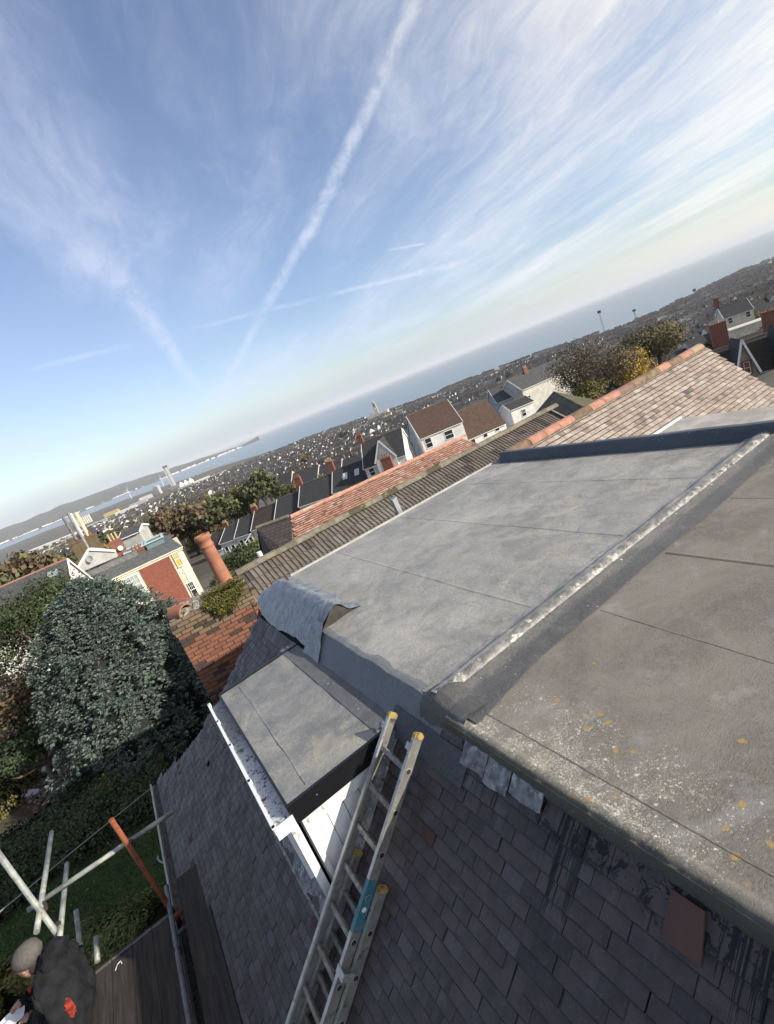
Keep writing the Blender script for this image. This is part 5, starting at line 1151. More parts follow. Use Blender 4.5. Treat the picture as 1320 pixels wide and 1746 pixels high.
def window(parent, x, z, w_, h_, y=0., bars=True, pane=None, face=-1, frame=None, thing_=True):
    """face -1: in the front wall (y const); returns window part with a pane sub-part"""
    fw = .07*max(.6, min(1., w_)); b = MB(); yy0, yy1 = y-.07, y+.02
    b.box(x-w_/2-fw, x-w_/2, yy0, yy1, z-h_/2-fw, z+h_/2+fw); b.box(x+w_/2, x+w_/2+fw, yy0, yy1, z-h_/2-fw, z+h_/2+fw); b.box(x-w_/2, x+w_/2, yy0, yy1, z+h_/2, z+h_/2+fw); b.box(x-w_/2-.05, x+w_/2+.05, yy0-.06, yy1, z-h_/2-fw-.03, z-h_/2-.0)
    if bars: b.box(x-w_/2, x+w_/2, yy0+.01, yy1, z-.03, z+.03)
    if bars == 2:
        for q in (-w_/6, w_/6): b.box(x+q-.012, x+q+.012, yy0+.02, yy1, z+.03, z+h_/2)
        b.box(x-w_/2, x+w_/2, yy0+.02, yy1, z+h_/4-.012, z+h_/4+.012)
    o = b.build('window', frame or m_trim, parent); MB().box(x-w_/2+.001, x+w_/2-.001, y-.012, y+.018, z-h_/2+.001, z+h_/2-.001).build('pane', pane or m_glass, o); return o
def chimney(parent, x, y, z0, z1, w_=.9, d_=.5, pots=3, mat=None, pm=None, ph=.45):
    b = MB(); b.box(x-w_/2, x+w_/2, y-d_/2, y+d_/2, z0, z1-.22); b.box(x-w_/2-.05, x+w_/2+.05, y-d_/2-.05, y+d_/2+.05, z1-.22, z1-.10); b.box(x-w_/2, x+w_/2, y-d_/2, y+d_/2, z1-.10, z1)
    c = b.build('chimney', mat or W_brick, parent)
    for i in range(pots):
        xx = x+(i-(pots-1)/2)*min(.34, w_/max(1, pots)*.95); MB().lathe([(.11, z1), (.12, z1+.04), (.095, z1+.08), (.085, z1+ph*.8), (.11, z1+ph*.85), (.11, z1+ph), (.08, z1+ph), (.07, z1+ph*.5)], (xx, y, 0), 9).build('pot', pm or m_potr, c)
    return c
def gable_roof(x0, x1, y0, y1, ze, zr_, over=.25, gx_=.12, th=.12):
    ym = (y0+y1)/2; s_ = (zr_-ze)/(ym-y0); b = MB(); zo = ze-over*s_
    for yy, sg in ((y0-over, 1), (y1+over, -1)):
        v = [(x0-gx_, yy, zo), (x1+gx_, yy, zo), (x1+gx_, ym, zr_), (x0-gx_, ym, zr_)]; v = v if sg > 0 else v[::-1]
        n = np.array((0, -s_*sg, 1))/math.hypot(1, s_); vs, fs = solidify([(a, b_, c+th) for a, b_, c in v], n, th*.9); b.add(vs, fs)
    return b
def gh(fr, name, label, x0, x1, depth, eave, ridge, base, wall, roof, cat='house', group=None, wins=(), chims=(), barge=True, y0=0., ridge_cap=True, gutter_=True, over=.22):
    """gabled house, ridge along local x; z values are absolute"""
    t_ = thing(name, label, cat, (float(fr.o[0]), float(fr.o[1]), base), fr.r, group); e, r_ = eave-base, ridge-base; y1 = y0+depth; ym = (y0+y1)/2
    b = MB(); b.box(x0, x1, y0, y1, 0, e); b.add([(x0, y0, e), (x0, y1, e), (x0, ym, r_), (x1, y0, e), (x1, y1, e), (x1, ym, r_)], [(0, 2, 1), (3, 4, 5), (0, 3, 5, 2), (1, 2, 5, 4)]); b.build('wall', wall, t_)
    ro = gable_roof(x0, x1, y0, y1, e, r_, over).build('roof', roof, t_)
    if ridge_cap: b = MB(); b.tube([(x0-.1, ym, r_+.12), (x1+.1, ym, r_+.12)], .11, 8); b.build('ridge', M('ridge_dark', (.08, .07, .06), (.13, .115, .10), scale=3), ro)
    if barge:
        s_ = (r_-e)/(ym-y0)
        for xx in (x0-.14, x1+.14):
            for ya, yb_ in ((y0-over, ym), (y1+over, ym)): MB().beam((xx, ya, e-over*s_+.04), (xx, yb_, r_+.04), .06, .24).build('bargeboard', m_trim, t_)
    if gutter_: b = MB(); b.box(x0, x1, y0-over-.10, y0-over+.02, e-over*((r_-e)/(ym-y0))-.03, e-over*((r_-e)/(ym-y0))+.06); b.build('gutter', m_trim, t_)
    for (x, z, w_, h_, *k) in wins: window(t_, x, z-base, w_, h_, y0, k[0] if k else True, k[1] if len(k) > 1 else None)
    for (x, y, z0, z1, w_, p) in chims: chimney(t_, x, y, z0-base, z1-base, w_, .55, p, None, random.choice((m_potr, m_potb)))
    return t_
random.seed(12)
# ---- dark concrete-tiled terrace next door
nh = thing('neighbour_house', 'terraced house next door with a dark double roll tiled roof and mossy ridge', 'house', (6.3, 10, -10), world=True)
NX0, NX1, NY, NZ, NB = 1.50, 11.05, 10.0, -.35, math.radians(34); nc, nsn, nt = math.cos(NB), math.sin(NB), math.tan(NB)
mt_conc = tile_mat('concrete_tile', (.105, .088, .076), (.150, .130, .112), (.070, .060, .055), (.175, .16, .145), .13, hik=.58)
def roll_tile(mat):
    b = MB(); prof = [(-.104, 0), (-.094, .022), (-.078, .030), (-.064, .024), (-.054, .006), (-.004, .004), (.004, .020), (.018, .030), (.034, .024), (.046, .006), (.098, .004)]
    v = [(x, y, z) for y in (-.15, .18) for x, z in prof]+[(x, -.15, z-.02) for x, z in prof]; n = len(prof)
    b.add(v, [(i, i+1, n+i+1, n+i) for i in range(n-1)]+[(2*n+i, 2*n+i+1, i+1, i) for i in range(n-1)]); return b.mesh('roof_tile', [mat])
rtm = [roll_tile(mt_conc)]; mats = []; rnd = random.Random(31)
for r_ in range(6):
    s_ = .20+r_*.29; y = NY-s_*nc; n_ = int((NX1-NX0)/.2)
    for i in range(n_):
        mats.append((Matrix.Translation((NX0+.1+i*.2, y, NZ-s_*nsn+.006*rnd.random())) @ frame((0, 0, 0), (1, 0, 0), (0, nc, nsn), (0, -nsn, nc)) @ Matrix.Rotation(-.075+rnd.gauss(0, .006), 4, 'X'), 0))
field(nh, 'roof_tile', rtm, mats, 300)
b = MB(); v, f = solidify([(NX0, NY, NZ-.02), (NX0, NY-4, NZ-4*nt-.02), (NX1, NY-4, NZ-4*nt-.02), (NX1, NY, NZ-.02)], (0, -nsn, nc), .1); b.add(v, f)
v, f = solidify([(NX0, NY, NZ+.02), (NX1, NY, NZ+.02), (NX1, NY+4, NZ-4*nt), (NX0, NY+4, NZ-4*nt)], (0, nsn, nc), .1); b.add(v, f); b.build('roof_deck', m_under, nh)
m_mridge = tile_mat('mossy_concrete_ridge', (.125, .112, .085), (.18, .165, .135), (.07, .065, .04), (.24, .215, .14), .15, hik=.5)
x = NX0-.03; rn = random.Random(8)
while x < NX1:
    o = link('ridge_tile', ridge_tile(m_mridge, .445, .105), nh); o.matrix_basis = Matrix.Translation((x, NY, NZ-.005+rn.random()*.012)) @ Matrix.Rotation(rn.gauss(0, .02), 4, 'X'); x += .45
b = MB(); b.box(NX0, NX1, NY-3.2, NY+3.2, -9.5, NZ-3.2*nt-.1); b.add([(NX0+.01, NY-3.2, NZ-3.2*nt-.1), (NX0+.01, NY+3.2, NZ-3.2*nt-.1), (NX0+.01, NY, NZ-.06), (NX1-.01, NY-3.2, NZ-3.2*nt-.1), (NX1-.01, NY+3.2, NZ-3.2*nt-.1), (NX1-.01, NY, NZ-.06)], [(0, 2, 1), (3, 4, 5)]); b.build('wall', m_wall, nh)
b = MB(); b.beam((NX0-.03, NY, NZ), (NX0-.03, NY-2.6, NZ-2.6*nt), .07, .06); b.beam((NX1+.03, NY, NZ), (NX1+.03, NY-2.6, NZ-2.6*nt), .07, .06); b.build('verge', M('verge_mortar', (.20, .18, .15), (.13, .115, .09), scale=8), nh)
# ---- terracotta roof behind it, with dark hip end
tf_ = HF(495, 880, 17, -6); th_ = thing('terracotta_roofed_house', 'long roof of small terracotta tiles with a dark hipped end behind the dark tiled roof', 'house', (float(tf_.o[0]), float(tf_.o[1]), -11), tf_.r)
z0_ = -.93+11; Lx = 7.35
b = MB(); b.add([(0, 0, z0_), (Lx, 0, z0_-.08), (Lx+1.2, -3.2, z0_-2.1), (-1.5, -3.2, z0_-2.1)], [(3, 2, 1, 0)]); b.add([(0, 0, z0_), (Lx, 0, z0_-.08), (Lx+1.2, 3.2, z0_-2.1), (-1.5, 3.2, z0_-2.1)], [(0, 1, 2, 3)]); b.add([(Lx, 0, z0_-.08), (Lx+1.2, -3.2, z0_-2.1), (Lx+1.2, 3.2, z0_-2.1)], [(0, 1, 2)]); b.build('roof', R_terra, th_)
b = MB(); b.add([(0, 0, z0_), (-1.12, .55, z0_+.12-.1), (-1.6, .3, z0_-2.5), (-1.2, -3.0, z0_-2.4), (-.62, -2., z0_-1.25)], [(0, 1, 2, 3, 4)]); b.add([(0, 0, z0_), (-1.12, .55, z0_+.02), (-1.3, 3.2, z0_-2.1), (0, 3.2, z0_-2.1)], [(0, 3, 2, 1)]); b.build('hip_end', R_hipd, th_)
mt_ter = tile_mat('terracotta_tile', (.27, .135, .095), (.37, .215, .16), (.15, .085, .065), (.46, .35, .29), .16, hik=.54)
ttm = [tile_mesh(mt_ter, .160, .2, .016, tail=M('tile_tail_red', (.05, .028, .022)), edge=.009)]  # dark tails and edges paint the shade lines between courses
ang = math.atan2(2.1, 3.2); ca3, sa3 = math.cos(ang), math.sin(ang); mats = []; rnd = random.Random(77)
for r_ in range(30):
    s_ = .08+r_*.1; xw = 1.5*s_/3.83
    x = -xw*.8+.08+(r_ % 2)*.08
    while x < Lx+xw*.7: mats.append((Matrix.Translation((x, -s_*ca3, z0_-s_*sa3-.011*max(0, x)+.012)) @ frame((0, 0, 0), (1, 0, 0), (0, ca3, sa3), (0, -sa3, ca3)) @ Matrix.Rotation(-.17+rnd.gauss(0, .01), 4, 'X') @ Matrix.Rotation(rnd.gauss(0, .012), 4, 'Z'), 0)); x += .163
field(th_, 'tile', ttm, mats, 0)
MB().box(-1.2, Lx+.9, -2.9, 2.9, 0, z0_-2.15).build('wall', m_wall, th_)
m_tr = tile_mat('terracotta_ridge_small', (.42, .20, .14), (.52, .30, .22), (.22, .12, .09), (.50, .36, .28), .1)
x = 0.; 
while x < Lx-.1:
    link('ridge_tile', ridge_tile(m_tr, .435, .085), th_, (x, 0, z0_-.01-.011*x)); x += .445
for s_ in (-.2,): b = MB(); b.tube([(-.05, .0, z0_+.03), (-1.12, .55, z0_+.05)], .07, 8); b.build('hip_ridge', m_mridge, th_)
MB().tube([aty(452, 962, 11.5), aty(441, 941, 11.5)], .06, 10).build('flue_pipe', m_trim, label='small white capped flue standing behind the dark ridge', category='flue')
# mossy brown roof past the end of the dark roof
fm = HF(918, 712, 31, -3); pR = atd(986, 689, 25); pT = atz(944, 667, float(pR[2])); dr = pT-pR; L_ = float(np.linalg.norm(dr[:2])); L_ = min(L_, 14.); dr = dr/np.linalg.norm(dr); sd2 = np.array([-dr[1], dr[0], 0])
mh = thing('mossy_roofed_house', 'mossy olive brown roof beyond the far end of the dark tiled roof', 'house', (float(pR[0]), float(pR[1]), -14), world=True)
b = MB()
for sg in (1, -1):
    q = [pR-dr*1.5, pT, pT+sd2*sg*3.6-(0, 0, 2.3), pR-dr*1.5+sd2*sg*3.6-(0, 0, 2.3)]; q = q if sg < 0 else q[::-1]; v, f = solidify(q, (0, 0, 1), .12); b.add(v, f)
b.build('roof', R_moss, mh)
c_ = (pR-dr*1.5+pT)/2; hz_ = (float(pR[2])-2.5+14)/2; b = MB(); b.obox((c_[0], c_[1], -14+hz_), dr*(L_/2+.5), sd2*3.2, (0, 0, hz_)); b.build('wall', W_stone, mh)
# ================================================================ mid-distance houses
g0 = ground
F1 = HF(510, 863, 85, -44); BZ = -23.
def w2(x, z=-12.6, w_=.8, h_=1.35): return (x, z, w_, h_, True)
grp = 'houses of the terrace beyond the terracotta roof'
gh(F1, 'terraced_house', 'white terraced house at the low end of the row, behind the tall chimney pot', -20.9, -17.5, 8, -14.4, -12.0, BZ-1, W_white, R_dkbrown, group=grp, chims=[(-17.6, 4, -13, -11.2, .7, 2)])
gh(F1, 'terraced_house', 'white terraced house with two upper windows and plain slate roof, second from the chimney pot', -17.4, -14.1, 8, -13.45, -11.6, BZ-1, W_white, R_slate, group=grp, wins=[(-16.6, -15.2, .7, 1.7), (-15.2, -15.2, .7, 1.7)], chims=[(-17.3, 4, -12, -10.7, .9, 3)])
gh(F1, 'terraced_house', 'white terraced house with smooth blue-black slate roof and tall paired windows', -14.05, -10.55, 8, -13.3, -11.05, BZ-1, W_white, R_slate, group=grp, wins=[(-13.2, -15.0, .7, 1.9), (-12.2, -15.0, .7, 1.9), (-11.2, -15.0, .7, 1.9)], chims=[(-10.4, 4, -12, -9.6, 1.2, 5)])
gh(F1, 'terraced_house', 'terraced house with a dark brown tiled roof below the orange chimney', -10.3, -5.35, 8, -12.95, -10.45, BZ-1, W_cream, R_dkbrown, group=grp, wins=[(-9.2, -14.3, .8, 1.5)])
gh(F1, 'terraced_house', 'terraced house with black slate roof and white verges in the middle of the row', -5.25, -.15, 8, -12.5, -9.9, BZ, W_white, R_slate, group=grp, wins=[(-3.8, -13.7, .9, 1.3), (-1.4, -13.7, .9, 1.3)])
gh(F1, 'terraced_house', 'pale mint green terraced house with broad black slate roof', 0, 6.55, 8, -11.65, -8.9, BZ, W_mint, R_slate, group=grp, wins=[(1.4, -12.9, .8, 1.1), (5., -12.6, .9, 1.3)], chims=[(-.1, 4, -10, -7.3, 1.1, 4)])
h7 = gh(F1, 'terraced_house', 'terraced house with two skylights in its dark slate roof', 6.65, 13.1, 8, -11.35, -8.45, BZ, W_white, R_slate, group=grp, wins=[(8.2, -12.7, .9, 1.1)], chims=[(6.6, 4, -9.5, -6.6, 1.1, 4)])
for x in (9.0, 11.2):
    s_ = (11.35-8.45)/4; b = MB(); zc = -11.35+2.1*s_-BZ+.16; b.obox((x, 2.1, zc), (.40, 0, 0), (0, .55, .55*s_), (0, -.05*s_, .05)); o = b.build('skylight', m_trim, h7); MB().obox((x, 2.1-.04, zc+.05), (.32, 0, 0), (0, .45, .45*s_), (0, -.01, .012)).build('pane', M('skylight_glass', (.42, .47, .50), rough=.2), o)
# white gabled house at the top of the row
gh8 = gh(F1, 'gabled_house', 'white house with a steep front gable, arched window and black slate roof', 13.3, 20.4, 8, -9.2, -5.7, BZ, W_white, R_slate, wins=[(14.35, -10.15, .85, 1.15)], chims=[(13.3, 4, -7, -4.2, .8, 3)])
b = MB(); gx0, gx1, gz0, gz1 = 15.6, 19.0, -8.9-BZ, -5.9-BZ; gm = (gx0+gx1)/2
b.add([(gx0, -.35, 0), (gx1, -.35, 0), (gx1, -.35, gz0), (gm, -.35, gz1), (gx0, -.35, gz0), (gx0, 4, 0), (gx1, 4, 0), (gx1, 4, gz0), (gm, 4, gz1), (gx0, 4, gz0)], [(0, 1, 2, 3, 4), (0, 4, 9, 5), (1, 6, 7, 2)]); b.build('front_gable', W_white, gh8)
b = MB(); 
for xa in (gx0-.15, gx1+.15):
    vs, fs = solidify([(xa, -.6, gz0-.1), (gm, -.6, gz1+.15), (gm, 4, gz1+.15), (xa, 4, gz0-.1)][::(1 if xa < gm else -1)], (0, 0, 1), .1); b.add(vs, fs)
b.build('gable_roof', R_slate, gh8)
b = MB(); b.beam((gx0-.15, -.62, gz0-.12), (gm, -.62, gz1+.12), .06, .22); b.beam((gx1+.15, -.62, gz0-.12), (gm, -.62, gz1+.12), .06, .22); b.build('bargeboard', m_trim, gh8)
wz = -9.6-BZ; b = MB(); b.box(gm-.45, gm+.45, -.40, -.33, wz-.7, wz+.45); b.add([(gm+.45*math.cos(a), -.40, wz+.45+.45*math.sin(a)) for a in np.linspace(0, math.pi, 9)], [tuple(range(9))[::-1]]); o = b.build('window', m_glass, gh8)
b = MB()
for i in range(8): a, c = math.pi*i/8, math.pi*(i+1)/8; b.beam((gm+.5*math.cos(a), -.42, wz+.45+.5*math.sin(a)), (gm+.5*math.cos(c), -.42, wz+.45+.5*math.sin(c)), .06, .09)
b.box(gm-.54, gm-.45, -.46, -.38, wz-.75, wz+.45); b.box(gm+.45, gm+.54, -.46, -.38, wz-.75, wz+.45); b.box(gm-.6, gm+.6, -.5, -.38, wz-.8, wz-.7); b.box(gm-.45, gm+.45, -.44, -.40, wz+.40, wz+.46); b.build('window_frame', m_trim, o)
fb = HF(663, 795, 70, -44); chm = thing('brick_chimney', 'red brick chimney stack just above the terracotta roof, below the arched window', 'chimney', tuple(float(q) for q in fb.o-np.array((0, 0, 9))), fb.r); chimney(chm, 0, 0, 0, 10.4, 1.5, .8, 3, None, m_potr, .5)
# white rendered house and brown roofed neighbour
F2 = HF(717, 748, 82, -23)
gh(F2, 'white_house', 'big white rendered house with stained gable and brown tiled roof', -.05, 7.45, 9, -8.3, -4.5, -24, W_white, R_brown, wins=[(1.05, -9.45, 1.05, 1.5), (4.7, -9.45, 1.4, 1.3)], over=.15)
F3 = HF(800, 750, 92, -16)
gh(F3, 'brown_roofed_house', 'low house with brown hipped tile roof and three square windows, beside the white house', -.2, 7.8, 9, -12.7, -7.9, -26, W_white, R_brown, wins=[(.65, -13.5, .8, .8, False), (3.3, -13.25, .8, .8, False), (5.9, -13.1, .8, .7, False)], barge=False, over=.2)
F4 = HF(*(820+170*.3788, 420+600*.3788), 115, -12)
gh(F4, 'long_white_house', 'long pale rendered house with grey slate roof behind the leafless tree', 0, 17, 8.5, -10.1, -7.4, -27, rmat('render_pale', (.52, .50, .45)), R_slate2, wins=[(1.2, -12.4, .7, 1.1), (11, -12.2, .8, 1.2)], chims=[(5, 4, -8.2, -6.2, 1., 3)])
F5 = HF(820+75*.3788, 420+695*.3788, 118, -30)
gh(F5, 'blue_grey_house', 'blue-grey rendered house with slate roof between the brown roof and the long white house', -.3, 4.6, 8, -11.2, -8.2, -27, W_blue, R_slate2, wins=[(1., -12.6, .7, 1.1), (3.2, -12.7, .7, 1.1)])
F5b = HF(870, 700, 104, -20); gh(F5b, 'white_annexe', 'small white annexe with a flat black roof and one window, right of the brown roof', 0, 5.2, 5, float(F5b.L(870, 700)[1]), float(F5b.L(870, 700)[1])+1.1, -26, W_white, R_slate, wins=[(2.6, float(F5b.L(870, 708)[1])-.6, .9, 1.3, 2)])
# right-hand gabled terrace
S6 = lambda x, y: (1120+x/6.6, 420+y/6.6)
F6 = HF(*S6(1140, 1470), 86, -52); k6 = 86/45.
def s6(z): return (z-2)*k6+2
grp2 = 'front gabled houses past the end of the clay tiled roof'
for i, xo in enumerate((-2.45, 2.3)):
    e6, r6 = s6(-6.9), s6(-4.40); t_ = thing('gabled_house', ['house with white trimmed steep gable and narrow window beyond the clay tiled verge', 'second front gabled house at the edge, with a grey gutter and downpipe'][i], 'house', (float(F6.o[0]), float(F6.o[1]), -24), F6.r, grp2)
    x0, x1 = xo, xo+2.7; xm = (x0+x1)/2; B_ = -24
    b = MB(); b.add([(x0, 0, 0), (x1, 0, 0), (x1, 0, e6-B_), (xm, 0, r6-B_), (x0, 0, e6-B_), (x0, 5, 0), (x1, 5, 0), (x1, 5, e6-B_), (xm, 5, r6-B_), (x0, 5, e6-B_)], [(0, 1, 2, 3, 4), (0, 4, 9, 5), (1, 6, 7, 2)]); b.build('wall', W_stone, t_)
    b = MB()
    for xa, d_ in ((x0-.12, 1), (x1+.12, -1)):
        vs, fs = solidify([(xa, -.3, e6-B_-.15), (xm, -.3, r6-B_+.1), (xm, 5, r6-B_+.1), (xa, 5, e6-B_-.15)][::d_], (0, 0, 1), .12); b.add(vs, fs)
    b.build('gable_roof', R_slate, t_)
    b = MB()
    for xa in (x0-.12, x1+.12): b.beam((xa, -.34, e6-B_-.2), (xm, -.34, r6-B_+.08), .08, .26)
    b.build('bargeboard', m_trim, t_)
    window(t_, xm+.1, s6(-6.45)-B_, .62, 1.55, 0, True, None, frame=m_trim)
    b = MB(); b.box(xm-.5, xm+.7, -.03, -.005, s6(-7)-B_, s6(-5.9)-B_); b.build('brick_surround', W_brick, t_)
gh(F6, 'terraced_house', 'long dark slate roof running behind the two steep front gables', -5.6, 9, 9, s6(-7.1), s6(-5.0), -24, W_stone, R_dkbrown, barge=False, y0=1.0, chims=[])
F6b = HF(*S6(600, 1110), 100, -43); gh(F6b, 'terraced_house', 'brick terrace with dark tiled roof just past the ridge end of the clay tiled roof', -3.4, 12, 8, float(F6b.L(*S6(560, 1190))[1])-2.9, float(F6b.L(*S6(560, 1190))[1])-.35, -24, W_brick, R_dkbrown, barge=True)
fb = HF(*S6(700, 990), 104, -55); chm = thing('brick_chimney', 'large square red brick chimney stack at the right, in front of the cream rear walls', 'chimney', tuple(float(q) for q in fb.o-np.array((0, 0, 9))), fb.r); chimney(chm, 0, 0, 0, 10.9, 2.3, 1.2, 2, None, m_potb, .3)
fb = HF(*S6(1290, 870), 98, -55); chm = thing('brick_chimney', 'red brick chimney stack at the far right edge above the dark slate roofs', 'chimney', tuple(float(q) for q in fb.o-np.array((0, 0, 9))), fb.r); chimney(chm, 0, 0, 0, 11.0, 2.0, 1.0, 2, None, m_potr, .3)
F7 = HF(*S6(770, 810), 150, -53); k7 = 150/110.
gh(F7, 'rear_terrace', 'cream rear wall with two sash windows under a broad dark slate roof', -.2, 5.6, 8, (-9.25-2)*k7+2, (-7.5-2)*k7+2, -30, W_cream, R_slate, wins=[(.9, (-9.9-2)*k7+2, .8, 1.2), (4.5, (-9.85-2)*k7+2, .8, 1.2)], chims=[(-.3, 4, -11, -8.4, .9, 3)])
b_ = gh(HF(*S6(820, 960), 140, -53), 'flat_extension', 'low flat white roofed rear extension below the cream wall with sash windows', 0, 6.6, 3., float(HF(*S6(820, 960), 140, -53).L(*S6(820, 950))[1]), float(HF(*S6(820, 960), 140, -53).L(*S6(820, 950))[1])+.3, -30, W_cream, M('pale_felt_roof', (.55, .52, .46)), barge=False)
# ================================================================ cream building with brick panel and its stacks
KC = 54/43.; F8 = HF(345, 1022, 54, -4); BC = -17.
def cz_(z): return (z-2)*KC+2-BC
S1 = lambda x, y: (90+x/4.889, 860+y/4.889)
cb = thing('cream_building', 'tall cream rendered building with a red brick panel, sash windows and lead covered parapet', 'building', (float(F8.o[0]), float(F8.o[1]), BC), F8.r)
XL, XR = -10.6, .45; zt = cz_(-3.95)
b = MB(); b.box(XL, XR, 0, 9, 0, zt-.30); b.build('wall', W_cream, cb)
b = MB(); b.box(XL-.1, XR+.10, -.12, 9.1, zt-.30, zt-.08); b.box(XL-.22, XR+.22, -.26, 9.2, zt-.08, zt+.03); b.box(XR-.78, XR+.04, -.06, .02, 0, zt-.45); b.box(XR-.9, XR+.08, -.09, .02, cz_(-5.95), cz_(-5.85)); b.build('cornice', M('cream_moulding', (.68, .64, .52), (.60, .56, .44), scale=2), cb)
b = MB(); v, f = solidify([(XL-.2, -.24, zt+.04), (XR+.2, -.24, zt+.04), (XR-.3, 2.4, zt+.75), (XL+.3, 2.4, zt+.75)], (0, -.3, 1), .1); b.add(v, f); b.box(XL+.3, XR-.3, 2.4, 8.6, zt-.1, zt+.72); b.build('lead_roof', m_lead2, cb)
bp = MB(); bp.box(-3.85, -.90, -.10, .02, 0, cz_(-4.12)); bpo = bp.build('brick_panel', course_mat('panel_brick', (.25, .085, .055), (.19, .062, .045), (.17, .10, .08), .225, .075, 1.), cb)
window(cb, -.32, cz_(-4.72), .50, 1.45, -.07, 2, m_curt); window(cb, -.32, cz_(-7.50), .50, 1.6, -.07, 2); window(cb, -4.75, cz_(-5.15), 1.05, 1.9, 0, 2, M('pale_blind', (.30, .34, .34))); window(cb, -4.75, cz_(-8.2), 1.05, 1.9, 0, 2); window(cb, -8., cz_(-5.15), 1.05, 1.9, 0, 2)
for xa in (-3.6, -1.55):     # flat dormers with pale frames
    b = MB(); b.box(xa-.9, xa+.9, 3.2, 6.6, zt+.6, zt+1.30); o = b.build('roof_dormer', M('dormer_side', (.13, .19, .20)), cb)
    b = MB(); b.box(xa-1.05, xa+1.05, 3.0, 3.35, zt+1.3, zt+1.40); b.box(xa-1.05, xa+1.05, 6.4, 6.7, zt+1.3, zt+1.40); b.box(xa-1.05, xa-.75, 3.35, 6.4, zt+1.3, zt+1.40); b.box(xa+.75, xa+1.05, 3.35, 6.4, zt+1.3, zt+1.40); b.build('coping', M('pale_blue_coping', (.42, .52, .56), (.34, .42, .46)), o)
def cpos(x, y, yl): lx, z = F8.L(*S1(x, y), yl); return lx, z-BC
# stacks
def stack(pl, pr, pb_, yl, label, mat, pots, pm, ph, d_=.9):
    (xa, za), (xb, zb_) = cpos(*pl, yl), cpos(*pr, yl); _, zlow = cpos(*pb_, yl)
    o = chimney(cb, (xa+xb)/2, yl+d_/2, zlow-1.2, (za+zb_)/2, abs(xb-xa), d_, pots, mat, pm, ph); o['label'] = label; return o
stack((460, 315), (560, 285), (600, 380), 4.2, 'tall red brick stack with cream pots and white satellite dish', W_brick, 3, m_potb, .75)
stack((645, 400), (755, 355), (690, 430), 2.5, 'small brown stack with red pots and one white flue', M('brown_brick', (.15, .085, .06), (.11, .07, .05), scale=5), 3, m_potr, .45)
stack((140, 330), (345, 240), (340, 380), 7.5, 'broad mossy brown stack crowded with red pots', M('mossy_brick', (.10, .070, .048), (.14, .11, .06), scale=3), 6, m_potr, .35)
# tall flues
m_pipe = M('dull_flue', (.22, .22, .21), (.32, .32, .31), scale=3, metal=.2); m_piped = M('dark_flue', (.12, .12, .12), (.2, .2, .2), scale=3); m_pipey = M('buff_flue', (.56, .50, .34), (.46, .41, .28), scale=3)
for (a, c, r_, mt, yl, lb) in (((80, 105), (185, 275), .14, m_piped, 7.8, 'tall dark flue'), ((125, 70), (232, 255), .15, m_pipe, 7.8, 'tall dark grey flue'), ((150, 75), (240, 240), .09, m_trim, 7.8, 'slim white flue'), ((182, 68), (284, 245), .13, m_pipey, 7.9, 'tall buff flue'), ((197, 66), (296, 250), .13, m_pipey, 8.2, 'second tall buff flue'), ((235, 255), (372, 500), .13, m_pipe, 5.2, 'long grey flue with black straps')):
    (xa, za), (xb, zb_) = cpos(*a, yl), cpos(*c, yl); MB().tube([(xb, yl, zb_-.3), ((xa+xb)/2, yl, za)], r_, 10).build('flue', mt, cb, label=lb)
# white pediment gable and satellite dish
(xa, za), (xm_, zm), (xb, zb_) = cpos(170, 575, 3.), cpos(300, 378, 3.), cpos(500, 400, 3.)
zlo = za-.2; b = MB(); b.add([(xa, 3, zlo), (xb+.2, 3, zlo-.1), (xb+.2, 3, zb_), (xm_, 3, zm), (xa, 5, zlo), (xb+.2, 5, zlo-.1), (xb+.2, 5, zb_), (xm_, 5, zm)], [(0, 1, 2, 3), (0, 3, 7, 4), (3, 2, 6, 7), (1, 5, 6, 2)]); b.build('pediment', rmat('pediment_grey', (.46, .46, .44)), cb)
b = MB(); b.beam((xa-.1, 2.9, zlo), (xm_, 2.9, zm+.05), .12, .2); b.beam((xm_, 2.9, zm+.05), (xb+.3, 2.9, zb_+.05), .12, .2); b.build('bargeboard', m_trim, cb)
lx, lz = cpos(565, 365, 4.); MB().lathe([(.02, 0), (.18, .03), (.26, .08)], (lx, 4.05, lz), 14, axis=(.2, -1, .3)).build('satellite_dish', m_trim, cb)
lx, lz = cpos(310, 455, 2.8); MB().lathe([(.02, 0), (.2, .03), (.32, .09)], (lx, 2.8, lz), 14, axis=(-.3, -1, .3)).build('satellite_dish', M('grey_dish', (.30, .31, .32)), cb)
b = MB(); b.box(-9.6, -3.4, 2.4, 2.9, zt+.6, zt+1.25); b.build('parapet', m_piped, cb)
# small white-gabled house behind (between stacks)
F9 = HF(*S1(520, 260), 68, -20); gh(F9, 'small_gabled_house', 'small grey gabled house roof peeping behind the red brick stack', .2, 2.6, 4, float(F9.L(*S1(540, 300))[1]), float(F9.L(*S1(540, 250), 2.5)[1]), -18, W_grey, R_slate2)
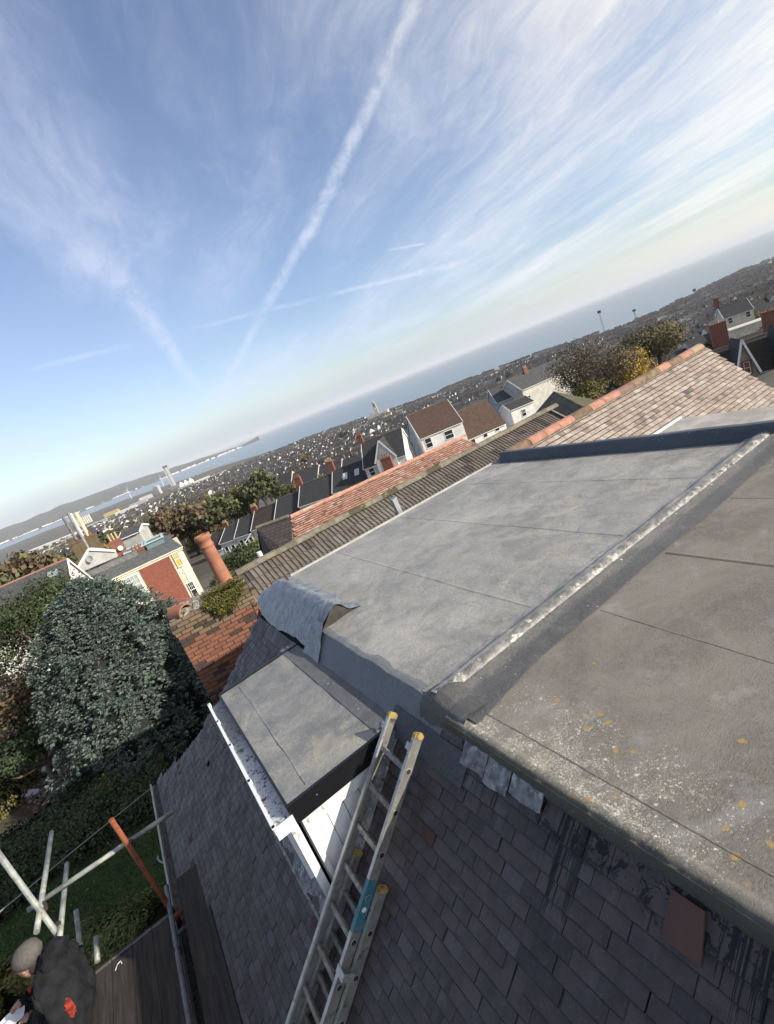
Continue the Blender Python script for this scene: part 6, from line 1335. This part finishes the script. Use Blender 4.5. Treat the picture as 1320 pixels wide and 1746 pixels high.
# house on the left with terracotta ridge
F10 = HF(60, 978, 50, -8); lh = gh(F10, 'slate_roofed_house', 'white house with grey slate roof and thin terracotta ridge at the left edge', -9, 2.4, 9, -4.9, -1.75, -15, W_white, R_slate2, wins=[(-7, -7.2, 1., 1.6, 2), (-4, -7.2, 1., 1.6, 2), (-1, -7.2, 1., 1.6, 2), (2., -7.2, 1., 1.6, 2), (-4, -10.6, 1., 1.6, 2), (-1, -10.6, 1., 1.6, 2)], y0=-4.5, ridge_cap=False)
b = MB(); b.tube([(-9, 0, -1.75+15+.12), (2.5, 0, -1.75+15+.12)], .08, 8); b.build('ridge', mt_ridge, lh)
b = MB(); b.obox((1.3, -.9, 15-1.75-.50), (.38, 0, 0), (0, .30, .21), (0, -.04, .06)); b.build('skylight', M('skylight_glass2', (.24, .28, .26), rough=.3), lh)
# bay window block of that house seen through the trees
# ================================================================ trees on the right
ltree(985, 622, 42, 6.2, 3.0, L_twig, 5200, .10, 61, 'leafless twiggy tree rising above the terracotta ridge', tw=10, trunk=m_barkd, tf=.25, lobes=None) if False else None
p = atd(988, 584, 42); limb_tree('bare_tree', 'almost leafless twiggy tree rising above the terracotta ridge', (float(p[0]), float(p[1]), float(p[2])-6.5), 7.2, 3.9, L_twig, 11000, .13, 61, m_barkd, twigs=14, trunk_frac=.2)
p = atd(1058, 597, 44); limb_tree('yellow_tree', 'small tree with bright yellow autumn leaves beside the leafless tree', (float(p[0]), float(p[1]), float(p[2])-4.8), 5.2, 2.4, L_yel, 4200, .15, 62, m_barkd, twigs=6, trunk_frac=.2)
p = atd(1005, 645, 39); limb_tree('bush', 'dark green and gold bush at the foot of the leafless tree', (float(p[0]), float(p[1]), float(p[2])-3.2), 3.4, 1.9, L_olive, 4500, .14, 63, m_barkd, category='bush', twigs=4)
p = atd(1108, 557, 72); limb_tree('olive_tree', 'dense olive green rounded tree behind the clay tiled ridge', (float(p[0]), float(p[1]), float(p[2])-9), 10.2, 5.6, leaf_mat('leaf_dull_olive', (.095, .088, .050), (.135, .12, .068), (.14, .11, .06)), 15000, .24, 64, m_barkd, twigs=2)
for (px, py, D, h_, r_, mt, n, ls, sd_, lb) in ((430, 915, 62, 7, 3.2, L_green, 5000, .28, 71, 'rounded green tree in front of the white terrace, right of the tall chimney pot'), (372, 968, 46, 5, 1.9, L_green, 5000, .2, 72, 'leafy green tree just left of the tall chimney pot'), (395, 925, 55, 5, 2.2, L_dark, 3500, .25, 73, 'dark green tree behind the tall chimney pot')):
    p = atd(px, py, D); limb_tree('garden_tree', lb, (float(p[0]), float(p[1]), float(p[2])-h_), h_, r_, mt, n, ls, sd_, m_barkd, twigs=1)
# street lamp by the terrace
p = atd(440, 960, 70); q = atd(412, 922, 70); b = MB(); b.tube([p-(0, 0, 6), p-(0, 0, 0), atd(424, 935, 70), atd(418, 925, 70), q+(1.4, -.6, .4)], .08, 6); b.build('street_lamp', M('lamp_grey', (.62, .63, .63)), label='curved pale grey street lamp in front of the white terrace', category='street lamp')
# ================================================================ the town below
gr = random.Random(2024)
TW = [rmat('town_white', (.62, .62, .60)), rmat('far_white', (.60, .58, .54)), W_cream, W_grey, W_stone, rmat('far_beige', (.46, .41, .33)), W_brick, rmat('far_blue', (.45, .50, .55))]
TWn = ['white', 'bright white', 'cream', 'grey', 'stone', 'beige', 'brick', 'pale blue']
RM = [R_slate, R_slate2, R_dkbrown, R_brown, rmat('far_slate', (.045, .046, .050)), rmat('far_slate_light', (.095, .096, .10))]
RMn = ['black slate', 'grey slate', 'dark brown tile', 'brown tile', 'dark slate', 'pale slate']
def far_house(kind, wm, rm_, seed):
    """parts of a small town house as mesh data: origin at the ground, front towards -y"""
    g_ = random.Random(seed); w_ = 7.0+g_.random()*1.6; d_ = 9.5+g_.random()*1.5; e = 6.2+g_.random()*.6; r_ = e+3.0+g_.random()*.9; P_ = {}
    if kind == 'semi': w_ += 2.6
    b = MB(); b.box(-w_/2, w_/2, -d_/2, d_/2, -6, e); b.add([(-w_/2, -d_/2, e), (-w_/2, d_/2, e), (-w_/2, 0, r_), (w_/2, -d_/2, e), (w_/2, d_/2, e), (w_/2, 0, r_)], [(0, 2, 1), (3, 4, 5)])
    if kind in ('bay', 'semi'):
        gw = 1.5; gx = -w_/2+gw+.3; b.add([(gx-gw, -d_/2-.7, -6), (gx+gw, -d_/2-.7, -6), (gx+gw, -d_/2-.7, e), (gx, -d_/2-.7, e+1.7), (gx-gw, -d_/2-.7, e), (gx-gw, 0, -6), (gx+gw, 0, -6), (gx+gw, 0, e), (gx, 0, e+1.7), (gx-gw, 0, e)], [(0, 1, 2, 3, 4), (0, 4, 9, 5), (1, 6, 7, 2)])
    if kind == 'rear': b.box(-w_/2, -.2, -d_/2-4, -d_/2, -6, e-1.2)
    P_['wall'] = (b, wm)
    b = gable_roof(-w_/2, w_/2, -d_/2, d_/2, e, r_, .25, .05, .1)
    if kind in ('bay', 'semi'):
        for xa in (gx-gw-.15, gx+gw+.15):
            v = [(xa, -d_/2-.95, e-.2), (gx, -d_/2-.95, e+1.8), (gx, 1, e+1.8), (xa, 1, e-.2)]; v = v if xa < gx else v[::-1]; b.add(v, [(0, 1, 2, 3)])
    if kind == 'rear': b.add([(-w_/2-.1, -d_/2-4.2, e-1.3), (-.1, -d_/2-4.2, e-.6), (-.1, -d_/2+.5, e-.6), (-w_/2-.1, -d_/2+.5, e-1.3)], [(0, 1, 2, 3)])
    P_['roof'] = (b, rm_)
    b = MB(); x = w_/2*(1 if g_.random() < .5 else -1)*.95; b.box(x-.45, x+.45, -.35, .35, r_-.8, r_+1.0)
    for q in (-.25, .25): b.box(x+q-.1, x+q+.1, -.1, .1, r_+1., r_+1.4)
    P_['chimney'] = (b, M('chimney_sooty', (.10, .062, .048)) if g_.random() < .6 else M('chimney_stone', (.17, .15, .13)))
    b = MB(); bw_ = MB()
    for fx in ((-w_/4, w_/4) if kind != 'rear' else (w_/4,)):
        for fz in (1.6, 4.2):
            yy = -d_/2-(.72 if kind in ('bay', 'semi') and fx < 0 else .02); b.box(fx-.45, fx+.45, yy-.02, yy+.02, fz-.6, fz+.6); bw_.box(fx-.56, fx+.56, yy-.01, yy+.015, fz-.72, fz+.70)
    P_['window'] = (b, m_glass); P_['window_frame'] = (bw_, m_trim)
    if kind in ('bay', 'semi'):
        bb = MB(); bb.beam((gx-gw-.15, -d_/2-.97, e-.22), (gx, -d_/2-.97, e+1.8), .08, .28); bb.beam((gx+gw+.15, -d_/2-.97, e-.22), (gx, -d_/2-.97, e+1.8), .08, .28); P_['bargeboard'] = (bb, m_trim)
    return P_
VAR = []
kinds_ = ['plain', 'bay', 'rear', 'plain', 'semi', 'plain', 'rear', 'bay', 'plain', 'plain', 'bay', 'rear']
wsel = [0, 1, 3, 0, 1, 2, 0, 1, 4, 6, 0, 3]; rsel = [0, 4, 2, 2, 0, 5, 1, 2, 4, 0, 4, 0]
for i, k in enumerate(kinds_):
    P_ = far_house(k, TW[wsel[i]], RM[rsel[i]], 100+i); parts = {n: b.mesh(n, [m]) for n, (b, m) in P_.items()}
    J = MB(); ml = []
    for n, (b, m) in P_.items():
        if n == 'window_frame': continue
        if m not in ml: ml.append(m)
        J.add(b.v, b.f, ml.index(m))
    VAR.append((parts, J, ml, J.mesh('house', ml), TWn[wsel[i]], RMn[rsel[i]], {'plain': 'plain fronted', 'bay': 'gabled bay', 'rear': 'rear extension', 'semi': 'wide gabled'}[k]))
def bear(x, y):
    az = math.degrees(math.atan2(y, x))
    for lim, nm in ((26, 'at the right edge of the town'), (31, 'right of the floodlight masts'), (38, 'below the floodlight masts'), (46, 'above the long white house'), (54, 'above the brown roofs'), (61, 'near the clock tower'), (68, 'above the skylight roof'), (76, 'above the middle of the terrace'), (84, 'near the tall glass tower'), (92, 'behind the cream building'), (180, 'at the left edge of the town')):
        if az < lim: return nm
def zone(x, y):
    v = mnoise.cell(Vector((x/210+.37, y/210+.61, 3.))) if hasattr(mnoise, 'cell') else mnoise.noise(Vector((x/150, y/150, 3)))
    return [-44, -44, -60, -28, -52, -44][int(abs(v)*6) % 6]
SPOTS = []
excl = [(F1.o, 42), (F2.o+np.array([3, 1, 0]), 13), (F3.o+np.array([4, 3, 0]), 14), (F4.o+np.array([8, 4, 0]), 18), (F5.o, 12), (F6.o, 16), (F7.o, 12), (F8.o, 16), (F10.o, 14), (F9.o, 8)]
for rot in (-44, -60, -28, -52):
    c, s_ = math.cos(math.radians(rot)), math.sin(math.radians(rot))
    for j in range(-56, 57):
        yb_ = j*29.; k = -1500.
        while k < 1700:
            k += 7.8
            x, y = k*c-yb_*s_, k*s_+yb_*c; D = math.hypot(x, y)
            if D < (150 if math.atan2(y, x) > 1.0 else 105) or D > 1950: continue
            az = math.atan2(y, x)
            if az < .56 and D < 165: continue
            if not (.25 < az < 1.82) or zone(x, y) != rot: continue
            if D > shore(az)-25: continue
            n_ = mnoise.noise(Vector((x/90, y/90, 8))); left = max(0, (az-1.33)/.3)
            if n_ > (.17-.50*min(1, left)) : continue
            if left > .2 and 260 < D < 1000 and n_ > -.28: continue
            if gr.random() < .05 or (int(k/7.8) % 12) == 0: continue
            if any(math.hypot(x-o_[0], y-o_[1]) < r_ for o_, r_ in excl): continue
            z = ground(x, y); p = wproj((x, y, z+7))
            if not (-30 < p[0] < 1350 and -30 < p[1] < 1780): continue
            # hidden behind the near roofs?
            if p[1] > 1020-.40*p[0]+70 and D > 300: continue
            SPOTS.append((D, x, y, z, rot+(180 if j % 2 else 0), gr.randrange(len(VAR)) if gr.random() < .08 else (int((k+1500)/110)*5+j*7) % len(VAR)))
SPOTS.sort(); NH = 0; rest = []
for D, x, y, z, rot, vi in SPOTS:
    parts, J, ml, me, wn, rn_, kn = VAR[vi]; far = 'middle distance' if D < 400 else ('lower town' if D < 900 else 'seafront')
    art = f'{wn} {kn} house, {rn_} roof, {bear(x, y)}'
    if NH < 300:
        grp_ = f'{wn} {kn} houses with {rn_} roofs in the town'; zo = z+gr.uniform(-.3, .3)
        if NH < 110:
            t_ = thing('town_house', art+(' nearby' if D < 170 else ''), 'house', (x, y, zo), math.radians(rot), grp_)
            for n, m_ in parts.items(): link(n, m_, t_)
        else: link('town_house', me, None, (x, y, zo), (0, 0, math.radians(rot)), label=art+', lower', category='house', group=grp_)
        NH += 1
    else: rest.append((x, y, z, rot, vi))
if rest:
    allm = []
    for v in VAR:
        for m in v[2]:
            if m not in allm: allm.append(m)
    VV = []; FL = []; FS = []; MI = []; off = 0; base = []
    for v in VAR: base.append((np.array(v[1].v), v[1].f, [allm.index(v[2][i]) for i in v[1].mi]))
    vs_ = []; fs_ = []; mi_ = []
    for x, y, z, rot, vi in rest:
        V, Fc, mi0 = base[vi]; a = math.radians(rot); c, s_ = math.cos(a), math.sin(a); sc_ = 1+gr.uniform(-.08, .12)
        vs_.append(np.stack([V[:, 0]*c*sc_-V[:, 1]*s_*sc_+x, V[:, 0]*s_*sc_+V[:, 1]*c*sc_+y, V[:, 2]*sc_+z], 1)); fs_.extend([tuple(q+off for q in f) for f in Fc]); mi_.extend(mi0); off += len(V)
    me = bpy.data.meshes.new('far_town'); me.from_pydata(np.concatenate(vs_).tolist(), [], fs_)
    for m in allm: me.materials.append(m)
    me.polygons.foreach_set('material_index', mi_); me.update(); link('far_houses', me, None, kind='stuff', label='far rows of small white and grey houses down to the shore', category='houses')
print('houses', NH, len(rest))
# ---- town trees
def crown_mesh(seed, mat, n, ls, flat=.8, lobes=12):
    P_, N_ = blob_points(n, seed, lobes, 1., flat, shell=.35); P_ = P_*np.array([4.2, 4.2, 3.6])+np.array([0, 0, 6.0]); V, Fc = leaves(P_, N_, ls, .7, .1, seed); return npmesh('crown', V, Fc, mat)
b = MB(); b.tube([(0, 0, -2), (.1, 0, 3.5), (.2, .1, 7)], [.35, .25, .08], 6)
for a in range(5): b.tube([(0, 0, 3), (1.6*math.cos(a*1.26), 1.6*math.sin(a*1.26), 6.5), (2.8*math.cos(a*1.26), 2.8*math.sin(a*1.26), 8.3)], [.14, .07, .03], 4)
trunk_me = b.mesh('trunk', [m_barkd])
L_far = leaf_mat('leaf_far_brown', (.090, .066, .042), (.13, .095, .058), (.10, .095, .04)); L_far2 = leaf_mat('leaf_far_green', (.050, .062, .030), (.085, .095, .045), (.11, .10, .045)); L_far3 = leaf_mat('leaf_far_dark', (.025, .036, .024), (.045, .060, .035)); L_far4 = leaf_mat('leaf_far_gold', (.15, .12, .04), (.20, .16, .055), (.12, .12, .045))
CR = [(crown_mesh(200+i, m, 1500, .62), nm) for i, (m, nm) in enumerate(((L_far, 'russet brown'), (L_far, 'bare brown'), (L_far2, 'dull green'), (L_far3, 'dark evergreen'), (L_far4, 'golden green'), (L_far, 'thin brown'), (L_far2, 'mossy green')))]
tr_ = random.Random(55); TS_ = []
def addtree(x, y, s_, k=None): TS_.append((math.hypot(x, y), x, y, s_, tr_.choice((0, 0, 1, 2, 2, 3, 4, 5, 6)) if k is None else k))
for (px, py, D, s_, k) in ((270, 880, 190, 1.5, 0), (320, 872, 210, 1.7, 0), (355, 862, 240, 1.5, 1), (240, 905, 170, 1.1, 2), (385, 850, 230, 1.4, 0), (420, 850, 190, 1.2, 4), (440, 845, 175, 1.15, 4), (475, 805, 300, 1.7, 0), (492, 800, 310, 1.6, 0), (515, 770, 420, 1.5, 5), (455, 825, 260, 1.3, 3), (330, 905, 150, 1.2, 4), (370, 885, 160, 1.2, 0), (300, 895, 165, 1.1, 5), (58, 948, 92, 1.25, 0), (18, 962, 84, 1.3, 0), (85, 945, 150, 1.0, 3), (15, 937, 170, 1.2, 3), (-15, 975, 80, 1.3, 6), (540, 790, 250, 1.2, 3), (650, 735, 240, 1.2, 0), (690, 700, 500, 1.6, 5), (585, 728, 900, 1.6, 3), (576, 730, 910, 1.6, 3), (928, 600, 700, 1.4, 3), (905, 612, 720, 1.3, 5), (862, 628, 800, 1.5, 3), (845, 636, 820, 1.2, 3), (640, 760, 200, 1.0, 3), (1070, 580, 150, 1.0, 6), (560, 775, 300, 1.3, 0)):
    p = atd(px, py, D); addtree(float(p[0]), float(p[1]), s_, k); TS_[-1] = (*TS_[-1], float(p[2]))
for i in range(9000):
    az = tr_.uniform(.28, 1.80); D = 110+1800*tr_.random()**1.25
    if D > min(shore(az)-15, 1900): continue
    x, y = D*math.cos(az), D*math.sin(az); left = max(0, (az-1.30)/.3); n_ = mnoise.noise(Vector((x/90, y/90, 8)))
    pr_ = .26+(.75*min(1, left)*(1 if 140 < D < 1000 else .3) if n_ > -.3 else 0)+(.55 if n_ > .17 else 0)
    if D < 150 and az < 1.3: pr_ *= .6
    if tr_.random() > pr_: continue
    p = wproj((x, y, ground(x, y)+6))
    if not (-20 < p[0] < 1340 and -20 < p[1] < 1780): continue
    if any(math.hypot(x-o_[0], y-o_[1]) < r_*.8 for o_, r_ in excl): continue
    addtree(x, y, tr_.uniform(.6, 1.25)*(1.15 if left > 0 else .85)); TS_[-1] = (*TS_[-1], None)
TS_.sort(key=lambda q: q[0]); NTc = 0; restt = []
for D, x, y, s_, k, zt_ in TS_:
    z = ground(x, y)
    if zt_ is not None: z = max(z-6, min(z+8, zt_-9.2*s_))
    if NTc < 260:
        t_ = thing('town_tree', f"{'small' if s_ < .85 else ('medium' if s_ < 1.1 else 'large')} {CR[k][1]} tree {bear(x, y)}, {'nearest the camera' if D < 180 else ('midway down' if D < 320 else 'farther down')}", 'tree', (x, y, z), tr_.random()*6.28, f'{CR[k][1]} trees in the town'); t_.scale = (s_, s_, s_*tr_.uniform(.85, 1.15))
        link('crown', CR[k][0], t_); link('trunk', trunk_me, t_); NTc += 1
    else: restt.append((x, y, z, s_, k))
CRL = []
for i, m in enumerate((L_far, L_far2, L_far3, L_far4)):
    P_, N_ = blob_points(170, 300+i, 8, 1., .8); P_ = P_*np.array([4.2, 4.2, 3.6])+np.array([0, 0, 5.5]); CRL.append((leaves(P_, N_, 1.5, .8, .1, i), m))
km = {0: 0, 1: 0, 2: 1, 3: 2, 4: 3, 5: 0, 6: 1}
for q in range(4):
    sel = [r_ for r_ in restt if km[r_[4]] == q]
    if not sel: continue
    (V, Fc), m = CRL[q]; VA = np.concatenate([V*r_[3]+np.array([r_[0], r_[1], r_[2]]) for r_ in sel]); FA = np.concatenate([Fc+i*len(V) for i in range(len(sel))])
    link('far_trees', npmesh('far_trees', VA, FA, m), None, kind='stuff', label=['far brown autumn trees between the town houses', 'far green trees between the town houses', 'far dark evergreens between the town houses', 'far golden trees between the town houses'][q], category='trees')
print('trees', NTc, len(restt))
# ================================================================ landmarks
def at_base(px, py, D): p = atd(px, py, D); return float(p[0]), float(p[1])
def vray(x, y, D): p = atd(x, y, D); return float(p[2])
x, y = at_base(301, 835, 2400); t_ = thing('tower_block', 'very tall slim glass tower with dark top standing on the waterfront', 'tower', (x, y, SEA), math.radians(-12))
b = MB(); 
for (x0, x1, z1, mi) in ((-10, -2, 104, 0), (-2, 9, 100, 1)): b.box(x0, x1, -9, 9, 0, z1)
b.build('shaft', M('tower_grey', (.20, .21, .23), (.27, .28, .30), scale=.05), t_); 
for i in range(24): MB().box(-1.8, 8.8, -9.5, -8.9, 6+i*3.9, 7.9+i*3.9).build('balcony', M('tower_white', (.62, .63, .63)), t_)
MB().box(-10.3, -9.0, -9.4, 9, 0, 104).build('edge_fin', MAT['tower_white'], t_); MB().box(-10.5, 9.5, -9.6, 9.6, 100, 108).build('crown', M('tower_top', (.08, .085, .09)), t_); MB().box(-22, 22, -14, 14, 0, 14).build('podium', M('podium_grey', (.14, .14, .15)), t_)
x, y = at_base(646, 712, 1436); t_ = thing('clock_tower', 'pale stone civic clock tower with dark belfry opening rising above the trees by the shore', 'tower', (x, y, -80), math.radians(-40))
b = MB(); b.box(-5.2, 5.2, -5.2, 5.2, 0, 32); b.box(-4.6, 4.6, -4.6, 4.6, 32, 44); b.lathe([(4.4, 44), (4.0, 46), (2.6, 48), (.1, 49)], (0, 0, 0), 10); b.build('shaft', M('civic_stone', (.40, .38, .34), (.33, .31, .28), scale=.1), t_)
MB().box(-1.6, 1.6, -4.9, -4.4, 33, 41).build('belfry_opening', M('opening_dark', (.03, .03, .03)), t_); MB().box(-4.9, -4.4, -1.6, 1.6, 33, 41).build('belfry_opening', MAT['opening_dark'], t_); MB().lathe([(2.2, 0), (2.2, .3), (0.01, .31)], (0, -5.2, 27), 16, axis=(0, -1, 0)).build('clock_face', m_trim, t_)
MB().box(-30, 30, -6, 40, 0, 13).build('civic_hall', MAT['civic_stone'], t_)
def mast(px, py, D, hh, label):
    x, y = at_base(px, py, D); zb_ = min(ground(x, y), vray(px, py, D)); ht = hh+vray(px, py, D)-zb_; t_ = thing('floodlight_mast', label, 'floodlight mast', (x, y, zb_), math.radians(-55), 'floodlight masts by the shore'); b = MB(); w0, w1 = 1.5, .6
    for sx, sy in ((-1, -1), (1, -1), (1, 1), (-1, 1)): b.beam((sx*w0, sy*w0, 0), (sx*w1, sy*w1, ht), .28, .28, (1, 0, .1))
    n_ = 12
    for i in range(n_):
        f0, f1 = i/n_, (i+1)/n_; a, c = w0+(w1-w0)*f0, w0+(w1-w0)*f1
        for (s1, s2) in (((-1, -1), (1, -1)), ((1, -1), (1, 1)), ((1, 1), (-1, 1)), ((-1, 1), (-1, -1))): b.beam((s1[0]*a, s1[1]*a, ht*f0), (s2[0]*c, s2[1]*c, ht*f1), .16, .16, (.3, .3, 1)); b.beam((s2[0]*a, s2[1]*a, ht*f0), (s1[0]*c, s1[1]*c, ht*f1), .16, .16, (.3, .3, 1))
    b.build('lattice', M('mast_steel', (.22, .24, .26)), t_); b = MB()
    for i in range(4):
        for j in range(4): b.box(-2.7+i*1.4, -1.5+i*1.4, -.9, -.2, ht-2+j*1.1, ht-1.15+j*1.1)
    b.box(-2.8, 2.8, -.2, .1, ht-2, ht+2.4); b.build('lamp_panel', M('mast_dark', (.10, .11, .12)), t_)
mast(1032, 571.5, 984, 40, 'taller floodlight mast standing against the sea, left of the pair'); mast(1087, 553, 1150, 27, 'shorter floodlight mast against the sea, right of the pair'); mast(1186, 505, 1250, 12, 'small slender mast on the skyline at the right end of the town')
# industrial waterfront
def shed(px, py, D, w_, d_, h_, mat, label, rot=-20, cat='warehouse', name='warehouse', ridge_=2.):
    x, y = at_base(px, py, D); z = max(ground(x, y), SEA); t_ = thing(name, label, cat, (x, y, z), math.radians(rot), None); b = MB(); b.box(-w_/2, w_/2, -d_/2, d_/2, -3, h_); b.build('wall', mat, t_)
    b = gable_roof(-w_/2, w_/2, -d_/2, d_/2, h_, h_+ridge_, .5, .3, .3); b.build('roof', M('shed_roof', (.42, .43, .44), (.33, .34, .35), scale=.03) if mat is not TW[1] else M('shed_roof_white', (.66, .66, .65)), t_); return t_
Wm = TW[1]; Gm = rmat('shed_grey', (.36, .38, .40)); Bm = rmat('shed_tan', (.40, .34, .26)); Ym = rmat('shed_yellow', (.50, .38, .10))
x, y = at_base(142, 887, 2600); t_ = thing('grain_silo', 'tall ribbed cream silo block on the dockside left of the glass tower', 'silo', (x, y, SEA), math.radians(-15))
for i in range(8): MB().lathe([(4.2, 0), (4.2, 34)], (-30+i*8.4, 0, 0), 12).build('silo', M('silo_cream', (.56, .53, .44)), t_)
MB().box(-34, 34, -3, 6, 34, 39).build('headhouse', M('silo_grey', (.36, .36, .35)), t_)
for a in ((60, 915, 2000, 70, 30, 8, Wm, 'long white dockside warehouse farthest left'), (100, 905, 1900, 90, 40, 9, Wm, 'broad white roofed warehouse in front of the silo'), (40, 930, 1700, 50, 25, 7, Bm, 'tan shed by the left edge of the harbour'), (85, 925, 1500, 60, 25, 7, Gm, 'grey shed below the broad white warehouse'), (125, 908, 1700, 50, 30, 8, Gm, 'grey warehouse right of the broad white one'), (190, 873, 2400, 60, 25, 13, Ym, 'yellow block on the dockside'), (215, 868, 2100, 80, 22, 9, Wm, 'long low white building right of the yellow block'), (250, 848, 2500, 60, 25, 14, Wm, 'white harbour building below the wind turbine'), (270, 838, 2500, 25, 20, 38, Wm, 'white slab block of flats left of the glass tower'), (235, 855, 2300, 70, 30, 10, Gm, 'grey harbour shed near the white slab block'), (165, 885, 2000, 70, 30, 9, Gm, 'grey roofed market shed near the silo'), (150, 897, 1800, 90, 24, 8, Wm, 'very long white shed roof'), (320, 835, 1900, 50, 24, 10, Bm, 'brown block at the foot of the glass tower'), (345, 820, 1900, 60, 25, 10, Wm, 'white seafront block right of the domes'), (375, 808, 1800, 50, 22, 9, Gm, 'grey seafront block at the far end of the waterfront'), (15, 945, 1600, 60, 30, 8, Gm, 'grey shed at the extreme left of the harbour'), (200, 885, 1600, 50, 22, 7, Wm, 'white hall among the brown trees')):
    shed(*a)
for i, px in enumerate((309, 317, 325)):
    x, y = at_base(px, 826-3.5*i, 2300); t_ = thing('white_dome', ['leftmost', 'middle', 'rightmost'][i]+' of three white tented domes on the waterfront', 'dome', (x, y, SEA), 0, 'white tented domes'); MB().box(-10, 10, -10, 10, 0, 9).build('base', Wm, t_); MB().lathe([(11, 9), (7, 14), (2, 20), (.1, 22)], (0, 0, 0), 12).build('roof', m_trim, t_)
for k_, (px, py, D, hh) in enumerate(((222, 845, 3800, 60), (278, 825, 3800, 50))):
    x, y = at_base(px, py, D); t_ = thing('wind_turbine', ['wind turbine on the harbour wall left of the white slab block', 'smaller wind turbine next to the glass tower'][k_], 'wind turbine', (x, y, SEA), math.radians(-30), 'wind turbines'); MB().tube([(0, 0, 0), (0, 0, hh)], [2.2, 1.2], 8).build('tower', m_trim, t_); MB().box(-1.5, 1.5, -4, 4, hh-1, hh+2).build('nacelle', m_trim, t_)
    for j in range(3): a = j*2.094+.4; MB().beam((0, -4.5, hh+.5), (hh*.55*math.sin(a), -4.5, hh+.5+hh*.55*math.cos(a)), 2., .6, (0, 1, 0)).build('blade', m_trim, t_)
# far shore flecks
fr_ = random.Random(1); b = MB()
for i in range(110):
    px = fr_.uniform(-10, 415); t0 = np.interp(px, [0, 100, 150, 225, 282, 330, 415], [931, 889, 868, 836, 815, 798, 766]); D = 7350; p = atd(px, t0, D); w_ = fr_.uniform(15, 60); zz0 = SEA+fr_.uniform(0, 14)
    b.box(p[0]-w_/2, p[0]+w_/2, p[1]-10, p[1]+10, zz0-12, zz0+fr_.uniform(5, 12))
b.build('far_shore_town', M('far_pale', (.60, .60, .60)), kind='stuff', label='pale specks of buildings along the far shore of the bay', category='buildings')
b = MB(); q = [(math.cos(a), math.sin(a), D) for a, D in zip(SHAa, SHAd) if .2 < a < 1.0]
b.add([(c*(D+o_), s_*(D+o_), SEA+.5) for c, s_, D in q for o_ in (150, 158)], [(2*i, 2*i+1, 2*i+3, 2*i+2) for i in range(len(q)-1)]); b.build('surf', M('surf_foam', (.62, .64, .66)), kind='structure')
# beach and promenade strip
b = MB(); pts = []
for a, D in zip(SHAa, SHAd):
    if .2 < a < 1.2: pts.append((math.cos(a), math.sin(a), D))
b.add([(c*(D+o_), s_*(D+o_), SEA+.8) for c, s_, D in pts for o_ in (-22, 45)], [(2*i, 2*i+1, 2*i+3, 2*i+2) for i in range(len(pts)-1)]); b.build('beach', M('wet_sand', (.26, .22, .17), (.34, .30, .24), scale=.02), kind='structure')
